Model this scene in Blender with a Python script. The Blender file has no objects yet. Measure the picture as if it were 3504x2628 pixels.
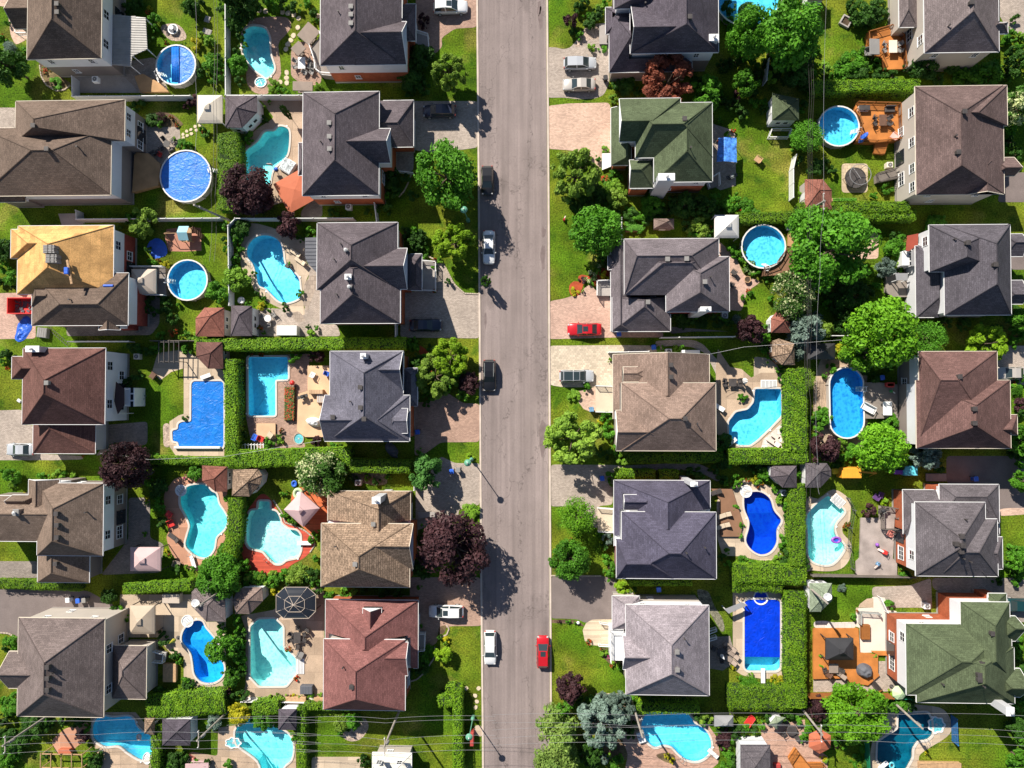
SKYS,SUNS,EXPO=.062,4.9,.65
import bpy, math, random, zlib
from mathutils import Vector, Matrix, noise
from mathutils.geometry import delaunay_2d_cdt, intersect_point_line
R=math.radians; PI=math.pi
C=bpy.context.scene.collection
S=bpy.context.scene
# ---------------------------------------------------------------- camera, sky, sun, exposure
IW,IH=3504,2628; F=2439.0; H=100.0
NAD=(1835-IW/2,1365-IH/2)                       # where the photo's verticals meet, from the image centre
cd=bpy.data.cameras.new('camera'); cam=bpy.data.objects.new('camera',cd); C.objects.link(cam); S.camera=cam
cd.sensor_width=36; cd.lens=36*F/IW; cd.clip_start=1; cd.clip_end=2000
_q=Vector((NAD[0],-NAD[1],-F)).normalized().rotation_difference(Vector((0,0,-1)))
RM=_q.to_matrix(); cam.location=(0,0,H); cam.rotation_mode='QUATERNION'; cam.rotation_quaternion=_q
SUN_EL=R(41); SUNH=(-.575,.818)
W=bpy.data.worlds.new('World'); S.world=W; W.use_nodes=True
_n=W.node_tree.nodes; _sky=_n.new('ShaderNodeTexSky'); _sky.sky_type='NISHITA'; _sky.sun_disc=False
_sky.sun_elevation=SUN_EL; _sky.sun_rotation=math.atan2(SUNH[0],SUNH[1]); _sky.air_density=.9; _sky.dust_density=.4; _sky.ozone_density=1.5
W.node_tree.links.new(_sky.outputs[0],_n['Background'].inputs[0]); _n['Background'].inputs[1].default_value=SKYS
ld=bpy.data.lights.new('sun','SUN'); ld.energy=SUNS; ld.angle=R(.55); ld.color=(1,.93,.82)
lo=bpy.data.objects.new('sun',ld); C.objects.link(lo)
lo.rotation_mode='QUATERNION'
lo.rotation_quaternion=Vector((0,0,-1)).rotation_difference(Vector((-SUNH[0]*math.cos(SUN_EL),-SUNH[1]*math.cos(SUN_EL),-math.sin(SUN_EL))))
lo.location=(-60,80,120)
S.view_settings.view_transform='Standard'; S.view_settings.look='None'; S.view_settings.exposure=EXPO; S.view_settings.gamma=1
S.cycles.max_bounces=6; S.cycles.diffuse_bounces=2; S.cycles.transparent_max_bounces=12
# ---------------------------------------------------------------- photo pixel + height -> place
OX=OY=0; K=2212/900
def T(x,y):
    global OX,OY
    OX,OY=x,y
def PS(sx,sy,h=0.0):
    d=RM@Vector((sx-IW/2,-(sy-IH/2),-F)); t=(H-h)/-d.z
    return Vector((d.x*t,d.y*t,h))
def P(x,y,h=0.0): return PS(OX+x/K,OY+y/K,h)
MPX=1/K*H/F
def hsh(s): return zlib.crc32(str(s).encode())
# ---------------------------------------------------------------- materials
M={}
def mat(name,col,rough=.85,nz=.25,sc=1.2,fine=.2,bump=0,tex=None,spec=.3,metal=0,bsc=20,coat=0,col2=None,tr=0):
    """plain surface: colour x (coarse noise, fine noise); tex adds a pattern in metres"""
    if name in M: return M[name]
    m=bpy.data.materials.new(name); m.use_nodes=True; nt=m.node_tree; N=nt.nodes; L=nt.links; b=N['Principled BSDF']
    b.inputs['Roughness'].default_value=rough; b.inputs['Specular IOR Level'].default_value=spec; b.inputs['Metallic'].default_value=metal
    if coat: b.inputs['Coat Weight'].default_value=coat
    tc=N.new('ShaderNodeTexCoord'); geo=N.new('ShaderNodeNewGeometry')
    def noi(scale,det=3,vec=None):
        n=N.new('ShaderNodeTexNoise'); n.inputs['Scale'].default_value=scale; n.inputs['Detail'].default_value=det
        L.new(vec or geo.outputs['Position'],n.inputs['Vector']); return n.outputs[0]
    def mr(v,a,b_,lo=.3,hi=.7):
        n=N.new('ShaderNodeMapRange'); n.inputs[1].default_value=lo; n.inputs[2].default_value=hi; n.inputs[3].default_value=a; n.inputs[4].default_value=b_; L.new(v,n.inputs[0]); return n.outputs[0]
    def mul(a,b_):
        n=N.new('ShaderNodeMath'); n.operation='MULTIPLY'; L.new(a,n.inputs[0]); L.new(b_,n.inputs[1]); return n.outputs[0]
    f=mul(mr(noi(sc),1-nz,1+nz),mr(noi(bsc,4),1-fine,1+fine))
    base=N.new('ShaderNodeRGB'); base.outputs[0].default_value=(*col,1); cur=base.outputs[0]
    if col2:
        mx=N.new('ShaderNodeMixRGB'); L.new(mr(noi(sc*.35,4),0,1,.42,.62),mx.inputs[0]); L.new(cur,mx.inputs[1]); mx.inputs[2].default_value=(*col2,1); cur=mx.outputs[0]
    if name=='lawn':
        mx=N.new('ShaderNodeMixRGB'); L.new(mr(noi(.16,6),0,.75,.56,.72),mx.inputs[0]); L.new(cur,mx.inputs[1]); mx.inputs[2].default_value=(.24,.20,.05,1); cur=mx.outputs[0]
        mx=N.new('ShaderNodeMixRGB'); L.new(mr(noi(.5,5),0,.7,.55,.68),mx.inputs[0]); L.new(cur,mx.inputs[1]); mx.inputs[2].default_value=(.03,.085,.006,1); cur=mx.outputs[0]
    if tex:
        kind=tex[0]
        if kind in('brick','shingle'):
            bt=N.new('ShaderNodeTexBrick'); w,h_,mo,dk=tex[1:5]
            bt.inputs['Scale'].default_value=1; bt.inputs['Brick Width'].default_value=w; bt.inputs['Row Height'].default_value=h_
            bt.inputs['Mortar Size'].default_value=mo; bt.inputs['Mortar Smooth'].default_value=.1
            bt.inputs['Color1'].default_value=(1.18,1.18,1.18,1); bt.inputs['Color2'].default_value=(.82,.82,.82,1); bt.inputs['Mortar'].default_value=(dk,dk,dk,1)
            L.new(tc.outputs['UV'] if len(tex)<6 else geo.outputs['Position'],bt.inputs['Vector'])
            mx=N.new('ShaderNodeMixRGB'); mx.blend_type='MULTIPLY'; mx.inputs[0].default_value=1; L.new(cur,mx.inputs[1]); L.new(bt.outputs[0],mx.inputs[2]); cur=mx.outputs[0]; hgt=bt.outputs['Fac']
        if kind=='lines':   # boards or siding courses along one axis of UV
            sx=N.new('ShaderNodeSeparateXYZ'); L.new(tc.outputs['UV'],sx.inputs[0])
            mm=N.new('ShaderNodeMath'); mm.operation='FRACT'; dv=N.new('ShaderNodeMath'); dv.operation='MULTIPLY'; dv.inputs[1].default_value=1/tex[1]
            L.new(sx.outputs[tex[2]],dv.inputs[0]); L.new(dv.outputs[0],mm.inputs[0])
            f=mul(f,mr(mm.outputs[0],tex[3],1,.0,.22))
        if kind=='radial': pass
    vm=N.new('ShaderNodeVectorMath'); vm.operation='SCALE'; L.new(cur,vm.inputs[0]); L.new(f,vm.inputs['Scale'])
    L.new(vm.outputs[0],b.inputs['Base Color'])
    if bump:
        bp=N.new('ShaderNodeBump'); bp.inputs['Strength'].default_value=bump; bp.inputs['Distance'].default_value=.03
        L.new(noi(bsc*1.3,3),bp.inputs['Height']); L.new(bp.outputs[0],b.inputs['Normal'])
    if tr:
        ts=N.new('ShaderNodeBsdfTranslucent'); L.new(vm.outputs[0],ts.inputs[0]); ad=N.new('ShaderNodeMixShader'); ad.inputs[0].default_value=tr
        L.new(b.outputs[0],ad.inputs[1]); L.new(ts.outputs[0],ad.inputs[2]); L.new(ad.outputs[0],N['Material Output'].inputs[0])
    M[name]=m; return m
def shingle(n,c,v=.16): return mat('shingle_'+n,c,.95,.17,.35,.5,.35,('shingle',.5,.24,.02,.72),.15,bsc=16)
RC={k:(lambda c=c,k=k:shingle(k,c)) for k,c in dict(brown=(.150,.110,.088),brown2=(0.133,0.0924,0.0874),dkgrey=(0.113,0.0947,0.105),dkgreyb=(0.122,0.108,0.118),black=(0.09,0.0774,0.0952),green=(.088,.112,.062),grey=(0.156,0.134,0.146),
 taupeg=(0.173,0.142,0.143),taupeg2=(0.162,0.129,0.123),slate=(0.0946,0.086,0.101),maroon=(0.144,0.0732,0.0627),maroonb=(0.144,0.0817,0.0739),maroonlt=(0.231,0.097,0.0728),tanbrown=(0.191,0.14,0.11),tanb=(0.242,0.172,0.14),tan=(0.288,0.209,0.151),greyblue=(0.133,0.129,0.162),
 navy=(0.0865,0.0806,0.118),ltgrey=(0.288,0.252,0.274),rust=(0.277,0.113,0.084),taupe=(0.219,0.161,0.14),greenlt=(0.224,0.269,0.19),maroon2=(0.219,0.097,0.0896)).items()}
RC['plywood']=lambda:mat('plywood',(.60,.34,.13),.85,.22,.7,.25,0,('brick',2.4,1.2,.02,.7),.2,bsc=8)
RC['tan']=lambda:mat('shingle_tan',(.30,.212,.15),.95,.3,1.5,.45,.5,('shingle',.7,.3,.05,.55),.15,bsc=10)
RC['whiteroof']=lambda:mat('whiteroof',(.7,.66,.58),.7,.1,1,.1)
WC=dict(white=lambda:mat('siding_white',(.74,.75,.78),.6,.04,.5,.04,0,('lines',.2,1,.75)),bluewhite=lambda:WC['white'](),brick=lambda:mat('brick_orange',(.36,.10,.045),.9,.15,1,.15,0,('brick',.3,.1,.008,1.3)),
 brickred=lambda:mat('brick_red',(.27,.055,.04),.9,.15,1,.15,0,('brick',.3,.1,.008,1.3)),taupe=lambda:mat('siding_taupe',(.27,.225,.205),.7,.06,.5,.06,0,('lines',.2,1,.8)),
 cream=lambda:mat('siding_cream',(.50,.45,.40),.7,.05,.5,.05,0,('lines',.2,1,.85)),woodbrown=lambda:mat('wall_brownwood',(.16,.09,.055),.8,.2,2,.2,0,('lines',.15,0,.6)))
MT=dict(
 white=((.78,.78,.78),.5,.04,1,.04),silver=((.5,.5,.5),.35,.05,1,.05),zinc=((.42,.40,.37),.45,.12,1,.08),cream=((.72,.64,.52),.8,.05,1,.05),beige=((.50,.42,.35),.8,.05,1,.05),whitecanvas=((.74,.72,.69),.8,.04,1,.04),
 pinkcanvas=((.56,.38,.38),.8,.05,1,.05),tancanvas=((.46,.37,.28),.8,.06,1,.05),black=((.028,.028,.032),.6,.1,1,.1),dark=((.06,.052,.05),.6,.2,2,.2),grey=((.24,.23,.22),.7,.1,1,.1),taupe=((.28,.22,.18),.8,.1,1,.1),
 slate=((.10,.105,.125),.7,.08,1,.1),slatelt=((.26,.26,.27),.7,.08,1,.1),terracotta=((.46,.13,.065),.85,.08,1,.06),rustred=((.30,.055,.03),.8,.1,1,.1),maroondk=((.055,.028,.028),.8,.1,1,.1),red=((.62,.035,.03),.45,.05,1,.05),
 pink=((.72,.40,.36),.8,.06,1,.05),pinklt=((.72,.58,.52),.8,.06,1,.05),green=((.05,.36,.10),.5,.1,1,.1),blue=((.03,.13,.62),.45,.12,3,.1),bluegrey=((.13,.26,.42),.5,.3,3,.1),purple=((.10,.04,.16),.7,.1,1,.1),purpletoy=((.28,.09,.50),.4,.05,1,.05),
 tealtoy=((.12,.55,.65),.4,.3,3,.05),orange=((.80,.35,.03),.6,.08,1,.05),yellow=((.85,.62,.03),.4,.05,1,.05),yellowp=((.45,.42,.04),.8,.1,1,.1),palegreen=((.50,.66,.38),.8,.05,1,.05),brown=((.13,.065,.04),.7,.2,3,.1),wood=((.45,.28,.15),.8,.2,3,.15),
 soil=((.075,.05,.03),.95,.4,3,.3),redwhite=((.72,.25,.2),.5,.5,6,.1),redpaint=((.42,.06,.05),.5,.1,1,.05),sandlt=((.56,.46,.34),.85,.08,1,.08),greenmesh=((.01,.20,.09),.6,.1,1,.1),wire=((.10,.11,.10),.5,.1,1,.1),bluenet=((.02,.12,.30),.6,.3,3,.1),
 concrete=((.36,.33,.31),.9,.12,.8,.12),timber=((.66,.42,.24),.8,.1,1,.1),steel=((.34,.36,.35),.4,.1,1,.1),polewood=((.34,.30,.26),.9,.2,2,.2),lampgreen=((.12,.34,.23),.45,.05,1,.05),rubber=((.035,.035,.035),.8,.1,1,.1),
 glassdark=((.022,.026,.034),.08,.0,1,.0),creamslab=((.66,.60,.53),.9,.05,1,.05))
def mt(k):
    if k in('cedar',): return mat('cedar_boards',(.50,.185,.045),.7,.18,.8,.16,0,('lines',.14,0,.55))
    if k=='woodtan': return mat('tan_boards',(.46,.27,.13),.8,.15,.8,.15,0,('lines',.14,0,.6))
    if k=='woodgrey': return mat('grey_boards',(.25,.215,.19),.85,.15,.8,.15,0,('lines',.14,1,.6))
    if k=='woodgrey2': return mat('weathered_boards',(.36,.305,.28),.9,.22,.7,.25,0,('lines',.14,1,.65))
    if k in('woodbrown','woodbrown2'): return mat('brown_boards',(.25,.135,.08),.75,.12,.8,.12,0,('lines',.14,0,.6))
    if k=='timber': return mat('pale_boards',(.66,.44,.27),.8,.12,.6,.12,0,('lines',.14,1,.75))
    if k=='timberlt': return mat('ivory_boards',(.60,.50,.38),.8,.08,.6,.08,0,('lines',.14,0,.75))
    if k=='bluetarp': return mat('bluetarp',(.08,.26,.74),.35,.35,1.5,.2,1,bsc=3)
    if k=='glass': return mt('glassdark')
    a=MT.get(k) or MT['grey']
    return mat('m_'+k,a[0],a[1],a[2],a[3],a[4],spec=.5)
def ground_mat(k):
    G=dict(
     lawn=lambda:mat('lawn',(.070,.142,.007),.95,.38,.28,.6,.8,bsc=5,spec=.1,col2=(.140,.168,.014)),
     grass2=lambda:G['lawn'](),
     paver=lambda:mat('paver',(.40,.335,.285),.9,.12,.35,.22,0,('brick',.3,.15,.012,.62,1),bsc=12),
     paverlt=lambda:mat('paverlt',(.56,.47,.36),.9,.10,.35,.15,0,('brick',.42,.28,.02,.7,1),bsc=12),
     paverpink=lambda:mat('paverpink',(.56,.39,.30),.9,.10,.35,.16,0,('brick',.3,.15,.01,.75,1),bsc=12),
     paverpink2=lambda:mat('paverpink2',(.50,.335,.265),.9,.12,.35,.18,0,('brick',.3,.15,.01,.7,1),bsc=12),
     paverbrown=lambda:mat('paverbrown',(.39,.255,.195),.9,.14,.4,.2,0,('brick',.3,.15,.012,.65,1),bsc=12),
     paverdark=lambda:mat('paverdark',(.27,.23,.20),.9,.15,.4,.2,0,('brick',.3,.15,.012,.62,1),bsc=12),
     sandpaver=lambda:mat('sandpaver',(.52,.41,.28),.9,.1,.4,.1,0,('brick',.5,.5,.03,.72,1),bsc=12),
     whitepaver=lambda:mat('whitepaver',(.66,.60,.55),.9,.1,.4,.1,0,('brick',.9,.7,.04,.75,1),bsc=12),
     sand=lambda:mat('exposed_aggregate',(.43,.32,.23),.95,.12,.5,.28,0,('brick',2.4,2.4,.03,.75,1),bsc=22),
     sandlt=lambda:mat('pale_concrete',(.49,.39,.29),.95,.10,.5,.14,0,('brick',2.2,2.2,.03,.78,1),bsc=18),
     timberlt2=lambda:mat('curved_boards',(.58,.47,.34),.9,.1,.5,.1,0,('brick',6,.2,.02,.75,1),bsc=12),
     concrete=lambda:mat('ground_concrete',(.42,.37,.33),.9,.15,.5,.15,bsc=12),
     creamslab=lambda:mat('cream_terrace',(.66,.58,.50),.9,.05,.5,.06,bsc=12),
     asphalt=lambda:mat('driveway_asphalt',(.19,.155,.145),.95,.12,.5,.2,bsc=20),
     terracotta=lambda:mat('terracotta_slabs',(.46,.24,.155),.9,.10,.5,.1,0,('brick',2.6,2.6,.02,1.5,1),bsc=12),
     terracottalt=lambda:mat('rose_pavers',(.46,.29,.22),.9,.10,.4,.16,0,('brick',.3,.15,.01,.75,1),bsc=12),
     redwood=lambda:mat('red_deck',(.52,.085,.05),.75,.12,.7,.1,0,('brick',9,.2,.015,.7,1),bsc=9),
     redwood2=lambda:mat('orange_red_deck',(.55,.14,.05),.75,.1,.7,.1,0,('brick',9,.2,.015,.7,1),bsc=9),
     redmulch=lambda:mat('red_mulch',(.40,.075,.03),.95,.2,1,.3,bsc=14),
     mulch=lambda:mat('brown_mulch',(.11,.07,.045),.95,.4,1,.5,bsc=9,col2=(.17,.13,.06)),
     stone=lambda:mat('pebbles',(.40,.31,.25),.95,.3,1.5,.45,bsc=6),
     stonebits=lambda:mat('rockery',(.18,.17,.12),.95,.5,2,.5,bsc=5),
     deckstone=lambda:mat('diagonal_tiles',(.36,.29,.235),.9,.12,.5,.15,0,('brick',.6,.6,.03,.65,1),bsc=12),
     rubber=lambda:mat('rubber_mat',(.42,.20,.14),.95,.12,.8,.1,bsc=9))
    return G[k]()
def street_mat():
    m=mat('street_asphalt',(.256,.209,.198),.95,.08,.25,.26,bsc=14)
    nt=m.node_tree; N=nt.nodes; L=nt.links; b=N['Principled BSDF']; src=b.inputs['Base Color'].links[0].from_socket
    geo=N.new('ShaderNodeNewGeometry'); cur=src
    def layer(scale,det,lo,hi,a,b_,kind='ShaderNodeTexNoise'):
        nonlocal cur
        mp=N.new('ShaderNodeMapping'); mp.inputs['Scale'].default_value=scale; L.new(geo.outputs['Position'],mp.inputs[0])
        n=N.new(kind); n.inputs['Scale'].default_value=1
        if kind=='ShaderNodeTexNoise': n.inputs['Detail'].default_value=det; o=n.outputs[0]
        else:
            n.feature='DISTANCE_TO_EDGE'; o=n.outputs[0]
            wn=N.new('ShaderNodeTexNoise'); wn.inputs['Scale'].default_value=.9; wn.inputs['Detail'].default_value=5; L.new(geo.outputs['Position'],wn.inputs[0])
            ad=N.new('ShaderNodeVectorMath'); ad.operation='MULTIPLY_ADD'; ad.inputs[1].default_value=(.35,.35,.35); L.new(wn.outputs['Color'],ad.inputs[0]); L.new(mp.outputs[0],ad.inputs[2]); L.new(ad.outputs[0],n.inputs['Vector'])
        if kind=='ShaderNodeTexNoise': L.new(mp.outputs[0],n.inputs['Vector'])
        r=N.new('ShaderNodeMapRange'); r.inputs[1].default_value=lo; r.inputs[2].default_value=hi; r.inputs[3].default_value=a; r.inputs[4].default_value=b_; L.new(o,r.inputs[0])
        v=N.new('ShaderNodeVectorMath'); v.operation='SCALE'; L.new(cur,v.inputs[0]); L.new(r.outputs[0],v.inputs['Scale']); cur=v.outputs[0]
    layer((.9,.05,1),4,.3,.7,.83,1.15); layer((.35,.12,1),5,.6,.7,1,.74); layer((2.5,.02,1),3,.3,.7,.88,1.1); layer((.06,.04,1),2,.35,.65,.92,1.06)
    layer((.16,.05,1),0,.0,.007,.5,1,'ShaderNodeTexVoronoi'); layer((.05,.085,1),0,.0,.0035,.6,1,'ShaderNodeTexVoronoi')
    L.new(cur,b.inputs['Base Color']); return m
LEAF=dict(leaf=((.034,.13,.006),(.13,.36,.022)),leaf2=((.035,.12,.02),(.10,.25,.05)),dark=((.018,.065,.008),(.060,.16,.016)),light=((.09,.22,.015),(.26,.46,.04)),light2=((.10,.21,.02),(.33,.50,.06)),light3=((.10,.20,.03),(.30,.42,.09)),
 lime=((.11,.25,.008),(.33,.52,.02)),lime2=((.06,.20,.006),(.22,.48,.02)),purple=((.022,.010,.014),(.11,.045,.05)),purple2=((.022,.010,.014),(.105,.045,.05)),red=((.11,.028,.015),(.38,.12,.07)),blue=((.075,.125,.09),(.26,.36,.30)),
 yellow=((.20,.24,.01),(.62,.55,.02)),white=((.035,.11,.01),(.62,.66,.34)),redflower=((.05,.12,.02),(.60,.05,.02)),pinkflower=((.10,.12,.05),(.75,.08,.38)),hedge=((.045,.15,.005),(.27,.46,.02)))
def leafmat(k):
    n='leaf_'+k
    if n in M: return M[n]
    m=bpy.data.materials.new(n); m.use_nodes=True; nt=m.node_tree; N=nt.nodes; L=nt.links; b=N['Principled BSDF']; a,c=LEAF[k]
    at=N.new('ShaderNodeAttribute'); at.attribute_name='v'; oi=N.new('ShaderNodeObjectInfo')
    r=N.new('ShaderNodeValToRGB'); r.color_ramp.elements[0].color=(*a,1); r.color_ramp.elements[1].color=(*c,1)
    if k=='hedge': e=r.color_ramp.elements.new(.13); e.color=(*a,1); r.color_ramp.elements[0].color=(.10,.075,.02,1)
    if k in('white',): r.color_ramp.elements[1].position=.68; e=r.color_ramp.elements.new(.56); e.color=(.07,.17,.02,1)
    if k in('redflower','pinkflower'): r.color_ramp.elements[1].position=.6; e=r.color_ramp.elements.new(.4); e.color=(.08,.2,.03,1)
    L.new(at.outputs['Fac'],r.inputs[0])
    mr=N.new('ShaderNodeMapRange'); mr.inputs[3].default_value=.8; mr.inputs[4].default_value=1.22; L.new(oi.outputs['Random'],mr.inputs[0])
    vm=N.new('ShaderNodeVectorMath'); vm.operation='SCALE'; L.new(r.outputs[0],vm.inputs[0]); L.new(mr.outputs[0],vm.inputs['Scale'])
    L.new(vm.outputs[0],b.inputs['Base Color']); b.inputs['Roughness'].default_value=.6; b.inputs['Specular IOR Level'].default_value=.25
    ts=N.new('ShaderNodeBsdfTranslucent'); L.new(vm.outputs[0],ts.inputs[0]); mx=N.new('ShaderNodeMixShader'); mx.inputs[0].default_value=.28
    L.new(b.outputs[0],mx.inputs[1]); L.new(ts.outputs[0],mx.inputs[2]); L.new(mx.outputs[0],N['Material Output'].inputs[0]); M[n]=m; return m
WAT=dict(cyan=((.24,.92,.96),(.80,.98,1.0)),cyan2=((.16,.82,.88),(.78,.98,1.0)),aqua=((.38,.93,.90),(.84,.98,.98)),blue=((.14,.72,.97),(.76,.97,1.0)),blue2=((.02,.40,.92),(.65,.93,1.0)),navy=((.0,.06,.60),(.5,.8,1.0)),teal=((.0,.12,.20),(.6,.85,.95)),open=((.10,.62,.92),(.78,.97,1.0)),oval=((.03,.36,.80),(.7,.93,1.0)))
def liner(k): return mat('liner_'+k,WAT[k][0],.6,.06,1.5,.05,bsc=6)
def water(k):
    n='water_'+k
    if n in M: return M[n]
    m=bpy.data.materials.new(n); m.use_nodes=True; N=m.node_tree.nodes; L=m.node_tree.links; N.remove(N['Principled BSDF'])
    t=N.new('ShaderNodeBsdfTransparent'); g=N.new('ShaderNodeBsdfGlossy'); g.inputs['Roughness'].default_value=.16
    mx=N.new('ShaderNodeMixShader'); fr=N.new('ShaderNodeFresnel'); fr.inputs[0].default_value=1.33
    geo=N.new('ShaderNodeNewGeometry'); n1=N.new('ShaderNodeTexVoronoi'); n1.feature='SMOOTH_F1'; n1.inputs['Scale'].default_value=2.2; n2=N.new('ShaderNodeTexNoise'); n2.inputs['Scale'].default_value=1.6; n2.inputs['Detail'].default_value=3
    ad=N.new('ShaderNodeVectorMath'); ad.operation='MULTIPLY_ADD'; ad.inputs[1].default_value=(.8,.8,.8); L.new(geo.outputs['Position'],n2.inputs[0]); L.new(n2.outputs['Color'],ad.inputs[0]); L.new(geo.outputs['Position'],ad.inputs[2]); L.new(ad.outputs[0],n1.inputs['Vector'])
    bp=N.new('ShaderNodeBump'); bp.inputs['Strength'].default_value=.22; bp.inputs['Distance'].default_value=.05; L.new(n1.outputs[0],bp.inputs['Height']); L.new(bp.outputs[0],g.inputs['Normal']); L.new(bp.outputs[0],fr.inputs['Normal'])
    # caustic net of rippled light painted into the transparent tint
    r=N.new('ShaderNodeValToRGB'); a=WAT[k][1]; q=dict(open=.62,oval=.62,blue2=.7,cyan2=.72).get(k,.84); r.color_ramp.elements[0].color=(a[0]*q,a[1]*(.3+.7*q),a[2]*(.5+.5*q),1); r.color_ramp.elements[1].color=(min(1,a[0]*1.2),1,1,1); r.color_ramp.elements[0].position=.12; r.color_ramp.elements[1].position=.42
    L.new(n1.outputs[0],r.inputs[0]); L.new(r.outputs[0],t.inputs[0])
    bf=N.new('ShaderNodeMath'); bf.operation='SUBTRACT'; bf.inputs[0].default_value=1; L.new(geo.outputs['Backfacing'],bf.inputs[1]); fm=N.new('ShaderNodeMath'); fm.operation='MULTIPLY'; L.new(fr.outputs[0],fm.inputs[0]); L.new(bf.outputs[0],fm.inputs[1])
    L.new(fm.outputs[0],mx.inputs[0]); L.new(t.outputs[0],mx.inputs[1]); L.new(g.outputs[0],mx.inputs[2]); L.new(mx.outputs[0],N['Material Output'].inputs[0]); M[n]=m; return m
def covermat(k='cover'):
    n='pool_'+k
    if n in M: return M[n]
    m=mat(n,(.008,.17,.62) if k=='cover' else ((.0,.04,.60) if k=='cover2' else (.03,.20,.66)),.42,.16,.8,.12,0,spec=.35,bsc=3); N=m.node_tree.nodes; L=m.node_tree.links
    geo=N.new('ShaderNodeNewGeometry'); n2=N.new('ShaderNodeTexNoise'); n2.inputs['Scale'].default_value=.9; n2.inputs['Detail'].default_value=5; n2.inputs['Distortion'].default_value=1.2
    mp=N.new('ShaderNodeMapping'); mp.inputs['Scale'].default_value=(1,1,1); L.new(geo.outputs['Position'],mp.inputs[0]); L.new(mp.outputs[0],n2.inputs[0])
    vo=N.new('ShaderNodeMath'); vo.operation='ABSOLUTE'; sb=N.new('ShaderNodeMath'); sb.operation='SUBTRACT'; sb.inputs[1].default_value=.5; L.new(n2.outputs[0],sb.inputs[0]); L.new(sb.outputs[0],vo.inputs[0])
    bp=N.new('ShaderNodeBump'); bp.inputs['Strength'].default_value=.8; bp.inputs['Distance'].default_value=.26; L.new(vo.outputs[0],bp.inputs['Height']); L.new(bp.outputs[0],N['Principled BSDF'].inputs['Normal']); return m
def paint(col,name): return mat('paint_'+name,col,.28,.02,1,.0,spec=.6,coat=.6,metal=.15)
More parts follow.
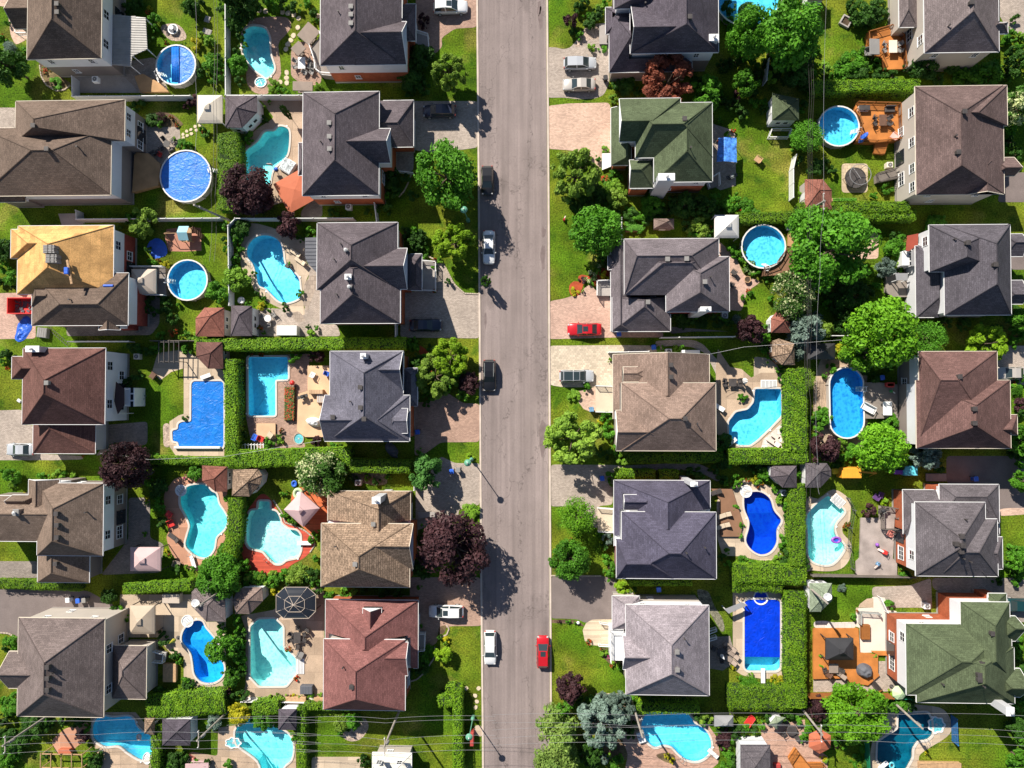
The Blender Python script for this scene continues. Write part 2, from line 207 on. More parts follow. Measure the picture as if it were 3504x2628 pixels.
# ---------------------------------------------------------------- mesh builder and tagging
class MB:
    def __init__(s): s.v=[]; s.f=[]; s.uv=[]; s.mi=[]; s.sm=False; s.att=None
    def add(s,vs,fs,mi=0,uvs=None):
        o=len(s.v); s.v+= [tuple(v) for v in vs]
        for j,f in enumerate(fs): s.f.append([o+i for i in f]); s.mi.append(mi); s.uv.append(uvs[j] if uvs else None)
        return s
    def box(s,a,b,mi=0,M_=None):
        x0,y0,z0=a; x1,y1,z1=b; vs=[Vector(c) for c in((x0,y0,z0),(x1,y0,z0),(x1,y1,z0),(x0,y1,z0),(x0,y0,z1),(x1,y0,z1),(x1,y1,z1),(x0,y1,z1))]
        if M_: vs=[M_@v for v in vs]
        return s.add(vs,[(0,3,2,1),(4,5,6,7),(0,1,5,4),(1,2,6,5),(2,3,7,6),(3,0,4,7)],mi)
    def bbox(s,a,b,r=.04,M_=None,mi=0):   # box with chamfered top and sides
        x0,y0,z0=a; x1,y1,z1=b; r=min(r,(x1-x0)*.3,(y1-y0)*.3,(z1-z0)*.5); rings=[]
        for z,i in((z0,0),(z1-r,0),(z1,r)):
            rings.append([(x0+r+i*0,y0+i,z),(x1-r,y0+i,z),(x1-i,y0+r,z),(x1-i,y1-r,z),(x1-r,y1-i,z),(x0+r,y1-i,z),(x0+i,y1-r,z),(x0+i,y0+r,z)])
        vs=[Vector(p) for q in rings for p in q]
        if M_: vs=[M_@v for v in vs]
        fs=[tuple(range(7,-1,-1)),tuple(range(16,24))]+[(k*8+i,k*8+(i+1)%8,(k+1)*8+(i+1)%8,(k+1)*8+i) for k in(0,1) for i in range(8)]
        return s.add(vs,fs,mi)
    def tube(s,p,q,r0,r1=None,n=8,cap=True,mi=0):
        p=Vector(p); q=Vector(q); r1=r0 if r1 is None else r1; d=(q-p).normalized(); u=d.orthogonal().normalized(); w=d.cross(u); vs=[]
        for c,r in((p,r0),(q,r1)):
            for i in range(n): a=2*PI*i/n; vs.append(c+u*math.cos(a)*r+w*math.sin(a)*r)
        fs=[(i,(i+1)%n,n+(i+1)%n,n+i) for i in range(n)]
        if cap: fs+= [tuple(range(n-1,-1,-1)),tuple(range(n,2*n))]
        return s.add(vs,fs,mi)
    def lathe(s,c,prof,n=16,sx=1,sy=1,rot=0,mi=0):   # prof: (r,z)
        cx,cy=c[0],c[1]; vs=[]
        for r,z in prof:
            for i in range(n):
                a=2*PI*i/n; x=math.cos(a)*r*sx; y=math.sin(a)*r*sy; vs.append((cx+x*math.cos(rot)-y*math.sin(rot),cy+x*math.sin(rot)+y*math.cos(rot),z))
        m_=len(prof); fs=[(k*n+i,k*n+(i+1)%n,(k+1)*n+(i+1)%n,(k+1)*n+i) for k in range(m_-1) for i in range(n)]
        if prof[0][0]>1e-4: fs.append(tuple(range(n-1,-1,-1)))
        if prof[-1][0]>1e-4: fs.append(tuple(range((m_-1)*n,m_*n)))
        return s.add(vs,fs,mi)
    def prism(s,pts,z0,z1,mi=0,top=True,uvk=1):
        n=len(pts); area=sum(pts[i][0]*pts[(i+1)%n][1]-pts[(i+1)%n][0]*pts[i][1] for i in range(n))
        if area<0: pts=pts[::-1]
        vs=[(p[0],p[1],z0) for p in pts]+[(p[0],p[1],z1) for p in pts]
        fs=[(i,(i+1)%n,n+(i+1)%n,n+i) for i in range(n)]
        uv=[[(0,0),(1,0),(1,z1-z0),(0,z1-z0)]]*n
        if top:
            tr=tri2d([(p[0],p[1]) for p in pts])
            for t in tr: fs.append(tuple(n+i for i in t)); uv.append([(pts[i][0],pts[i][1]) for i in t])
        return s.add(vs,fs,mi,uv)
    def build(s,name,mats,parent=None,world=True,smooth=False):
        if not s.f: return None
        me=bpy.data.meshes.new(name); off=Vector((0,0,0))
        if parent is not None and world:
            q=parent
            while q is not None: off+=q.location; q=q.parent
        me.from_pydata([(v[0]-off[0],v[1]-off[1],v[2]-off[2]) for v in s.v],[],s.f)
        if not isinstance(mats,(list,tuple)): mats=[mats]
        for m in mats: me.materials.append(m)
        if len(mats)>1: me.polygons.foreach_set('material_index',s.mi)
        if any(u for u in s.uv):
            l=me.uv_layers.new(name='UVMap'); k=0; arr=[]
            for f,u in zip(s.f,s.uv):
                for i in range(len(f)): arr+= list(u[i]) if u and i<len(u) else [0,0]
            l.data.foreach_set('uv',arr)
        if s.att:
            at=me.attributes.new('v','FLOAT','FACE'); at.data.foreach_set('value',s.att)
        if smooth: me.polygons.foreach_set('use_smooth',[True]*len(s.f))
        me.update(); o=bpy.data.objects.new(name,me); C.objects.link(o)
        if parent is not None: o.parent=parent
        return o
def tri2d(pts):
    from mathutils.geometry import tessellate_polygon
    t=tessellate_polygon([[Vector((p[0],p[1],0)) for p in pts]]); out=[]
    for a,b,c in t:
        if (pts[b][0]-pts[a][0])*(pts[c][1]-pts[a][1])-(pts[c][0]-pts[a][0])*(pts[b][1]-pts[a][1])<0: b,c=c,b
        out.append((a,b,c))
    return out
TAGGED=[]
def tag(o,label,cat,group=None,auto=True):
    o['label']=label; o['category']=cat
    if group: o['group']=group
    if auto: TAGGED.append((o,(OX+LX/K,OY+LY/K)))
    return o
LX=LY=0
def at(x,y):
    global LX,LY
    LX,LY=x,y
def thing(name,label,cat,loc,group=None,rz=0):
    o=bpy.data.objects.new(name,None); C.objects.link(o); o.location=loc; o.rotation_euler=(0,0,rz); o.empty_display_size=.3
    return tag(o,label,cat,group)
def struct(name,mb,m): o=mb.build(name,m); o['kind']='structure'; return o
def pip(p,poly):
    x,y=p[0],p[1]; c=False; j=len(poly)-1
    for i in range(len(poly)):
        a=poly[i]; b=poly[j]
        if (a[1]>y)!=(b[1]>y) and x<(b[0]-a[0])*(y-a[1])/(b[1]-a[1])+a[0]: c=not c
        j=i
    return c
def crom(pts,n=4):
    out=[]; m=len(pts)
    for i in range(m):
        p0,p1,p2,p3=[pts[(i+k)%m] for k in(-1,0,1,2)]
        for j in range(n):
            t=j/n; out.append(tuple(.5*(2*p1[q]+(p2[q]-p0[q])*t+(2*p0[q]-5*p1[q]+4*p2[q]-p3[q])*t*t+(3*p1[q]-p0[q]-3*p2[q]+p3[q])*t**3) for q in(0,1)))
    return out
def chamf(pts,r=.35):
    out=[]; m=len(pts)
    for i in range(m):
        p=Vector(pts[i][:2]); a=Vector(pts[i-1][:2]); b=Vector(pts[(i+1)%m][:2])
        for k,t in enumerate((0,.33,.66,1)):
            A=p+(a-p).normalized()*min(r,(a-p).length*.4); B=p+(b-p).normalized()*min(r,(b-p).length*.4)
            q=A*(1-t)**2+p*2*t*(1-t)+B*t*t; out.append((q.x,q.y))
    return out
def offset(poly,d):   # outward for CCW
    n=len(poly); area=sum(poly[i][0]*poly[(i+1)%n][1]-poly[(i+1)%n][0]*poly[i][1] for i in range(n)); sg=1 if area>0 else -1; out=[]
    for i in range(n):
        a=Vector(poly[i-1][:2]); p=Vector(poly[i][:2]); b=Vector(poly[(i+1)%n][:2])
        e1=(p-a).normalized() if (p-a).length>1e-6 else Vector((1,0)); e2=(b-p).normalized() if (b-p).length>1e-6 else e1
        n1=Vector((e1.y,-e1.x)); n2=Vector((e2.y,-e2.x)); nn=(n1+n2); l=nn.length
        nn=nn/l if l>1e-6 else n1; out.append((p.x+nn.x*d*sg/max(.5,nn.dot(n1)),p.y+nn.y*d*sg/max(.5,nn.dot(n1))))
    return out
HOLES=[]; PATCHES=[]
def bb(p): return min(q[0] for q in p),min(q[1] for q in p),max(q[0] for q in p),max(q[1] for q in p)
def bbo(a,b): return a[0]<b[2] and b[0]<a[2] and a[1]<b[3] and b[1]<a[3]
def sheet(poly,z):
    mb=MB(); B=bb(poly); hs=[h for h in HOLES if bbo(B,bb(h))]; vs=[]; es=[]
    for lp in [poly]+hs:
        o=len(vs); vs+= [Vector((p[0],p[1])) for p in lp]; es+= [(o+i,o+(i+1)%len(lp)) for i in range(len(lp))]
    r=delaunay_2d_cdt(vs,es,[],0,1e-4); V=r[0]; fs=[]
    for f in r[2]:
        c=((V[f[0]].x+V[f[1]].x+V[f[2]].x)/3,(V[f[0]].y+V[f[1]].y+V[f[2]].y)/3)
        if pip(c,poly) and not any(pip(c,h) for h in hs): fs.append(tuple(f))
    fs=[f if (V[f[1]]-V[f[0]]).cross(V[f[2]]-V[f[0]])>0 else (f[0],f[2],f[1]) for f in fs]
    mb.add([(v.x,v.y,z) for v in V],fs,0,[[(V[i].x,V[i].y) for i in f] for f in fs]); return mb
def patch(name,m,pts,z=None,smooth=None,**k):
    w=[P(x,y,.02)[:2] for x,y in pts]
    w=crom(w,3) if smooth else (chamf(w,.5) if smooth is None else w)
    PATCHES.append((name,m,w))
def resolve(desc): return desc
# ---------------------------------------------------------------- houses
def clip_half(poly,a,b,c,keep_pos=True):   # a*x+b*y+c>=0
    out=[]; n=len(poly)
    for i in range(n):
        p=poly[i]; q=poly[(i+1)%n]; dp=a*p[0]+b*p[1]+c; dq=a*q[0]+b*q[1]+c
        if dp>=0: out.append(p)
        if (dp>0 and dq<0) or (dp<0 and dq>0):
            t=dp/(dp-dq); out.append((p[0]+(q[0]-p[0])*t,p[1]+(q[1]-p[1])*t))
    return out
def parea(p): return .5*sum(p[i][0]*p[(i+1)%len(p)][1]-p[(i+1)%len(p)][0]*p[i][1] for i in range(len(p)))
def ccw(p): return p if parea(p)>0 else p[::-1]
def subtract(pieces,cl):
    cl=ccw(cl); out=[]
    for pc in pieces:
        rest=pc
        for i in range(len(cl)):
            p=cl[i]; q=cl[(i+1)%len(cl)]; a=-(q[1]-p[1]); b=q[0]-p[0]; c=-(a*p[0]+b*p[1])
            o=clip_half(rest,-a,-b,-c)
            if len(o)>2 and abs(parea(o))>2e-3: out.append(o)
            rest=clip_half(rest,a,b,c)
            if len(rest)<3 or abs(parea(rest))<2e-3: rest=None; break
    return out
def plane3(a,b,c):
    n=(Vector(b)-Vector(a)).cross(Vector(c)-Vector(a)); n=n if n.z>0 else -n
    A=-n.x/n.z; B=-n.y/n.z; return A,B,a[2]-A*a[0]-B*a[1]
HOUSES=[]; ORD=['first','second','third','fourth','fifth','sixth']; SIDE=['on the far left','left of the street','right of the street','on the far right']
def house(col,row,label,roofc,up,lo,blocks,vents=(),stacks=(),chim=(),wins='',siding='',gwin=0):
    BL=[]
    def zb(B,x,y):
        for pl,q in B['f']:
            if pip((x,y),pl): return q[0]*x+q[1]*y+q[2]
        return None
    for i,b in enumerate(blocks):
        b=list(b); rc=roofc
        if isinstance(b[-1],str): rc=b.pop()
        x0,y0,x1,y1,h,ori,a,bb_,c=b[:9]; xm=(x0+x1)/2; ym=(y0+y1)/2
        X0=P(x0,ym,h).x; X1=P(x1,ym,h).x; Y1=P(xm,y0,h).y; Y0=P(xm,y1,h).y
        hr=h+(b[9]-h)*1.12 if len(b)>9 else h+.7*((X1-X0)/2 if ori=='V' else (Y1-Y0)/2)
        if i and (a is None)!=(bb_ is None) and h>5:
            e_=bb_ if a is None else a; q=hr
            for _ in range(12):
                w=P(c,e_,q) if ori=='V' else P(e_,c,q); z=[v for v in(zb(B,w.x,w.y) for B in BL) if v is not None]
                if not z: break
                q=max(z)
            hr=min(max(q,h+.5),h+4.2)
        e=.004*i; h=h+e
        if ori=='V':
            rx=min(max(P(c,ym,hr).x,X0+.6),X1-.6); ra=Y1 if a is None else P(c,a,hr).y; rb=Y0 if bb_ is None else P(c,bb_,hr).y
            ra=min(ra,Y1-(0 if a is None else .8)); rb=max(rb,Y0+(0 if bb_ is None else .8))
            if ra-rb<.05:
                m_=(ra+rb)/2; ra=m_+.03; rb=m_-.03
            r0=(rx,rb,hr); r1=(rx,ra,hr); A=(X0,Y0,h); B=(X1,Y0,h); Cc=(X1,Y1,h); D=(X0,Y1,h)
            fac=[[A,r0,r1,D],[B,Cc,r1,r0]]
            if a is not None: fac.append([Cc,D,r1])
            if bb_ is not None: fac.append([A,B,r0])
            gab=[s for s,v in(('N',a),('S',bb_)) if v is None]
        else:
            ry=min(max(P(xm,c,hr).y,Y0+.6),Y1-.6); ra=X0 if a is None else P(a,c,hr).x; rb=X1 if bb_ is None else P(bb_,c,hr).x
            ra=max(ra,X0+(0 if a is None else .8)); rb=min(rb,X1-(0 if bb_ is None else .8))
            if rb-ra<.05:
                m_=(ra+rb)/2; ra=m_-.03; rb=m_+.03
            r0=(ra,ry,hr); r1=(rb,ry,hr); A=(X0,Y0,h); B=(X1,Y0,h); Cc=(X1,Y1,h); D=(X0,Y1,h)
            fac=[[A,B,r1,r0],[Cc,D,r0,r1]]
            if a is not None: fac.append([D,A,r0])
            if bb_ is not None: fac.append([B,Cc,r1])
            gab=[s for s,v in(('W',a),('E',bb_)) if v is None]
        fs=[]
        for f in fac: fs.append((ccw([(p[0],p[1]) for p in f]),plane3(f[0],f[1],f[2])))
        BL.append(dict(r=(X0,Y0,X1,Y1),h=h,hr=hr,f=fs,gab=gab,rc=rc,ridge=(r0,r1),ori=ori))
    def roofz(x,y):
        z=[v for v in(zb(B,x,y) for B in BL) if v is not None]; return max(z) if z else BL[0]['h']
    def rpt(px,py):
        h=8
        for _ in range(8):
            w=P(px,py,h); h=roofz(w.x,w.y)
        return P(px,py,h)
    X0,Y0,X1,Y1=BL[0]['r']; bx=blocks[0]; at((bx[0]+bx[2])/2,(bx[1]+bx[3])/2)
    root=thing('house','house with '+label,'house',((X0+X1)/2,(Y0+Y1)/2,0),'houses')
    if col<4: HOUSES.append((OX+LX/K,OY+LY/K,'the %s house down %s'%(ORD[row],SIDE[col])))
    # roof: upper envelope of the blocks
    cols=sorted(set(B['rc'] for B in BL)); mb={c:MB() for c in cols}
    for i,B in enumerate(BL):
        for pl,(A,Bb,Cq) in B['f']:
            pieces=[pl]
            for j,G in enumerate(BL):
                if j==i: continue
                if G['h']-B['h']>1.0 and B['hr']<G['h']+.3:
                    g=G['r']; o=.42; rect=[(g[0]+o,g[1]+o),(g[2]-o,g[1]+o),(g[2]-o,g[3]-o),(g[0]+o,g[3]-o)]; pieces=subtract(pieces,rect); continue
                for gp,(a2,b2,c2) in G['f']:
                    cl=clip_half(gp,a2-A,b2-Bb,c2-Cq-1e-4)
                    if len(cl)>2 and abs(parea(cl))>2e-3: pieces=subtract(pieces,cl)
            n=Vector((-A,-Bb,1)).normalized(); e=Vector((0,0,1)).cross(n); e=e.normalized() if e.length>1e-4 else Vector((1,0,0)); v=n.cross(e)
            for pc in pieces:
                q=[Vector((x,y,A*x+Bb*y+Cq)) for x,y in pc]
                mb[B['rc']].add(q,[tuple(range(len(q)))],0,[[(p.dot(e),p.dot(v)) for p in q]])
    roofs=[]
    for c in cols: roofs.append(mb[c].build('roof',RC[c](),root))
    roof=roofs[0]
    # eaves, gutters, rakes and ridge caps
    gut=MB(); caps={c:MB() for c in cols}
    def runs(p,q,test,n=40):
        res=[]; st=None
        for k in range(n+1):
            t=k/n; w=Vector(p)*(1-t)+Vector(q)*t; ok=test(w)
            if ok and st is None: st=t
            if (not ok or k==n) and st is not None:
                if t-st>1.5/n: res.append((Vector(p)*(1-st)+Vector(q)*st,Vector(p)*(1-t)+Vector(q)*t))
                st=None
        return res
    for i,B in enumerate(BL):
        x0,y0,x1,y1=B['r']; h=B['h']; A=(x0,y0,h); Bp=(x1,y0,h); Cp=(x1,y1,h); D=(x0,y1,h)
        def free(w,i=i):
            for j,G in enumerate(BL):
                if j==i: continue
                z=zb(G,w.x,w.y)
                if z is not None and z>w.z-.02: return False
            return True
        ed={'S':(A,Bp),'E':(Bp,Cp),'N':(Cp,D),'W':(D,A)}; rg={'S':B['ridge'][0],'N':B['ridge'][1],'W':B['ridge'][0],'E':B['ridge'][1]}
        for s,(p,q) in ed.items():
            segs=[(p,q)] if s not in B['gab'] else [(p,rg[s]),(rg[s],q)]
            for a_,b_ in segs:
                for u,w in runs(a_,b_,free):
                    d=(w-u).normalized(); nrm=Vector((d.y,-d.x,0)).normalized()
                    m4=Matrix(((d.x,nrm.x,0,u.x),(d.y,nrm.y,0,u.y),(d.z,nrm.z,1,u.z),(0,0,0,1)))
                    gut.box((0,-.01,-.15+.003*i),((w-u).length,.05,.02+.003*i),0,m4)
        lines=[B['ridge']]
        if B['ori']=='V':
            if 'N' not in B['gab']: lines+=[(B['ridge'][1],Cp),(B['ridge'][1],D)]
            if 'S' not in B['gab']: lines+=[(B['ridge'][0],A),(B['ridge'][0],Bp)]
        else:
            if 'E' not in B['gab']: lines+=[(B['ridge'][1],Bp),(B['ridge'][1],Cp)]
            if 'W' not in B['gab']: lines+=[(B['ridge'][0],A),(B['ridge'][0],D)]
        for a_,b_ in lines:
            if (Vector(a_)-Vector(b_)).length<.4: continue
            for u,w in runs(a_,b_,lambda w:free(Vector((w.x,w.y,w.z+.03)))):
                d=(w-u).normalized(); caps[B['rc']].tube(u+d*.05,w-d*.05,.07,n=5)
    gm=mt('white') if roofc not in('brown','brown2','tan','tanb','maroonb','taupeg2','rust') else mt('cream')
    gut.build('gutter',gm,roof)
    for c in cols: caps[c].build('ridge_cap',RC[c](),roof)
    sof=MB()
    for i,B in enumerate(BL): x0,y0,x1,y1=B['r']; z=B['h']-.12-.004*i; sof.add([(x0,y0,z),(x0,y1,z),(x1,y1,z),(x1,y0,z)],[(0,1,2,3)])
    sof.build('soffit',mt('white'),roof)
    # walls
    wl,wu,fd=MB(),MB(),MB(); OV=.42
    def quad(mb,x0,y0,x1,y1,z0,z1):
        for (ax,ay),(bx_,by) in (((x0,y0),(x1,y0)),((x1,y0),(x1,y1)),((x1,y1),(x0,y1)),((x0,y1),(x0,y0))):
            L_=abs(bx_-ax)+abs(by-ay); mb.add([(ax,ay,z0),(bx_,by,z0),(bx_,by,z1),(ax,ay,z1)],[(0,1,2,3)],0,[[(0,z0),(L_,z0),(L_,z1),(0,z1)]])
    WR=[]
    for i,B in enumerate(BL):
        x0,y0,x1,y1=B['r']; o=OV+.006*i; x0+=o;y0+=o;x1-=o;y1-=o; h=B['h']-.1
        if x1-x0<.6 or y1-y0<.6: WR.append(None); continue
        WR.append((x0,y0,x1,y1)); dorm=(B['h']>6.45 or (i>0 and (x1-x0)*(y1-y0)<9)) 
        z0=4.6 if dorm and B['h']>6 else 0
        if z0==0:
            quad(fd,x0-.03,y0-.03,x1+.03,y1+.03,0,.45); quad(wl,x0,y0,x1,y1,.45,min(3.15,h))
            if h>3.2: quad(wu,x0-.012,y0-.012,x1+.012,y1+.012,3.15,h)
        else: quad(wu,x0,y0,x1,y1,z0,h)
        tgt=wu if h>3.2 else wl
        rx0,rx1=B['ridge']
        for s in B['gab']:
            r=rx0 if s in'SW' else rx1; zt=r[2]-.09
            if B['ori']=='V':
                y=y0 if s=='S' else y1; hl=h+.0; pts=[(x0,y,h),(x1,y,h),(x1,y,h+.0),(r[0],y,zt),(x0,y,h)]; pts=[(x0,y,h),(x1,y,h),(r[0],y,zt)]; uv=[(p[0],p[2]) for p in pts]
            else:
                x=x0 if s=='W' else x1; pts=[(x,y0,h),(x,y1,h),(x,r[1],zt)]; uv=[(p[1],p[2]) for p in pts]
            tgt.add(pts,[(0,1,2)],0,[uv])
    wf=wl.build('lower_wall',WC[lo](),root); wt=wu.build('upper_wall',WC[up](),root); fd.build('foundation',mt('concrete'),root)
    wall=wt or wf
    def window(side,u,z,w,hh,B,rt,nv=1):
        x0,y0,x1,y1=WR[B]; nx,ny={'E':(1,0),'W':(-1,0),'N':(0,1),'S':(0,-1)}[side]
        cx,cy={'E':(x1,u),'W':(x0,u),'N':(u,y1),'S':(u,y0)}[side]
        tx,ty=-ny,nx
        for j,G in enumerate(BL):
            if j==B: continue
            zz=zb(G,cx+nx*.25,cy+ny*.25)
            if zz is not None and zz>z-hh/2 and WR[j] and WR[j][0]<cx+nx*.2<WR[j][2] and WR[j][1]<cy+ny*.2<WR[j][3]: return
        m4=Matrix(((tx,0,nx,cx),(ty,0,ny,cy),(0,1,0,z),(0,0,0,1)))
        fm=MB(); f=.08
        for a,b in(((-w/2,-hh/2,.0),(-w/2+f,hh/2,.075)),((w/2-f,-hh/2,.0),(w/2,hh/2,.075)),((-w/2+f,-hh/2,.0),(w/2-f,-hh/2+f,.075)),((-w/2+f,hh/2-f,.0),(w/2-f,hh/2,.075))): fm.box(a,b,0,m4)
        for k in range(nv):
            t=-w/2+w*(k+1)/(nv+1); fm.box((t-.025,-hh/2+f,0),(t+.025,hh/2-f,.068),0,m4)
        fm.box((-w/2+f,-.022,0),(w/2-f,.022,.066),0,m4)
        fm.box((-w/2-.07,-hh/2-.09,0),(w/2+.07,-hh/2-.002,.12),0,m4)
        fo=fm.build('window',mt('white'),root); pm=MB(); pm.box((-w/2+.06,-hh/2+.06,.0),(w/2-.06,hh/2-.06,.035),0,m4); pm.build('pane',mt('glassdark'),fo)
    rnd=random.Random(hsh(label)); seen=set()
    if WR[0]:
        x0,y0,x1,y1=WR[0]
        for w_ in wins.split(','):
            if len(w_)>1 and w_[0] in 'EW':
                y=P(LX,float(w_[1:]),4.7).y
                if y0+.8<y<y1-.8: window(w_[0],y,4.65,1.25,1.25,0,0); seen.add(w_[0])
        for s in 'EWNS':
            a,b=(y0,y1) if s in'EW' else (x0,x1)
            if s not in seen:
                for t in((.25,.72) if s in'EW' else (.2,.8)): window(s,a+(b-a)*t,4.75,1.1 if s in 'EW' else .75,1.1,0,0)
            for t,w_,h_ in (((.22,1.8,1.3),(.7,1.3,1.2)) if s in 'EW' else ((.35,.8,.9),)): window(s,a+(b-a)*(t+rnd.uniform(-.04,.04)),1.9,w_,h_,0,0,2 if w_>1.5 else 1)
    # door on the street side, garage door on the low block, patio door at the back
    front={0:'W',1:'E',2:'W',3:'E'}.get(col,'N'); back={'W':'E','E':'W','N':'S'}[front]
    for s,nm,bi in ((front,'front_door',0),(back,'patio_door',0))+tuple((front,'garage_door',i) for i,B in enumerate(BL) if B['h']<4.3 and WR[i] and WR[i][3]-WR[i][1]>3.2):
        if not WR[bi]: continue
        x0,y0,x1,y1=WR[bi]; u=y0+(y1-y0)*(.5 if nm=='front_door' else .45); 
        if s=='N': continue
        w,h_=dict(front_door=(1.05,2.15),patio_door=(1.9,2.1),garage_door=(min(4.4,(y1-y0)*.7),2.15))[nm]
        xx=x1 if s=='E' else x0; sg=1 if s=='E' else -1; dm=MB(); z0=.5 if nm!='garage_door' else .06
        a=sorted((xx+sg*.005,xx+sg*.09)); dm.box((a[0],u-w/2,z0),(a[1],u+w/2,z0+h_))
        if nm!='patio_door':
            for r_ in range(4):
                for c_ in range(2 if nm=='front_door' else 4):
                    n_=2 if nm=='front_door' else 4; ww=w/n_; a2=sorted((xx+sg*.09,xx+sg*.11)); dm.box((a2[0],u-w/2+c_*ww+.08,z0+r_*h_/4+.06),(a2[1],u-w/2+(c_+1)*ww-.08,z0+(r_+1)*h_/4-.06))
        do=dm.build(nm,mt('white') if nm!='patio_door' else mt('glassdark'),root)
        hb=MB(); a=sorted((xx+sg*.09,xx+sg*.15)); hb.box((a[0],u+w/2-.16,1.45),(a[1],u+w/2-.1,1.6)); hb.build('handle',mt('steel'),do)
    for px,py in vents:
        w=rpt(px,py); v=MB(); s=.24; v.bbox((w.x-s,w.y-s,w.z-.15),(w.x+s,w.y+s,w.z+.42),.05); v.box((w.x-s-.05,w.y-s-.05,w.z+.36),(w.x+s+.05,w.y+s+.05,w.z+.41)); v.build('roof_vent',mt('grey') if roofc in('dkgrey','ltgrey','tan','maroon','grey') else mt('dark'),root)
    for px,py in stacks:
        w=rpt(px,py); v=MB(); v.tube((w.x,w.y,w.z-.2),(w.x,w.y,w.z+.55),.07,n=8); v.tube((w.x,w.y,w.z+.55),(w.x,w.y,w.z+.62),.12,n=8); v.build('vent_pipe',mt('dark'),root)
    for cx0,cy0,cx1,cy1,ht,cm in chim:
        a=P(cx0,cy1,ht); b=P(cx1,cy0,ht); w=MB(); w.box((a.x+.06,a.y+.06,0.1),(b.x-.06,b.y-.06,ht-.12)); ch=w.build('chimney',WC['white']() if cm=='white' else mt('silver' if cm=='silver' else 'taupe'),root)
        c2=MB(); c2.bbox((a.x,a.y,ht-.12),(b.x,b.y,ht),.04); c2.build('chimney_cap',mt('white' if cm=='white' else 'grey'),ch); f2=MB(); mx,my=(a.x+b.x)/2,(a.y+b.y)/2; f2.tube((mx,my,ht),(mx,my,ht+.35),.14); f2.lathe((mx,my),[(.24,ht+.35),(.24,ht+.4),(.05,ht+.5),(.0,ht+.5)],10); f2.build('flue',mt('silver'),ch)
    return root
# ---------------------------------------------------------------- pools
def pool(label,pts,kind='cyan',smooth=1,board=None):
    if label=='bowl': return
    cx=sum(p[0] for p in pts)/len(pts); cy=sum(p[1] for p in pts)/len(pts); at(cx,cy)
    w=[P(x,y,0)[:2] for x,y in pts]; w=crom(w,4) if smooth else chamf(w,.3); w=ccw(w); w=w[::1]
    c=P(cx,cy,0); cov=kind in('cover','cover2'); root=thing('swimming_pool',label,'pool',c,'in-ground swimming pools'); wk='blue' if cov else kind
    hole=offset(w,.02); HOLES.append(hole); ou=offset(w,.26); n=len(w)
    cp=MB(); zt=.11
    vs=[(p[0],p[1],zt) for p in w]+[(p[0],p[1],zt) for p in ou]+[(p[0],p[1],-.2) for p in w]+[(p[0],p[1],.0) for p in ou]
    cp.add(vs,[(i,n+i,n+(i+1)%n,(i+1)%n) for i in range(n)]+[(2*n+i,i,(i+1)%n,2*n+(i+1)%n) for i in range(n)]+[(n+i,3*n+i,3*n+(i+1)%n,n+(i+1)%n) for i in range(n)]); cp.build('coping',mat('coping',(.60,.55,.49),.8,.06,1,.06),root)
    # basin: shelf under the water, sloping floor
    B=bb(w); L_=max(B[2]-B[0],B[3]-B[1]); ax=0 if B[2]-B[0]>B[3]-B[1] else 1; i1=offset(w,-.12); bs=MB()
    def fz(p): t=(p[ax]-B[ax])/L_; t=t if hsh(label)%2 else 1-t; return -.95-.9*max(0,min(1,(t-.35)/.4))
    bs.add([(p[0],p[1],-.05) for p in w]+[(p[0],p[1],-.8) for p in w],[(i,(i+1)%n,n+(i+1)%n,n+i) for i in range(n)])
    bs.add([(p[0],p[1],-.8) for p in w]+[(p[0],p[1],fz(p)) for p in i1],[(i,(i+1)%n,n+(i+1)%n,n+i) for i in range(n)])
    tr=tri2d(i1); bs.add([(p[0],p[1],fz(p)) for p in i1],tr)
    bs.build('basin',liner(wk),root)
    if cov:
        cm=MB(); q=offset(w,-.02); tr=tri2d(q); cm.add([(p[0],p[1],.02) for p in q],tr)
        if kind=='cover2':
            k_=MB(); yb=P(cx,725,0).y; q=[p for p in clip_half(q,0,1,-yb)]; cm=MB(); cm.add([(p[0],p[1],.02) for p in q],tri2d(q)); wt=MB(); q2=clip_half(offset(w,-.02),0,-1,yb); wt.add([(p[0],p[1],-.06) for p in q2],tri2d(q2)); wt.build('water',water(wk),root)
        cm.build('cover',covermat(kind),root)
    else:
        wt=MB(); q=offset(w,.005); wt.add([(p[0],p[1],-.07) for p in q],tri2d(q)); wt.build('water',water(wk),root)
        ld_=MB(); k0=hsh(label)%n; p=Vector((*w[k0],0)); o=Vector((*ou[k0],0)); d=(o-p).normalized(); t=Vector((-d.y,d.x,0))
        for s in(-.25,.25):
            pr=None
            for a in range(7):
                th=PI*a/6; q_=p+t*s+d*(.35-math.cos(th)*.4-.05)+Vector((0,0,.75*math.sin(th)+.05))
                if pr: ld_.tube(pr,q_,.025,n=6)
                pr=q_
        ld_.build('ladder',mt('steel'),root,smooth=True)
        for j in(n//5,n//2): sk=MB(); q=ou[(k0+j)%n]; sk.lathe(q,[(.13,zt),(.13,zt+.012),(0,zt+.014)],12); sk.build('skimmer_lid',mt('white'),root)
    if board:
        bx,by,bw,bh,ang=board; c=P(bx,by,.5); m4=Matrix.Translation(c)@Matrix.Rotation(R(ang),4,'Z'); b=MB(); W_=bw*MPX/2; D_=bh*MPX/2; b.bbox((-W_,-D_,-.06),(W_,D_,0),.02,m4); bo=b.build('diving_board',mt('white'),root); s=MB()
        if W_>D_: s.box((-W_*.2,-D_*.8,-.5),(W_*.2,D_*.8,-.065),0,m4)
        else: s.box((-W_*.8,-D_*.2,-.5),(W_*.8,D_*.2,-.065),0,m4)
        s.build('stand',mt('grey'),bo)
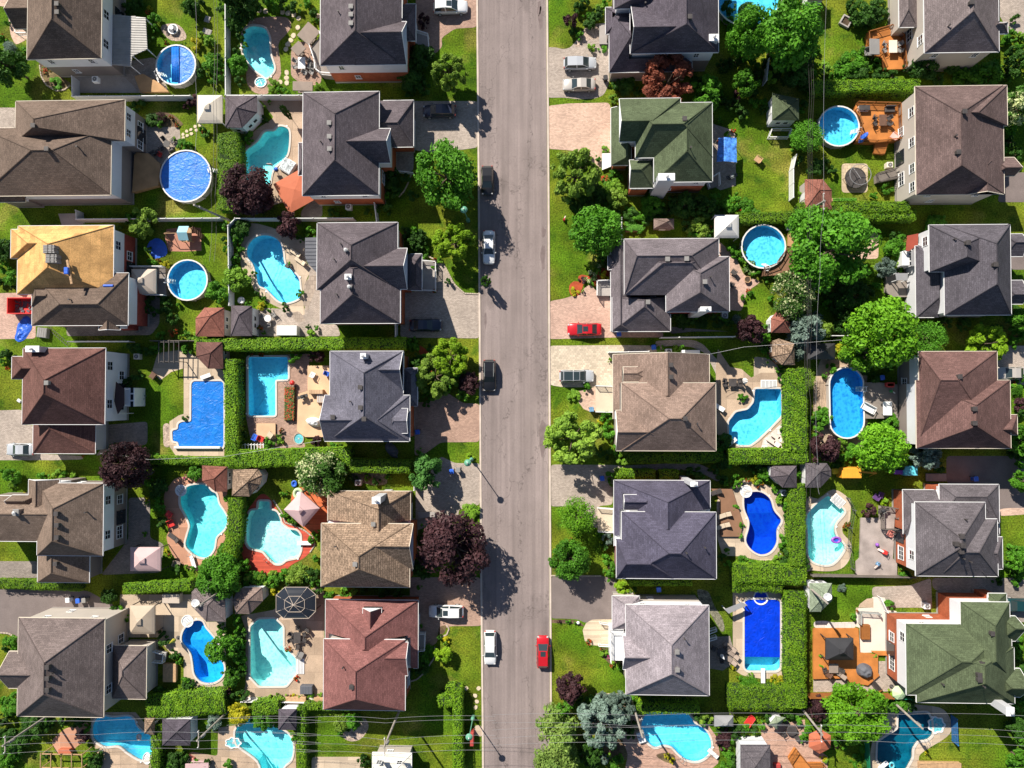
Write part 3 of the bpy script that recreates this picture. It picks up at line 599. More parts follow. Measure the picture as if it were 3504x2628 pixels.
def abpool(label,cx,cy,r,kind,shade=0,oval=0,ladder=None,ry=None):
    at(cx,cy); h=1.3; c=P(cx,cy,h); rr=r*MPX*.985*.987; sy=(ry/r) if ry else 1; n=28; c0=(c.x,c.y)
    k='open' if kind in('open','half','cover') else kind
    if kind=='oval': sy=ry/r
    root=thing('above_ground_pool',label,'pool',(c.x,c.y,0),'above-ground pools')
    w=MB()
    def ring(R_,z): return [(c.x+math.cos(2*PI*i/n)*R_,c.y+math.sin(2*PI*i/n)*R_*sy + (0 if not ry else 0),z) for i in range(n)]
    def sup(R_,z):
        if not ry: return ring(R_,z)
        a=rr*(sy-1); return [(c.x+math.cos(2*PI*i/n)*R_,c.y+math.sin(2*PI*i/n)*R_+(a if math.sin(2*PI*i/n)>0 else -a),z) for i in range(n)]
    def shell(mb,A,B_): o=A+B_; mb.add(o,[(i,(i+1)%n,n+(i+1)%n,n+i) for i in range(n)])
    shell(w,sup(rr-.06,0),sup(rr-.06,h)); up=w
    for i in range(0,n,2): p=sup(rr-.02,0)[i]; up.box((p[0]-.06,p[1]-.06,0),(p[0]+.06,p[1]+.06,h-.03))
    w.build('wall',mat('pool_wall',(.50,.46,.42),.5,.05,1,.04,0),root)
    rl=MB(); a=sup(rr+.06,h); b=sup(rr-.13,h); rl.add(a+b,[(i,(i+1)%n,n+(i+1)%n,n+i) for i in range(n)]); shell(rl,sup(rr+.06,h-.07),a); shell(rl,sup(rr-.13,h-.07)[::-1],b[::-1]); ro=rl.build('top_rail',mat('pool_rail',(.70,.67,.64),.5,.04,1,.04),root)
    ln=MB(); shell(ln,sup(rr-.09,.1)[::-1],sup(rr-.09,h-.02)[::-1]); q=sup(rr-.09,.1); ln.add(q,[tuple(range(n))]); ln.build('liner',liner(k),root)
    wt=MB()
    if kind=='cover': q=sup(rr-.1,h-.12); wt.add(q,[tuple(range(n))]); wt.build('solar_cover',covermat('solar'),root)
    else:
        q=sup(rr-.1,h-.16); wt.add(q,[tuple(range(n))]); wt.build('water',water(k),root)
        if kind=='half':
            cv=MB(); g=14
            for i in range(g):
                for j in range(g): pass
            x0=c.x+rr*.1; pts=[(x,y) for x,y,_ in sup(rr-.12,0)]; pts=clip_half(pts,1,0,-x0); cv.add([(x,y,h-.13) for x,y in pts],tri2d(pts)); cv.build('solar_cover',covermat('solar'),root)
            fo=MB(); yy=c.y-rr*.93
            for i in range(6):
                x=c.x-rr*.2+i*.18; fo.tube((x,c.y+rr*.9,h-.1+.05*(i%2)),(x+.1,c.y-rr*.85,h-.1+.06*((i+1)%2)),.11,n=7)
            fo.build('folded_cover',covermat('cover'),root,smooth=True)
    ld_=MB(); lx,ly=(P(*ladder,h)[:2] if ladder else (c.x+rr*math.cos(hsh(label)),c.y+rr*math.sin(hsh(label)))); d=Vector((lx-c.x,ly-c.y,0)).normalized(); t=Vector((-d.y,d.x,0)); o=Vector((c.x,c.y,0))+d*rr
    if ry: d=Vector((1,0,0)); t=Vector((0,1,0)); o=Vector((c.x+rr,c.y+rr*.8,0))
    for s in(-.3,.3):
        ld_.tube(o+t*s+d*.75,o+t*s+d*.12+Vector((0,0,h+.75)),.03,n=6); ld_.tube(o+t*s-d*.75+Vector((0,0,.3)),o+t*s-d*.12+Vector((0,0,h+.75)),.03,n=6); ld_.tube(o+t*s+d*.12+Vector((0,0,h+.75)),o+t*s-d*.12+Vector((0,0,h+.75)),.03,n=6)
    for k_ in range(4):
        z=.25+k_*.3; f=.75-.14*k_; m4=Matrix(((t.x,d.x,0,o.x),(t.y,d.y,0,o.y),(0,0,1,0),(0,0,0,1))); ld_.box((-.3,f-.08,z),(.3,f+.04,z+.04),0,m4); ld_.box((-.3,-f-.06,z+.25),(.3,-f+.12,z+.29),0,m4)
    ld_.build('ladder',mt('white'),root)
# ---------------------------------------------------------------- plants
def leaf_proto(name,n,lobes,size,seed,conic=0,flat=.75,open_=0):
    r=random.Random(seed); vs=[]; fs=[]; att=[]; L_=[]
    for i in range(lobes):
        for _ in range(50):
            p=Vector((r.uniform(-1,1),r.uniform(-1,1),r.uniform(-1,1)))
            if p.length<1: break
        if conic: z=r.random()**1.6; a=r.uniform(0,2*PI); q=(1-z)*.75*math.sqrt(r.random()); p=Vector((math.cos(a)*q,math.sin(a)*q,z*1.9-.6)); rad=.2*(1.25-z)
        else:
            rad=r.uniform(.15,.35); l=p.length or 1; p=p/l*(l**.5)*(1.07-rad*.85); p.z*=flat
            if open_: rad*=.62; p*=1.12
        L_.append((p,rad,r.uniform(0,1)))
    tot=sum(l[1]**2 for l in L_)
    for p,rad,cv in L_:
        for k in range(int(n*rad*rad/tot)):
            d=Vector((r.gauss(0,1),r.gauss(0,1),r.gauss(.25,1))).normalized(); c=p+d*rad*r.uniform(.65,1.08)
            nn=(d+Vector((r.gauss(0,.5),r.gauss(0,.5),r.gauss(.35,.5)))).normalized(); u=nn.orthogonal().normalized(); u=Matrix.Rotation(r.uniform(0,2*PI),3,nn)@u; w=nn.cross(u); s=size*r.uniform(.6,1.25)
            o=len(vs); vs+= [c-u*s,c-w*s*.55+nn*s*.12,c+u*s,c+w*s*.55+nn*s*.12]; fs.append((o,o+1,o+2,o+3)); att.append(max(0,min(1,.55*cv*.8+.45*r.random()+.06)))
    m=MB(); m.v=[tuple(v) for v in vs]; m.f=fs; m.uv=[None]*len(fs); m.mi=[0]*len(fs); m.att=att
    me=bpy.data.meshes.new(name); me.from_pydata(m.v,[],m.f); a=me.attributes.new('v','FLOAT','FACE'); a.data.foreach_set('value',att); me.materials.append(leafmat('leaf')); return me
PROTO={}
def protos():
    for s in range(4): PROTO['big',s]=leaf_proto('crown',7600,58,.060,10+s)
    for s in range(3): PROTO['open',s]=leaf_proto('crown',7600,66,.068,60+s,open_=1)
    for s in range(4): PROTO['mid',s]=leaf_proto('crown',2600,30,.10,20+s)
    for s in range(4): PROTO['small',s]=leaf_proto('foliage',900,14,.15,30+s,flat=.8)
    for s in range(2): PROTO['cone',s]=leaf_proto('crown',3200,60,.075,40+s,conic=1)
    for s in range(2): PROTO['globe',s]=leaf_proto('crown',5200,90,.05,50+s,flat=.85)
    for s in range(2):
        r=random.Random(s+5); t=MB(); prev=Vector((0,0,-.6))
        t.tube((0,0,-1),(0.02,0,-.25),.085,.055,9)
        for k in range(7):
            a=2*PI*k/7+r.uniform(-.3,.3); e=Vector((math.cos(a)*.55,math.sin(a)*.55,r.uniform(-.05,.35))); st=Vector((0,0,-.45+.04*k)); md=(st+e)/2+Vector((0,0,.08)); t.tube(st,md,.04,.027,6,False); t.tube(md,e,.027,.009,6,False)
        t.tube((0.02,0,-.25),(.05,.03,.5),.055,.012,8)
        me=bpy.data.meshes.new('trunk'); me.from_pydata(t.v,[],t.f); me.materials.append(mat('bark',(.13,.095,.07),.95,.3,3,.3)); PROTO['trunk',s]=me
def tree(desc,kind,cx,cy,r,h):
    if not PROTO: protos()
    if ('tree' in desc or h>=4) and r>90: h*=1.3 if r>120 else 1.15
    at(cx,cy); hc=h*.55; p=P(cx,cy,hc); rad=r*MPX*(1-hc/H); rn=random.Random(hsh((desc,OX+cx,OY+cy))); istree='tree' in desc or 'conifer' in desc or 'spruce' in desc or 'evergreen' in desc or h>=4
    if istree: rad*=1.06
    cl='cone' if kind=='blue' and ('conif' in desc or 'conical' in desc) or 'cone' in desc or 'pyramid' in desc or 'columnar' in desc else ('globe' if ('globe' in desc or 'ball' in desc or 'clipped' in desc) else ('big' if rad>2.6 else ('mid' if rad>1.1 else 'small')))
    if 'bare' in desc or 'open' in desc or 'thin' in desc or ('spruce' in desc) or (istree and kind in('light2','lime','red') and rad>2): cl='open'
    ns={'big':4,'open':3,'mid':4,'small':4,'cone':2,'globe':2}[cl]; me=PROTO[cl,rn.randrange(ns)]
    sz=Vector((rad*rn.uniform(.9,1.12),rad*rn.uniform(.9,1.12),max(h*.46 if istree else h*.52,.15))); rz=rn.uniform(0,2*PI)
    nm='tree' if istree else ('flowering_plant' if 'flower' in desc or 'flower' in kind else 'shrub')
    zc=h-sz.z*.95 if cl!='cone' else h*.42
    spec=(nm,desc,kind,p,rad,h,cl,me,sz,rz,zc,istree,(LX,LY,OX,OY))
    if nm=='shrub': SHR.append(spec)
    else: plant(*spec)
SHR=[]
def plant(nm,desc,kind,p,rad,h,cl,me,sz,rz,zc,istree,A):
    global LX,LY,OX,OY
    LX,LY,OX,OY=A; rn=random.Random(hsh((desc,A)))
    root=thing(nm,desc,{'tree':'tree','shrub':'shrub'}.get(nm,'plant'),(p.x,p.y,0),{'tree':'trees in the gardens','shrub':'shrubs in the gardens'}.get(nm,'flowering plants in the gardens')); root['plant']=1
    o=bpy.data.objects.new('crown' if istree else 'foliage',me); C.objects.link(o); o.parent=root; o.location=(0,0,zc); o.scale=sz if cl!='cone' else (rad*1.15,rad*1.15,h*.45); o.rotation_euler=(rn.uniform(-.2,.2),rn.uniform(-.2,.2),rz)
    o.material_slots[0].link='OBJECT'; o.material_slots[0].material=leafmat(kind)
    if istree or h>1.5:
        t=bpy.data.objects.new('trunk',PROTO['trunk',rn.randrange(2)]); C.objects.link(t); t.parent=root; zt=max(zc,.4); t.location=(0,0,zt); t.scale=(rad*.55 if not istree else rad*.8,rad*.55 if not istree else rad*.8,zt if not istree else zt); t.rotation_euler=(0,0,rz)
def flush_shrubs(keep=290):
    SHR.sort(key=lambda s:-s[4])
    for s in SHR[:keep]: plant(*s)
    tiny=[leaf_proto('tiny',300,9,.27,80+i,flat=.8) for i in range(3)]; data=[]
    for me in tiny: data.append(([v.co.copy() for v in me.vertices],[tuple(f.vertices) for f in me.polygons],[a.value for a in me.attributes['v'].data]))
    m=MB(); m.att=[]; ks=[]; rn=random.Random(3)
    for nm,desc,kind,p,rad,h,cl,me,sz,rz,zc,it,A in SHR[keep:]:
        if kind not in ks: ks.append(kind)
        V,Fc,at_=data[rn.randrange(3)]; R3=Matrix.Rotation(rz,3,'Z'); o=len(m.v); sh=rn.uniform(-.12,.12)
        for v in V: w=R3@Vector((v.x*sz.x,v.y*sz.y,v.z*sz.z)); m.v.append((p.x+w.x,p.y+w.y,max(.02,zc+w.z)))
        k=ks.index(kind)
        for f in Fc: m.f.append([o+i for i in f]); m.mi.append(k); m.uv.append(None)
        m.att+= [min(1,max(0,a+sh)) for a in at_]
    if m.f: o=m.build('undergrowth',[leafmat(k) for k in ks]); o['kind']='stuff'; o['label']='small leafy plants and ground cover filling the garden beds and fence lines'; o['category']='undergrowth'
def hedge(label,pts,hw,h,kind='hedge'):
    at(*pts[len(pts)//2] if len(pts)>2 else ((pts[0][0]+pts[1][0])/2,(pts[0][1]+pts[1][1])/2)); w=[P(x,y,h) for x,y in pts]; W_=hw*MPX; r=random.Random(hsh(label)); c=P(LX,LY,0); root=thing('hedge',label,'hedge',(c.x,c.y,0),'hedges')
    core=MB(); lf=MB(); vs=[];fs=[];att=[]
    def put(c,nn):
        nn=(nn+Vector((r.gauss(0,.33),r.gauss(0,.33),r.gauss(.2,.33)))).normalized(); u=nn.orthogonal().normalized(); u=Matrix.Rotation(r.uniform(0,2*PI),3,nn)@u; v=nn.cross(u); s=.115*r.uniform(.6,1.3); o=len(vs)
        vs.extend([c-u*s,c-v*s*.6,c+u*s,c+v*s*.6]); fs.append((o,o+1,o+2,o+3)); cv=noise.noise(c*.9)*.5+.5; att.append(max(0,min(1,.5*cv+.5*r.random())))
    for a,b in zip(w,w[1:]):
        d=(b-a); L_=d.length; d=d/L_; nrm=Vector((-d.y,d.x,0)); g=Vector((0,0,-h))
        k=Matrix(((d.x,nrm.x,0,a.x),(d.y,nrm.y,0,a.y),(0,0,1,0),(0,0,0,1))); core.bbox((-.05,-W_+.14,.0),(L_+.05,W_-.14,h-.13),.25,k)
        nt=int(L_*2*W_*85)
        for _ in range(nt):
            s=r.uniform(-.1,L_+.1); t=r.uniform(-1,1); ww=W_*(1+.16*noise.noise(Vector((a.x+d.x*s,a.y+d.y*s,1))*.8)); z=h-.28*abs(t)**5+.24*noise.noise(Vector((a.x+d.x*s,a.y+d.y*s+t,3))*1.3)+r.gauss(0,.03); put(a+d*s+nrm*t*ww+Vector((0,0,z-h)),Vector((0,0,1))+nrm*t**5)
        for sd in(-1,1):
            for _ in range(int(L_*h*38)):
                s=r.uniform(-.1,L_+.1); z=r.random()**.7*h; ww=W_*(1+.16*noise.noise(Vector((a.x+d.x*s,a.y+d.y*s,1))*.8)); put(a+d*s+nrm*sd*(ww+r.gauss(-.02,.04))+Vector((0,0,z-h)),nrm*sd+Vector((0,0,.3)))
        for e,sg in((0,-1),(L_,1)):
            for _ in range(int(2*W_*h*30)):
                put(a+d*(e+sg*.06)+nrm*r.uniform(-1,1)*W_+Vector((0,0,r.random()*h-h)),d*sg)
    core.build('branches',mat('hedge_core',(.02,.04,.01),.95,.2,2,.2),root)
    off=root.location; me=bpy.data.meshes.new('foliage'); me.from_pydata([tuple(v-off) for v in vs],[],fs); a=me.attributes.new('v','FLOAT','FACE'); a.data.foreach_set('value',att); me.materials.append(leafmat(kind)); o=bpy.data.objects.new('foliage',me); C.objects.link(o); o.parent=root
# ---------------------------------------------------------------- fences and small structures
def fence(label,pts,h,m):
    i=len(pts)//2; at((pts[i-1][0]+pts[i][0])/2,(pts[i-1][1]+pts[i][1])/2); w=[P(x,y,h) for x,y in pts]; c=P(LX,LY,0); root=thing('fence',label,'fence',(c.x,c.y,0)); pm=MB(); net=m in('wire','greenmesh','bluenet')
    for a,b in zip(w,w[1:]):
        d=b-a; L_=d.length
        if L_<.05: continue
        d/=L_; nrm=Vector((-d.y,d.x,0)); k=Matrix(((d.x,nrm.x,0,a.x),(d.y,nrm.y,0,a.y),(0,0,1,0),(0,0,0,1)))
        if m=='wire':
            for j in range(int(L_/.25)): pm.tube(k@Vector((j*.25,0,.1)),k@Vector((j*.25,0,h-.05)),.012,n=4)
            for z in(.1,.5,h-.05): pm.tube(k@Vector((0,0,z)),k@Vector((L_,0,z)),.02,n=4)
        else:
            pm.box((0,-.025,.06),(L_,.025,h-.06),0,k); pm.box((0,-.045,h-.06),(L_,.045,h),0,k); pm.box((0,-.04,.04),(L_,.04,.16),0,k)
            for j in range(int(L_/.3)): pm.box((j*.3,-.035,.17),(j*.3+.26,-.0255,h-.065),0,k); pm.box((j*.3,.0255,.17),(j*.3+.26,.035,h-.065),0,k)
    pm.build('panel',mt(m),root); done=[]
    for a,b in zip(w,w[1:]):
        L_=(b-a).length; n=max(1,round(L_/2.6))
        for j in range(n+1):
            q=a+(b-a)*j/n
            if any((q-x).length<.3 for x in done): continue
            done.append(q); po=MB(); po.box((q.x-.06,q.y-.06,0),(q.x+.06,q.y+.06,h+.05)); po.add([(q.x-.08,q.y-.08,h+.052),(q.x+.08,q.y-.08,h+.052),(q.x+.08,q.y+.08,h+.052),(q.x-.08,q.y+.08,h+.052),(q.x,q.y,h+.13)],[(0,1,4),(1,2,4),(2,3,4),(3,0,4)]); po.build('post',mt(m),root)
def kerb(label,pts):
    w=[P(x,y,.1) for x,y in pts]; at(*pts[len(pts)//2]); root=thing('garden_edging',label,'edging',(w[0].x,w[0].y,0)); m=MB()
    for a,b in zip(w,w[1:]):
        L_=(b-a).length; n=max(1,int(L_/.32)); d=(b-a)/L_; nrm=Vector((-d.y,d.x,0)); k=Matrix(((d.x,nrm.x,0,a.x),(d.y,nrm.y,0,a.y),(0,0,1,0),(0,0,0,1)))
        for j in range(n): m.bbox((j*L_/n+.01,-.1,0),((j+1)*L_/n-.01,.1,.13),.03,k)
    m.build('edging_stones',mat('edging',(.44,.37,.30),.9,.2,3,.2),root)
def awning(label,pts,h,m):
    cx=sum(p[0] for p in pts)/len(pts); cy=sum(p[1] for p in pts)/len(pts); at(cx,cy); w=[P(x,y,h)[:2] for x,y in pts]; c=P(cx,cy,0); root=thing('awning',label,'awning',(c.x,c.y,0)); s=MB(); s.prism(w,h-.06,h); a=s.build('canopy_sheet',mt(m),root)
    B=bb(w); rb=MB()
    if m in('zinc','slate'):
        y=B[1]+.1
        while y<B[3]:
            xs=[]
            for i in range(len(w)):
                p,q=w[i],w[(i+1)%len(w)]
                if (p[1]>y)!=(q[1]>y): xs.append(p[0]+(y-p[1])*(q[0]-p[0])/(q[1]-p[1]))
            if len(xs)>=2: rb.box((min(xs),y-.05,h+.002),(max(xs),y+.05,h+.07))
            y+=.24 if m=='zinc' else .5
        rb.build('rib',mt(m),a)
    for p in w[1:-1] if len(w)>4 else w:
        q=Vector((*p,0)); ce=Vector((c.x,c.y,0)); q=q+(ce-q).normalized()*.12; po=MB(); po.box((q.x-.05,q.y-.05,0),(q.x+.05,q.y+.05,h-.06)); po.build('post',mt('white' if m!='slate' else 'slate'),root)
def hiproof(mb,w,h,ap,za,over=0):
    n=len(w); A=Vector((ap[0],ap[1],za))
    for i in range(n):
        p=Vector((*w[i],h)); q=Vector((*w[(i+1)%n],h)); nn=(q-p).cross(A-p).normalized(); e=(q-p).normalized(); v=nn.cross(e); mb.add([p,q,A],[(0,1,2)],0,[[(x.dot(e),x.dot(v)) for x in(p,q,A)]])
def shed(label,rc,wc,pts,h,apex,wins=1):
    cx=sum(p[0] for p in pts)/len(pts); cy=sum(p[1] for p in pts)/len(pts); at(cx,cy); w=ccw([P(x,y,h)[:2] for x,y in pts]); za=h+1.0; a=P(*apex,za); c=P(cx,cy,h); root=thing('garden_shed',label,'shed',(c.x,c.y,0),'garden sheds')
    r=MB(); hiproof(r,w,h,a,za); r.prism(w,h-.1,h-.002,top=False); r.add([(p[0],p[1],h-.1) for p in w],[tuple(range(len(w)-1,-1,-1))]); ro=r.build('roof',RC[rc]() if rc in RC else mt(rc),root)
    rd=MB()
    for p in w: rd.tube((p[0],p[1],h+.02),(a.x,a.y,za+.02),.045,n=5)
    rd.build('ridge_cap',RC[rc]() if rc in RC else mt(rc),ro)
    q=offset(w,-.22); wm=MB(); wm.prism(q,0,h-.1,top=False); wm.build('wall',WC[wc]() if wc in WC else mt('cream'),root)
    if wins:
        n=len(q); rn=random.Random(hsh(label))
        L_=[((Vector(q[(i+1)%n])-Vector(q[i])).length,i) for i in range(n)]; L_=sorted(L_,reverse=True)
        for j,(l,i) in enumerate(L_[:4]):
            p=Vector((*q[i],0)); s=Vector((*q[(i+1)%n],0)); d=(s-p).normalized(); o=Vector((d.y,-d.x,0)); m4=Matrix(((d.x,0,o.x,(p.x+s.x)/2),(d.y,0,o.y,(p.y+s.y)/2),(0,1,0,0),(0,0,0,1)))
            if j==0:
                b=MB(); b.box((-.45,.05,.005),(.45,2.,.05),0,m4); do=b.build('door',mt('white'),root); hb=MB(); hb.box((.33,1.,.05),(.38,1.12,.1),0,m4); hb.build('handle',mt('steel'),do)
            elif l>1.1:
                for u in((-.5,.5) if l>2.2 else (0,)):
                    b=MB(); b.box((u-.35,1.1,.005),(u+.35,1.8,.04),0,m4); wo=b.build('window',mt('white'),root); g=MB(); g.box((u-.28,1.17,.041),(u+.28,1.73,.05),0,m4); g.build('pane',mt('glassdark'),wo)
def gazebo(label,x0,y0,x1,y1,h,m,quad=None):
    pts=quad or [(x0,y0),(x1,y0),(x1,y1),(x0,y1)]; cx=sum(p[0] for p in pts)/len(pts); cy=sum(p[1] for p in pts)/len(pts); at(cx,cy); w=ccw([P(x,y,h-.4)[:2] for x,y in pts]); c=Vector((sum(p[0] for p in w)/len(w),sum(p[1] for p in w)/len(w),0)); root=thing('gazebo',label,'gazebo',c,'gazebos and canopies')
    n=len(w); cn=MB(); he=h-.4; za=h+.65; mids=[tuple(c[:2]+(0,))]
    S_=6; ring=[]
    for k in range(S_+1):
        t=k/S_; z=he+(za-he)*(t**.85); ring.append([(p[0]+(c.x-p[0])*t*.985,p[1]+(c.y-p[1])*t*.985,z) for p in w])
    for k in range(S_): cn.add(ring[k]+ring[k+1],[(i,(i+1)%n,n+(i+1)%n,n+i) for i in range(n)])
    cn.prism(w,he-.25,he-.002,top=False); co=cn.build('canopy',mt(m),root)
    if m!='glass':
        v=MB(); q=[(c.x+(p[0]-c.x)*.22,c.y+(p[1]-c.y)*.22) for p in w]; hiproof(v,q,za-.02,c,za+.22); v.prism(q,za-.12,za-.021,top=False); v.build('vent_cap',mt(m),co)
    else:
        fr=MB()
        for p in w: fr.tube((p[0],p[1],he+.03),(c.x,c.y,za+.04),.035,n=5)
        for t in(0,.5):
            for i in range(n): a=Vector((*w[i],0)).lerp(c,t); b=Vector((*w[(i+1)%n],0)).lerp(c,t); z=he+(za-he)*(t**.85)+.04; fr.tube((a.x,a.y,z),(b.x,b.y,z),.035,n=5)
        fr.build('roof_frame',mt('beige'),co)
    for p in w if n==4 else w[::1]:
        q=Vector((*p,0)).lerp(c,.05); po=MB(); po.box((q.x-.05,q.y-.05,0),(q.x+.05,q.y+.05,he-.05)); po.build('post',mt('dark' if m not in('whitecanvas','cream') else 'white'),root)
DECKS=[]
def deck(label,m,pts,h,rail=None):
    cx=sum(p[0] for p in pts)/len(pts); cy=sum(p[1] for p in pts)/len(pts); at(cx,cy); w=[P(x,y,h)[:2] for x,y in pts]; c=P(cx,cy,h); DECKS.append((w,h)); root=thing('stair' if 'stair' in label else 'deck',label,'deck',(c.x,c.y,0)); d=MB(); d.prism(w,h-.16,h); d.build('floor_boards',mt(m),root); k=MB(); q=offset(ccw(w),-.06); k.prism(q,0,h-.165,top=False); k.build('skirt',mt(m),root)
    if rail:
        r=MB(); n=len(w)
        for i in range(n):
            if i==hsh(label)%n: continue
            railseg(r,Vector((*w[i],h)),Vector((*w[(i+1)%n],h)))
        r.build('railing',mt(rail),root)
def railseg(r,a,b,hh=.95):
    L_=(b-a).length
    if L_<.1: return
    d=(b-a)/L_; z=Vector((0,0,1)); n=max(1,round(L_/1.5)); n_=Vector((-d.y,d.x,0)).normalized(); k=Matrix(((d.x,n_.x,0,a.x),(d.y,n_.y,0,a.y),(d.z,0,1,a.z),(0,0,0,1)))
    r.box((0,-.05,hh-.05),(L_,.05,hh),0,k); r.box((0,-.03,.08),(L_,.03,.13),0,k)
    for j in range(n+1): r.box((j*L_/n-.045,-.045,0),(j*L_/n+.045,.045,hh+.05),0,k)
    for j in range(int(L_/.16)): r.box((j*.16-.018,-.018,.13),(j*.16+.018,.018,hh-.05),0,k)
def railing(label,pts,h):
    at(*pts[len(pts)//2]); w=[P(x,y,h)-Vector((0,0,.95)) for x,y in pts]; root=thing('railing',label,'railing',(w[0].x,w[0].y,0)); r=MB(); f=MB()
    for a,b in zip(w,w[1:]): railseg(r,a,b)
    r.build('balusters',mt('white' if 'grey' not in label else 'steel'),root)
    if w[0].z>.15:
        for a in w[:2]: f.tube((a.x,a.y,0),(a.x,a.y,a.z),.05,n=6)
        f.build('support_posts',mt('white'),root)
# ---------------------------------------------------------------- furniture and small things
def local(name,label,cat,cx,cy,h=0,rz=0,group=None):
    at(cx,cy); p=P(cx,cy,h); return thing(name,label,cat,(p.x,p.y,0),group,rz)
def table(label,cx,cy,r,n,m):
    s=r*MPX; rect='rect' in label or 'square' in label or 'long' in label; root=local('garden_table',label,'table',cx,cy,.75); t=MB(); lx,ly=(s*1.0,s*1.55) if ('rect' in label or 'long' in label) else (s*1.1,s*1.1)
    if rect: t.bbox((-lx,-ly,.71),(lx,ly,.75),.02)
    else: t.lathe((0,0),[(s*1.1,.71),(s*1.15,.73),(s*1.1,.75)],20)
    t.build('tabletop',mt(m),root,False)
    for sx in(-1,1):
        for sy in(-1,1): q=MB(); q.box((sx*lx*.75-.03,sy*ly*.75-.03,0),(sx*lx*.75+.03,sy*ly*.75+.03,.71)); q.build('leg',mt('dark' if m!='white' else 'steel'),root,False)
    p0=root.location.copy()
    for i in range(n):
        if rect: k=[(-1,-.5),(1,-.5),(-1,.5),(1,.5),(0,-1),(0,1)][i]; ox=k[0]*(lx+.42); oy=k[1]*ly if k[0] else k[1]*(ly+.45)
        else: a=2*PI*i/n+.6; ox=math.cos(a)*(s*1.1+.4); oy=math.sin(a)*(s*1.1+.4)
        mk_chair('chair',('woven' if m=='dark' else ('slatted' if m=='brown' else 'light'))+' chair at '+' '.join(label.split()[:2])+' table',(p0.x+ox,p0.y+oy,0),math.atan2(oy,ox)-PI/2,.27,'dark' if m in('dark','brown','taupe') else 'grey')
def mk_chair(name,label,loc,rz,s,m):
    at((loc[0]/H*F+NAD[0]+IW/2-OX)*K,(-loc[1]/H*F+NAD[1]+IH/2-OY)*K)
    root=thing(name,label,'chair',loc,'garden chairs',rz); a=MB(); a.bbox((-s,-s,.40),(s,s,.47),.02); a.build('seat',mt(m),root,False); b=MB()
    b.bbox((-s,s-.05,.47),(s,s+.05,.95),.03,Matrix.Rotation(R(-6),4,'X')); b.build('backrest',mt(m),root,False)
    for sx in(-1,1):
        for sy in(-1,1): q=MB(); q.tube((sx*(s-.03),sy*(s-.03),0),(sx*(s-.04),sy*(s-.04),.41),.02,n=5); q.build('leg',mt('dark'),root,False)
    q=MB()
    for sx in(-1,1): q.box((sx*(s+.02)-.025,-s,.62),(sx*(s+.02)+.025,s,.655))
    q.build('armrest',mt(m),root,False); return root
def chair(label,cx,cy,r,m):
    if 'parasol' in label or 'umbrella' in label: return umbrella(label,cx,cy,r*.9,m)
    s=max(.26,r*MPX*.72); rn=random.Random(hsh((label,cx,cy))); rz=rn.choice([.4,-.5,1.2,-2.2,2.7]); c=P(cx,cy,.45)
    if 'lounger' in label or 'recliner' in label or 'deck chair' in label and s>.45 or 'lounge' in label:
        at(cx,cy); root=thing('sun_lounger',label,'lounger',(c.x,c.y,0),'sun loungers',R(-125) if 'brown deck' not in label else R(-70)); f=MB(); L_=.95; w=.32
        f.box((-w,-L_,.28),(-w+.05,L_,.33)); f.box((w-.05,-L_,.28),(w,L_,.33)); f.build('frame',mt('dark'),root,False); a=MB(); a.bbox((-w+.02,-L_,.33),(w-.02,.25,.40),.03); a.build('cushion',mt(m),root,False); b=MB(); b.bbox((-w+.02,0,-.04),(w-.02,.75,.04),.03,Matrix.Translation((0,.27,.38))@Matrix.Rotation(R(35),4,'X')); b.build('backrest',mt(m),root,False)
        for sx in(-1,1):
            for sy in(-1,1): q=MB(); q.box((sx*(w-.04)-.02,sy*.8-.02,0),(sx*(w-.04)+.02,sy*.8+.02,.29)); q.build('leg',mt('dark'),root,False)
        return
    nm='garden_bench' if 'bench' in label else 'armchair' if 'adirondack' in label or 'armchair' in label or 'sofa' in label else 'garden_chair'
    if 'ornament' in label or 'toy' in label or 'slide' in label or 'scooter' in label or 'swing' in label:
        at(cx,cy); root=thing('toy' if 'ornament' not in label else 'lawn_ornament',label,'toy',(c.x,c.y,0),None,rz); a=MB(); a.bbox((-s,-s*.6,.1),(s*.4,s*.6,.55),.08); a.build('body',mt(m),root,False); b=MB(); b.bbox((0,-s*.3,0),(s*1.6,s*.3,.08),.03,Matrix.Translation((s*.3,0,.45))@Matrix.Rotation(R(22),4,'Y')); b.build('slide_chute',mt('pinklt' if m!='green' else 'white'),root,False); h_=MB()
        for sy in(-1,1): h_.tube((-s*.5,sy*s*.5,0),(-s*.5,sy*s*.5,.9),.03)
        h_.tube((-s*.5,-s*.5,.9),(-s*.5,s*.5,.9),.03); h_.build('handle_bar',mt('dark'),root,False); return
    r_=mk_chair(nm,label,(c.x,c.y,0),rz,min(s,.42),m); at(cx,cy)
    if nm=='garden_bench': r_.scale=(2.2,1,1)
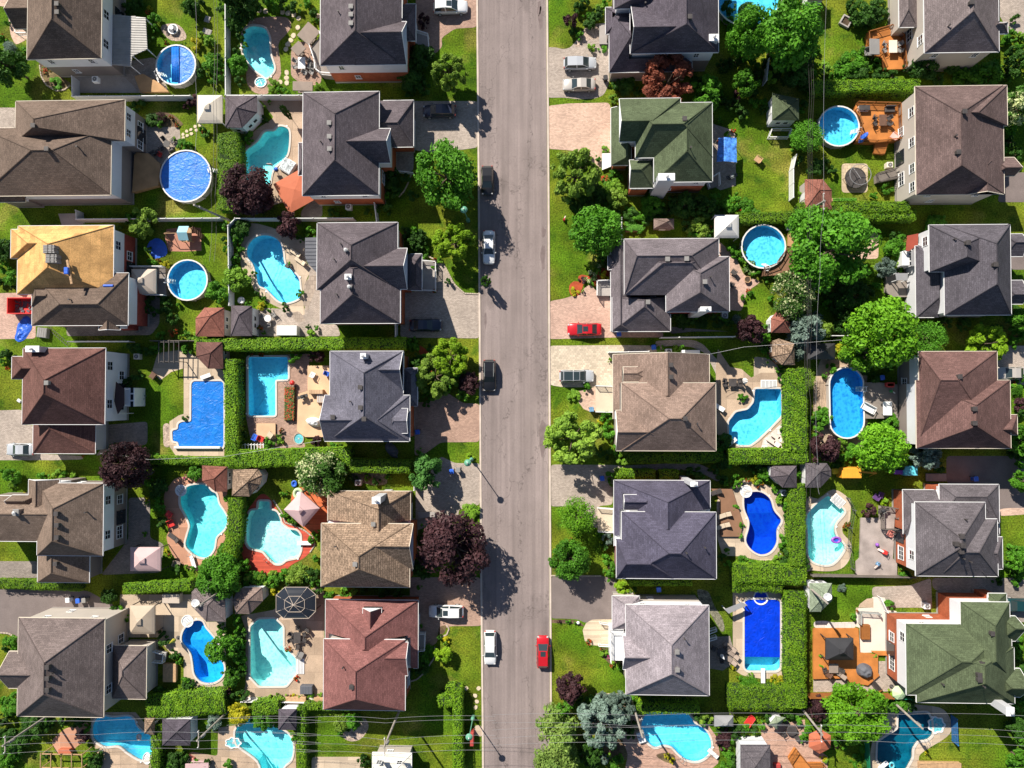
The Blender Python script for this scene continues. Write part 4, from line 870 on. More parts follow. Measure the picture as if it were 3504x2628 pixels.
def swing(label,cx,cy,w,d,ang=0):
    root=local('garden_swing' if 'swing' in label or 'lounger' in label else ('stair' if 'stair' in label else ('sofa' if 'sofa' in label else 'sunshade_seat')),label,'swing' if 'stair' not in label and 'sofa' not in label else 'seat' if 'sofa' in label else 'stair',cx,cy,1.9 if 'stair' not in label and 'sofa' not in label else .5,R(ang)); W_=w*MPX/2; D=d*MPX/2
    if 'stair' in label:
        m=MB()
        for i in range(5): m.box((-W_,-D+i*2*D/5,0),(W_,-D+(i+1)*2*D/5-.04,.12+.1*i))
        m.build('treads',mt('dark'),root,False); m=MB(); m.box((-W_-.05,-D,0),(-W_-.005,D,.5)); m.box((W_+.005,-D,0),(W_+.05,D,.5)); m.build('stringer',mt('cedar'),root,False); return
    if 'sofa' in label:
        m=MB(); m.bbox((-W_,-D,.1),(W_,D*.5,.45),.06); m.build('seat',mt('dark'),root,False); m=MB(); m.bbox((-W_,D*.52,.1),(W_,D,.85),.06); m.build('backrest',mt('dark'),root,False); return
    k='pinkcanvas' if 'pink' in label else ('grey' if 'grey' in label else 'taupe'); c=MB(); M_=Matrix.Rotation(R(6),4,'Y'); c.bbox((-W_,-D,1.85),(W_,D,1.95),.04,M_); c.build('canopy',mt(k),root,False)
    f=MB()
    for sx in(-1,1): f.tube((sx*W_*.9,-D*.9,0),(sx*W_*.85,0,1.82),.035); f.tube((sx*W_*.9,D*.9,0),(sx*W_*.85,0,1.82),.035)
    f.tube((-W_*.85,0,1.82),(W_*.85,0,1.82),.03); f.build('frame',mt('dark'),root,False); s=MB(); s.bbox((-W_*.7,-D*.5,.42),(W_*.7,D*.3,.52),.03); s.bbox((-W_*.7,D*.31,.45),(W_*.7,D*.45,1.),.03); s.build('seat',mt(k),root,False)
def umbrella(label,cx,cy,r,m):
    if m=='bluetarp':
        at(cx,cy); w=[P(x,y,2.3)[:2] for x,y in[(1862,1165),(2015,1160),(2018,1365),(1845,1365)]]; c=P(cx,cy,2.3); root=thing('canopy',label,'canopy',(c.x,c.y,0)); g=MB(); n=12; vs=[]
        for i in range(n+1):
            for j in range(n+1):
                a=Vector(w[0]).lerp(Vector(w[1]),i/n); b=Vector(w[3]).lerp(Vector(w[2]),i/n); q=a.lerp(b,j/n); z=2.25+.5*(1-abs(i/n-.35)*1.4)+.1*noise.noise(Vector((q.x*1.4,q.y*1.4,0))); vs.append((q.x,q.y,z))
        g.add(vs,[(i*(n+1)+j,i*(n+1)+j+1,(i+1)*(n+1)+j+1,(i+1)*(n+1)+j) for i in range(n) for j in range(n)]); g.build('tarp_sheet',mt('bluetarp'),root)
        for p in w: q=MB(); q.tube((*p,0),(*p,2.35),.04); q.build('post',mt('steel'),root)
        return
    closed='closed' in label or 'folded' in label or 'scrunched' in label; root=local('parasol',label,'parasol',cx,cy,2.3,.5); s=r*MPX*(1 if not closed else .8); n=4 if 'square' in label else (6 if 'hex' in label else 8); c=MB(); cv=[]
    if closed: c.lathe((0,0),[(s*.5,1.0),(s*.75,1.3),(s*.45,1.9),(.04,2.5),(0,2.52)],8)
    else:
        rr=s*(1.35 if n==4 else 1.05); c.lathe((0,0),[(rr,2.02),(rr*1.0,2.12),(rr*.5,2.42),(.05,2.62),(0,2.63)],n,rot=PI/4 if n==4 else 0)
    co=c.build('canopy',mt(m),root,False)
    if not closed:
        v=MB()
        for i in range(n): a=2*PI*i/n+(PI/4 if n==4 else 0); v.tube((math.cos(a)*rr,math.sin(a)*rr,2.1),(0,0,2.62),.025,n=4)
        v.build('rib',mt(m),co,False)
    p=MB(); p.tube((0,0,0),(0,0,2.3),.03); p.build('pole',mt('steel'),root,False); b=MB(); b.lathe((0,0),[(.28,0),(.28,.08),(.1,.14),(0,.14)],12); b.build('base',mt('dark'),root,False)
PN=[('fountain','fountain'),('shingle','shingle_bundle'),('timber board','timber_board'),('tube','plastic_tube'),('crate','plastic_crate'),('pallet','pallet'),('concrete slab','concrete_slab'),('equipment','pool_equipment_box'),('roller','cover_roller'),('steps','pool_steps'),('step','entry_step'),('diving stand','diving_stand'),
 ('bay window','bay_window'),('slide','slide'),('swing beam','swing_beam'),('kitchen','play_kitchen'),('playhouse','playhouse'),('raised bed','raised_bed'),('garden box','raised_bed'),('garden frame','raised_bed'),('planter','planter'),('bench','bench'),('sofa','sofa'),('newspaper','newspaper_box'),('sign','sign'),('box','storage_box')]
def plank(label,cx,cy,w,d,ang=0,m='concrete',h=.12,rot=None):
    ang=rot if rot is not None else ang
    if w<=1: return
    nm=next((v for k,v in PN if k in label),'garden_box'); th={'timber_board':.06,'plastic_tube':.2,'plastic_crate':.3,'concrete_slab':.1,'swing_beam':.14,'slide':.35,'pallet':.15}.get(nm)
    root=local(nm,label,nm.replace('_',' '),cx,cy,h,R(-ang)); W_=w*MPX/2*(1-h/H); D=d*MPX/2*(1-h/H); z0=h-th if th and h>th else 0; b=MB()
    if nm=='plastic_tube': b.tube((-W_,0,h),(W_,0,h),D,n=10)
    else: b.bbox((-W_,-D,z0),(W_,D,h),.04)
    bo=b.build('body',mt(m),root,False); t=MB()
    if nm=='raised_bed': t.bbox((-W_+.08,-D+.08,h),(W_-.08,D-.08,h+.05),.02); t.build('soil',mt('soil'),root,False); t=MB(); rn=random.Random(hsh(label)); n=int(60*W_*D)+8
    if nm=='raised_bed':
        vs=[];fs=[];att=[]
        for i in range(n*14):
            c=Vector((rn.uniform(-W_+.1,W_-.1),rn.uniform(-D+.1,D-.1),h+.1+rn.random()*.25)); o=len(vs); s=.07; vs+=[c+Vector((-s,0,0)),c+Vector((0,-s,.03)),c+Vector((s,0,.02)),c+Vector((0,s,-.01))]; fs.append((o,o+1,o+2,o+3)); att.append(rn.random()**(1.6 if 'red' in label else 1))
        t.v=[tuple(v) for v in vs]; t.f=fs; t.uv=[None]*len(fs); t.mi=[0]*len(fs); t.att=att; t.build('plants',leafmat('redflower' if 'red' in label else 'leaf'),root,False); return
    if nm=='bay_window':
        for i in range(3): y=-D*.75+i*D*.75; g=MB(); g.box((W_*.3,y-D*.3,h),(W_*.85,y+D*.3,h+.02)); g.build('pane',mt('glassdark'),bo,False)
        return
    if nm in('pool_steps','entry_step'):
        for i in range(4): a=-W_+.12+i*(2*W_-.2)/4; t.box((a,-D+.1,h),(a+(2*W_-.2)/4-.1,D-.1,h+.03))
        t.build('tread',mt('silver'),root,False); return
    if nm in('swing_beam',):
        for sx in(-1,1):
            for sy in(-.6,.6): t.tube((sx*W_*.9,sy,0),(sx*W_*.9,0,h),.05)
        t.build('leg',mt(m),root,False); return
    n=max(2,int(2*W_/.35)) if W_>D else max(2,int(2*D/.35))
    for i in range(n):
        if W_>D: a=-W_+.06+i*(2*W_-.12)/n; t.bbox((a,-D+.05,h),(a+(2*W_-.12)/n-.03,D-.05,h+.025),.01)
        else: a=-D+.06+i*(2*D-.12)/n; t.bbox((-W_+.05,a,h),(W_-.05,a+(2*D-.12)/n-.03,h+.025),.01)
    t.build('top_slats',mt(m),root,False)
def tubbox(label,cx,cy,w,d):
    m='white' if 'white' in label else 'red' if label.startswith('red ') else 'wood' if 'wooden' in label else 'wood' if 'wood' in label or 'timber' in label or 'pale' in label else 'terracotta' if 'terracotta' in label else 'beige'; h=1.0 if 'shed' in label else .6
    root=local('planter' if 'planter' in label else 'storage_box',label,'storage box' if 'planter' not in label else 'planter',cx,cy,h); W_=w*MPX/2; D=d*MPX/2; b=MB(); b.bbox((-W_,-D,0),(W_,D,h-.07),.04); b.build('body',mt('white' if 'white' in label else m),root,False); l=MB(); l.bbox((-W_-.04,-D-.04,h-.07),(W_+.04,D+.04,h+.03),.05); lo_=l.build('lid',mt('dark' if 'dark lid' in label else m),root,False); q=MB(); q.box((-.12,-D-.07,h-.14),(.12,-D-.045,h-.06)); q.build('handle',mt('dark'),lo_,False)
def acunit(label,cx,cy):
    h=.85 if 'hung' not in label else 2.6; root=local('air_conditioner',label,'air conditioner',cx,cy,h,0,'air conditioners and pumps'); z0=0 if h<1 else h-.7; b=MB(); b.bbox((-.42,-.40,z0),(.42,.40,h),.05); b.build('casing',mt('silver' if 'grey' in label else 'cream' if 'beige' in label else 'white'),root,False); f=MB(); f.lathe((0,0),[(.3,h+.004),(.3,h+.02),(.0,h+.02)],16); fo=f.build('fan_guard',mt('dark'),root,False); g=MB()
    for i in range(6): a=PI*i/6; g.tube((math.cos(a)*.3,math.sin(a)*.3,h+.03),(-math.cos(a)*.3,-math.sin(a)*.3,h+.03),.012,n=4)
    g.lathe((0,0),[(.07,h+.03),(.07,h+.05),(0,h+.05)],8); g.build('grille',mt('silver'),fo,False)
def grill(label,cx,cy):
    pass
def _grill(label,cx,cy,s=None):
    root=local('barbecue',label,'barbecue',cx,cy,.9,.3); b=MB(); b.bbox((-.35,-.25,.12),(.35,.25,.75),.04); b.build('cabinet',mt('dark'),root,False); l=MB(); l.lathe((0,0),[(.34,.78),(.33,.95),(.2,1.08),(0,1.1)],12,sy=.75); lo_=l.build('hood',mt('steel' if 'stainless' in label else 'black'),root,False); h=MB(); h.tube((-.25,-.3,.95),(.25,-.3,.95),.02); h.build('handle',mt('steel'),lo_,False)
    for sx in(-1,1): t=MB(); t.bbox((sx*.58-.2,-.22,.76),(sx*.58+.2,.22,.80),.01); t.build('side_shelf',mt('dark'),root,False)
grill=lambda label,cx,cy,s=None:_grill(label,cx,cy,s)
def trash(label,cx,cy,r,m):
    root=local('wheeled_bin',label,'bin',cx,cy,.9,.1); b=MB(); s=.27
    b.add([(-s*.8,-s*.8,.06),(s*.8,-s*.8,.06),(s*.8,s*.8,.06),(-s*.8,s*.8,.06),(-s,-s,.95),(s,-s,.95),(s,s,.95),(-s,s,.95)],[(3,2,1,0),(0,1,5,4),(1,2,6,5),(2,3,7,6),(3,0,4,7),(4,5,6,7)]); b.build('body',mt(m),root,False); l=MB(); l.bbox((-s-.04,-s-.04,.955),(s+.04,s+.08,1.03),.05); l.build('lid',mt(m),root,False)
    for sx in(-1,1): w=MB(); w.tube((sx*.27,s,.1),(sx*.33,s,.1),.1,n=12); w.build('wheel',mt('rubber'),root,False)
    h=MB(); h.tube((-.2,s+.1,.98),(.2,s+.1,.98),.02); h.build('handle',mt(m),root,False)
def firepit(label,cx,cy,r,ang=0,m=None):
    s=r*MPX
    if m and 'ball' in m or m=='terracotta':
        k={'whiteball':'white','redball':'red','purpleball':'purpletoy'}.get(m,m); root=local('planter_tub' if m=='terracotta' else 'toy_ball' if 'purple' in m else 'kettle_grill' if 'grill' in label else 'lantern',label,'planter' if m=='terracotta' else 'ball' if 'purple' in m else 'barbecue' if 'grill' in label else 'lantern',cx,cy,.5); b=MB()
        if m=='terracotta': b.lathe((0,0),[(s*.7,0),(s,.45),(s*1.08,.5),(s*.9,.5),(s*.88,.42),(0,.42)],18); b.build('pot',mt('wood'),root,False); q=MB(); q.lathe((0,0),[(s*.85,.43),(0,.44)],14); q.build('soil',mt('soil'),root,False)
        else:
            z=.7 if 'grill' in label else s; prof=[(s*math.sin(PI*i/8)+1e-5,z-s*math.cos(PI*i/8)) for i in range(9)]; b.lathe((0,0),prof,16); b.build('bowl',mt(k),root,False,smooth=True); q=MB()
            if 'grill' in label:
                for i in range(3): a=2*PI*i/3; q.tube((math.cos(a)*s*.9,math.sin(a)*s*.9,0),(math.cos(a)*s*.3,math.sin(a)*s*.3,z-s*.8),.02)
                q.build('leg',mt('steel'),root,False)
            else: q.lathe((0,0),[(s*.25,z+s*.96),(s*.2,z+s*1.08),(0,z+s*1.1)],8); q.build('cap',mt(k),root,False)
        return
    root=local('fire_pit',label,'fire pit',cx,cy,.4,R(ang)); b=MB(); q=s*.8
    for a_,b_ in(((-q,-q,0),(q,-q+.2,.4)),((-q,q-.2,0),(q,q,.4)),((-q,-q+.2,0),(-q+.2,q-.2,.4)),((q-.2,-q+.2,0),(q,q-.2,.4))): b.bbox(a_,b_,.02)
    b.build('rim',mt('concrete'),root,False); c=MB(); c.bbox((-q+.2,-q+.2,0),(q-.2,q-.2,.2),.02); c.build('ashes',mt('soil'),root,False)
def tarp(label,cx,cy,r,m,h):
    s=r*MPX; root=local('sofa' if 'sofa' in label else 'hot_tub_cover' if 'hot tub' in label else 'tarpaulin',label,'sofa' if 'sofa' in label else 'hot tub cover' if 'hot tub' in label else 'tarpaulin',cx,cy,h); g=MB(); n=18; rn=random.Random(hsh(label)); vs=[]; ang=rn.uniform(0,PI); flat='flat' in label; el=1.0 if 'round' in label or flat else .55
    for i in range(n):
        for j in range(9):
            a=2*PI*i/n; t=j/8; rr=s*t*(1+(.28*noise.noise(Vector((math.cos(a)*1.5,math.sin(a)*1.5,hsh(label)%7))) if 'round' not in label else .02*math.cos(a*6))); x=math.cos(a)*rr*1.15; y=math.sin(a)*rr*el; z=h*(1-t**4)+(0 if flat else .22*noise.noise(Vector((x*2.3,y*2.3,1))))*(1 if j<8 else .2)+.03; X=x*math.cos(ang)-y*math.sin(ang); Y=x*math.sin(ang)+y*math.cos(ang); vs.append((X,Y,max(.02,z)))
    g.add(vs,[(i*9+j,((i+1)%n)*9+j,((i+1)%n)*9+j+1,i*9+j+1) for i in range(n) for j in range(8)]); g.build('sheet',mt(m),root,False)
    e=MB()
    for i in range(n):
        a=vs[i*9+8]; b=vs[((i+1)%n)*9+8]; e.tube(a,b,.03,n=4)
    e.build('hem',mt(m),root,False)
def spa(label,cx,cy,rx,ry,**k):
    s=rx*MPX; sy=ry/rx
    if k.get('ring') or k.get('kid'):
        v=k.get('ring') or 0; root=local('pool_float' if v else 'paddling_pool',label,'pool float' if v else 'paddling pool',cx,cy,.2); b=MB(); z=.1 if v in(2,3,5) else .2
        if v==4:
            root.name='satellite_dish'; root['category']='dish'; b.lathe((0,0),[(.05,3.7),(s,4.02),(s*.98,4.06),(.0,3.85)],20,sy=.92); b.build('dish',mt('white'),root,False); q=MB(); q.tube((0,0,2.9),(0,0,3.75),.05); q.build('mast',mt('steel'),root,False); q=MB(); q.tube((0,-s*.8,3.98),(0,0,4.5),.015); q.tube((0,0,4.44),(0,0,4.56),.05); q.build('receiver',mt('grey'),root,False); return
        R0=s*.72; r0=s*.28; n=20; m_=8; vs=[]
        for i in range(n):
            for j in range(m_): a=2*PI*i/n; c=2*PI*j/m_; vs.append(((R0+r0*math.cos(c))*math.cos(a),(R0+r0*math.cos(c))*math.sin(a)*sy,z+r0*.8*math.sin(c)))
        b.add(vs,[(i*m_+j,((i+1)%n)*m_+j,((i+1)%n)*m_+(j+1)%m_,i*m_+(j+1)%m_) for i in range(n) for j in range(m_)]); b.build('tube',mt({1:'white',2:'purpletoy',3:'pinklt',5:'tealtoy'}.get(v,'palegreen' if k.get('kid')==1 else 'blue')),root,False,smooth=True)
        q=MB(); q.lathe((0,0),[(R0,z*.6),(0,z*.55)],18,sy=sy); q.build('floor',mt({1:'white',2:'blue',3:'white',5:'teal'}.get(v,'blue' if k.get('kid')==2 else 'white')) if v!=5 else mt('dark'),root,False); return
    scal='scallop' in label or 'shell' in label; steps='step' in label; h=.14
    root=local('spa' if not steps else 'pool_steps',label,'spa' if not steps else 'pool steps',cx,cy,h); n=36; b=MB(); f=lambda a:1+(.10*math.cos(a*7) if scal else 0)
    def rg(R_,z): return [(math.cos(2*PI*i/n)*R_*f(2*PI*i/n),math.sin(2*PI*i/n)*R_*sy*f(2*PI*i/n),z) for i in range(n)]
    A=rg(s,0)+rg(s,h)+rg(s*.86,h)+rg(s*.82,-.02+.05); b.add(A,[(k_*n+i,k_*n+(i+1)%n,(k_+1)*n+(i+1)%n,(k_+1)*n+i) for k_ in range(3) for i in range(n)]); b.build('rim',mt('white') if not(k.get('square') or k.get('stone')) else mat('edging',(.44,.37,.30),.9,.2,3,.2),root,False)
    w=MB(); w.add(rg(s*.83,.05),[tuple(range(n))])
    if steps and not k.get('cover'):
        w.build('tread',mt('white'),root,False); t=MB(); rot=Matrix.Rotation(R(-45) if hsh(label)%2 else R(-20),4,'Z')
        for i in range(3): t.bbox((-s*.55,-s*.55+i*s*.38,.05),(s*.55,-s*.55+i*s*.38+s*.2,.09),.02,rot)
        t.build('step_edge',mt('silver'),root,False)
    elif k.get('cover'): w.build('cover',covermat('cover2'),root,False)
    else:
        w.build('water',mat('spa_water',(.14,.50,.56) if not k.get('square') else (.03,.05,.03),.1,.3,4,.1,.5,spec=.5) if not k.get('stone') else mt('white'),root,False); q=MB(); q.lathe((0,0),[(s*.16,.05),(s*.1,.07),(0,.075)],10); q.build('jet',mt('silver'),root,False)
def spatub(label,cx,cy,w):
    root=local('hot_tub',label,'hot tub',cx,cy,.6,R(-32)); s=w*MPX/2*.9; b=MB(); b.bbox((-s,-s,0),(s,s,.55),.12); b.build('shell',mt('white'),root,False); t=MB(); t.bbox((-s+.14,-s+.14,.55),(s-.14,s-.14,.575),.02); t.build('water',mat('foam',(.45,.5,.52),.4,.55,2.2,.4,.8,bsc=5),root,False)
    for i in range(4): q=MB(); a=PI/2*i+PI/4; q.lathe((math.cos(a)*s*.75,math.sin(a)*s*.75),[(.1,.577),(.05,.6),(0,.6)],8); q.build('jet',mt('steel'),root,False)
def hoop(label,cx,cy,tx,ty):
    root=local('basketball_hoop',label,'basketball hoop',cx,cy,.2,0); a=root.location; b=MB(); b.lathe((0,0),[(.33,0),(.3,.2),(.15,.3),(0,.3)],12,sy=.8); b.build('base',mt('blue'),root,False); q=P(tx,ty,1.6); d=Vector((q.x-a.x,q.y-a.y,1.3)); p=MB(); p.tube((0,0,.2),d,.04); p.build('pole',mt('steel'),root,False); m=MB(); m.bbox((d.x-.35,d.y-.04,1.25),(d.x+.35,d.y+.04,1.85),.03); m.build('backboard',mt('pinklt'),root,False); r=MB()
    for i in range(12): u=2*PI*i/12; v=2*PI*(i+1)/12; r.tube((d.x-.05+math.cos(u)*.2,d.y-.28+math.sin(u)*.2,1.4),(d.x-.05+math.cos(v)*.2,d.y-.28+math.sin(v)*.2,1.4),.015,n=4)
    r.build('rim',mt('redpaint'),root,False)
def fountain(label,cx,cy,r):
    s=r*MPX; root=local('fountain',label,'fountain',cx,cy,.5); b=MB(); b.lathe((0,0),[(s*.9,0),(s,.35),(s*1.05,.4),(s*.85,.4),(s*.8,.25),(0,.22)],24); b.build('basin',mt('white'),root,False); c=MB(); c.lathe((0,0),[(.09,.2),(.07,.7),(s*.4,.8),(s*.42,.85),(.05,.82),(0,.95)],14); c.build('bowl',mt('white'),root,False); w=MB(); w.lathe((0,0),[(s*.8,.33),(0,.335)],20); w.build('water',mt('slate'),root,False)
def kayak(label,cx,cy):
    root=local('picnic_bench',label,'bench',cx,cy,.4,R(20)); b=MB(); b.bbox((-.8,-.25,.38),(.8,.25,.44),.02); b.build('seat',mt('white'),root,False)
    for sx in(-1,1): q=MB(); q.box((sx*.6-.04,-.2,0),(sx*.6+.04,.2,.38)); q.build('leg',mt('white'),root,False)
def stones(label,pts,r):
    proto={}
    for i,(x,y) in enumerate(pts):
        at(x,y); p=P(x,y,.05); root=None; rn=random.Random(i*7+hsh(label)); m=MB(); s=r*MPX*1.15; n=8; f=[rn.uniform(.8,1.15) for _ in range(n)]
        q=[(math.cos(2*PI*k/n)*s*f[k],math.sin(2*PI*k/n)*s*f[k]) for k in range(n)]; z1=.03+.004*(i%3) if 'boulder' not in label else .2; m.add([(a,b,0) for a,b in q]+[(a,b,z1*.8) for a,b in q]+[(a*.85,b*.85,z1+.012) for a,b in q],[(k_*n+k,k_*n+(k+1)%n,(k_+1)*n+(k+1)%n,(k_+1)*n+k) for k_ in(0,1) for k in range(n)]+[tuple(range(2*n,3*n))])
        o=m.build('boulder' if 'boulder' in label else 'stepping_stone',mat('step_stone',(.60,.50,.36),.9,.15,2,.15) if 'boulder' not in label else mt('concrete'),None); o.location=(p.x,p.y,0.03); tag(o,label,'stone','stepping stones and boulders')
def shingles(label,pts):
    for x,y in pts:
        at(x,y); p=P(x,y,10.1); root=thing('shingle_bundle',label,'shingle bundle',(p.x,p.y,0),'bundles of shingles'); b=MB()
        for i in range(5): b.bbox((-.75+.04*(i%2),-.55+i*.22,9.1),(.8-.05*(i%3),-.55+i*.22+.2,10.05+.03*(i%2)),.02)
        b.build('bundles',mt('grey'),root,False); s=MB(); s.box((-.15,-.56,10.085),(-.05,.56,10.1)); s.box((.4,-.56,10.085),(.5,.56,10.1)); s.build('strap',mt('dark'),root,False)
def dumpster(label,x0,y0,x1,y1):
    at((x0+x1)/2,(y0+y1)/2); h=1.5; a=P(x0,y1,h); b=P(x1,y0,h); c=(a+b)/2; root=thing('waste_container',label,'container',(c.x,c.y,0)); w,d=(b.x-a.x)/2,(b.y-a.y)/2; m=MB()
    for p,q in(((-w,-d,.2),(w,-d+.08,h)),((-w,d-.08,.2),(w,d,h)),((-w,-d+.08,.2),(-w+.08,d-.08,h)),((w-.08,-d+.08,.2),(w,d-.08,h)),((-w,-d,.15),(w,d,.2))): m.box(p,q)
    m.build('walls',mt('red'),root,False); r=MB(); r.box((-w-.03,-d-.03,h),(w+.03,-d+.09,h+.06)); r.box((-w-.03,d-.09,h),(w+.03,d+.03,h+.06)); r.box((-w-.03,-d+.09,h),(-w+.09,d-.09,h+.06)); r.box((w-.09,-d+.09,h),(w+.03,d-.09,h+.06)); r.build('rim',mt('red'),root,False); rn=random.Random(4); g=MB()
    for i in range(60):
        x=rn.uniform(-w+.3,w-.3); y=rn.uniform(-d+.3,d-.3); g.bbox((-.2,-.12,0),(.2,.12,.05),.01,Matrix.Translation((x,y,.25+rn.random()*.5*max(0,x/w+.3)))@Matrix.Rotation(rn.uniform(0,3),4,'Z')@Matrix.Rotation(rn.uniform(-.5,.5),4,'X'))
    g.build('debris',mt('slate'),root,False)
    for sy in(-1,1): q=MB(); q.tube((-w*.6,sy*d*.8,.12),(-w*.6,sy*(d*.8+.15),.12),.12,n=10); q.build('wheel',mt('rubber'),root,False)
def ladder(label,pts):
    a=P(*pts[0],.1); b=P(*pts[1],.1); at(*pts[0]); label='dark rails laid as the shadow of a ladder on the driveway edge and lawn'; root=thing('ladder',label,'ladder',((a.x+b.x)/2,(a.y+b.y)/2,0)); d=(b-a).normalized(); n=Vector((-d.y,d.x,0)); m=MB()
    for s in(-.2,.2): m.tube(a+n*s,b+n*s,.035,n=5)
    for i in range(12): p=a.lerp(b,(i+.5)/12); m.tube(p-n*.2,p+n*.2,.02,n=4)
    m.build('rails',mt('dark'),root)  # dark bars modelled in place of the ladder's shadow on the ground
def pergola(label,x0,y0,x1,y1,h):
    at((x0+x1)/2,(y0+y1)/2); a=P(x0,y1,h); b=P(x1,y0,h); c=(a+b)/2; root=thing('pergola',label,'pergola',(c.x,c.y,0)); k='dark' if 'dark' in label else ('white' if 'white' in label else 'wood'); w,d=(b.x-a.x)/2,(b.y-a.y)/2; m=MB()
    for s in(-1,1): m.box((-w,s*d-.05,h-.2),(w,s*d+.05,h-.05))
    m.build('beam',mt(k),root,False); n=5 if k!='white' else 9; r=MB()
    for i in range(n): x=-w+2*w*i/(n-1); r.box((x-.04,-d-.2,h-.045),(x+.04,d+.2,h+.06))
    r.build('rafter',mt(k),root,False)
    for sx in(-1,1):
        for sy in(-1,1): q=MB(); q.box((sx*w*.97-.05,sy*d-.04,0),(sx*w*.97+.05,sy*d+.04,h-.2)); q.build('post',mt(k),root,False)
def trampoline(label,cx,cy,r):
    s=r*MPX; root=local('trampoline',label,'trampoline',cx,cy,.8); m=MB(); m.lathe((0,0),[(s*.9,.78),(0,.75)],24); m.build('jumping_mat',mt('black'),root,False); p=MB(); p.lathe((0,0),[(s*.88,.80),(s,.82),(s*1.02,.78)],24); p.build('pad',mt('dark'),root,False)
    for i in range(6): a=2*PI*i/6; q=MB(); q.tube((math.cos(a)*s,math.sin(a)*s,0),(math.cos(a)*s,math.sin(a)*s,2.3),.03); q.build('net_post',mt('dark'),root,False)
    t=MB()
    for i in range(24): a=2*PI*i/24; b=2*PI*(i+1)/24; t.tube((math.cos(a)*s,math.sin(a)*s,2.3),(math.cos(b)*s,math.sin(b)*s,2.3),.04,n=5)
    t.tube((-s*.5,s*.9,1.6),(.1,-s*.4,2.2),.03); t.build('top_ring',mt('slatelt'),root,False)
def playset(label,cx,cy):
    at(cx,cy); root=thing('climbing_frame',label,'climbing frame',(P(cx,cy,1)[0],P(cx,cy,1)[1],0)); a=P(1495,300,2.2); b=P(1578,420,2.2); m=MB(); x0,x1,y0,y1=a.x,b.x,b.y,a.y; ym=(y0+y1)/2
    m.add([(x0,y0,1.9),(x1,y0,1.9),(x1,ym,2.5),(x0,ym,2.5),(x0,y1,1.9),(x1,y1,1.9)],[(0,1,2,3),(3,2,5,4)]); m.build('roof',mat('palebluecloth',(.30,.55,.62),.7,.05,1,.05),root)
    for x in(x0+.1,x1-.1):
        for y in(y0+.1,y1-.1): q=MB(); q.box((x-.05,y-.05,0),(x+.05,y+.05,1.9)); q.build('post',mt('wood'),root)
    d=MB(); d.box((x0,y0,1.0),(x1,y1,1.08)); d.build('platform',mt('wood'),root); s=MB(); p=P(1380,365,2.0); s.tube((x0,ym,2.0),p,.05); s.tube(p,(p.x,p.y-.8,0),.05); s.tube(p,(p.x,p.y+.8,0),.05); s.build('swing_beam',mt('wood'),root)
    w=MB(); p0=P(1600,330,.0); p1=P(1690,420,.0)
    for i in range(6): w.box((x1+.1+i*.25,y1-.5-i*.2,.2),(x1+.15+i*.25,y1+.2-i*.2,1.1))
    w.build('ladder_bars',mt('brown'),root)
def streetlamp(bx,by,hx,hy):
    at(bx,by); b=P(bx,by,0); h=6.2; t=P(hx,hy,h); root=thing('street_lamp','green street lamp standing on the left verge','street lamp',(b.x,b.y,0),'green street lamps'); m=MB(); m.lathe((0,0),[(.28,0),(.28,.9),(.14,1.1),(.08,1.15),(.06,5.5)],10); m.build('post',mt('lampgreen'),root,False); base=b
    d=MB(); dx,dy=0,0; d.tube((0,0,5.4),(0,0,6.0),.1); d.lathe((dx,dy),[(.1,5.95),(.44,6.05),(.47,6.12),(.3,6.3),(.1,6.38),(0,6.4)],20); d.build('lamp_shade',mt('lampgreen'),root,False); g=MB(); g.lathe((dx,dy),[(.12,5.7),(.3,5.95),(.3,6.04),(0,6.04)],14); g.build('globe',mt('cream'),root,False); f=MB(); f.lathe((dx,dy),[(.09,6.39),(.09,6.5),(0,6.56)],8); f.build('finial',mt('silver'),root,False)
POLETOP=[]
def pole(bx,by,tx,ty,h,arm=0):
    at(bx,by); b=P(bx,by,0)
    # height from how far the top leans away in the photo
    lo_,hi=4,14
    b2=Vector((b.x,b.y)); best=min((abs((P(tx,ty,z).xy-b2).length),z) for z in [4+.25*i for i in range(41)]); h=best[1]; t=P(tx,ty,h); root=thing('utility_pole','grey wooden utility pole carrying wires','utility pole',(b.x,b.y,0),'utility poles'); m=MB(); m.tube((0,0,0),(t.x-b.x,t.y-b.y,h),.17,.12,10); m.build('shaft',mt('polewood'),root,False); dx,dy=t.x-b.x,t.y-b.y
    if arm:
        a=MB(); a.box((dx-.06,dy-1.1,h-.55),(dx+.06,dy+1.1,h-.42)); ao=a.build('crossarm',mt('polewood'),root,False)
        for y in(-1,0,1): i=MB(); i.lathe((dx,dy+y),[(.05,h-.41),(.08,h-.3),(.05,h-.2),(0,h-.18)],8); i.build('insulator',mt('white'),ao,False)
    c=MB(); c.lathe((dx+.22,dy),[(.14,h-1.8),(.16,h-1.7),(.16,h-1.0),(.1,h-.95),(0,h-.95)],10); c.build('transformer' if arm else 'cable_box',mt('grey'),root,False)
def wire(label,pts,h,r=.022,m='slatelt'):
    at(*pts[len(pts)//2]); w=[P(x,y,h) for x,y in pts]; mb=MB(); prev=None
    for a,b in zip(w,w[1:]):
        n=8
        for k in range(n):
            u=a.lerp(b,k/n)-Vector((0,0,.5*4*(k/n)*(1-k/n))); v=a.lerp(b,(k+1)/n)-Vector((0,0,.5*4*((k+1)/n)*(1-(k+1)/n))); mb.tube(u,v,r,n=4,cap=False)
    o=mb.build('power_line',mt(m),None); tag(o,label,'power line','overhead wires')
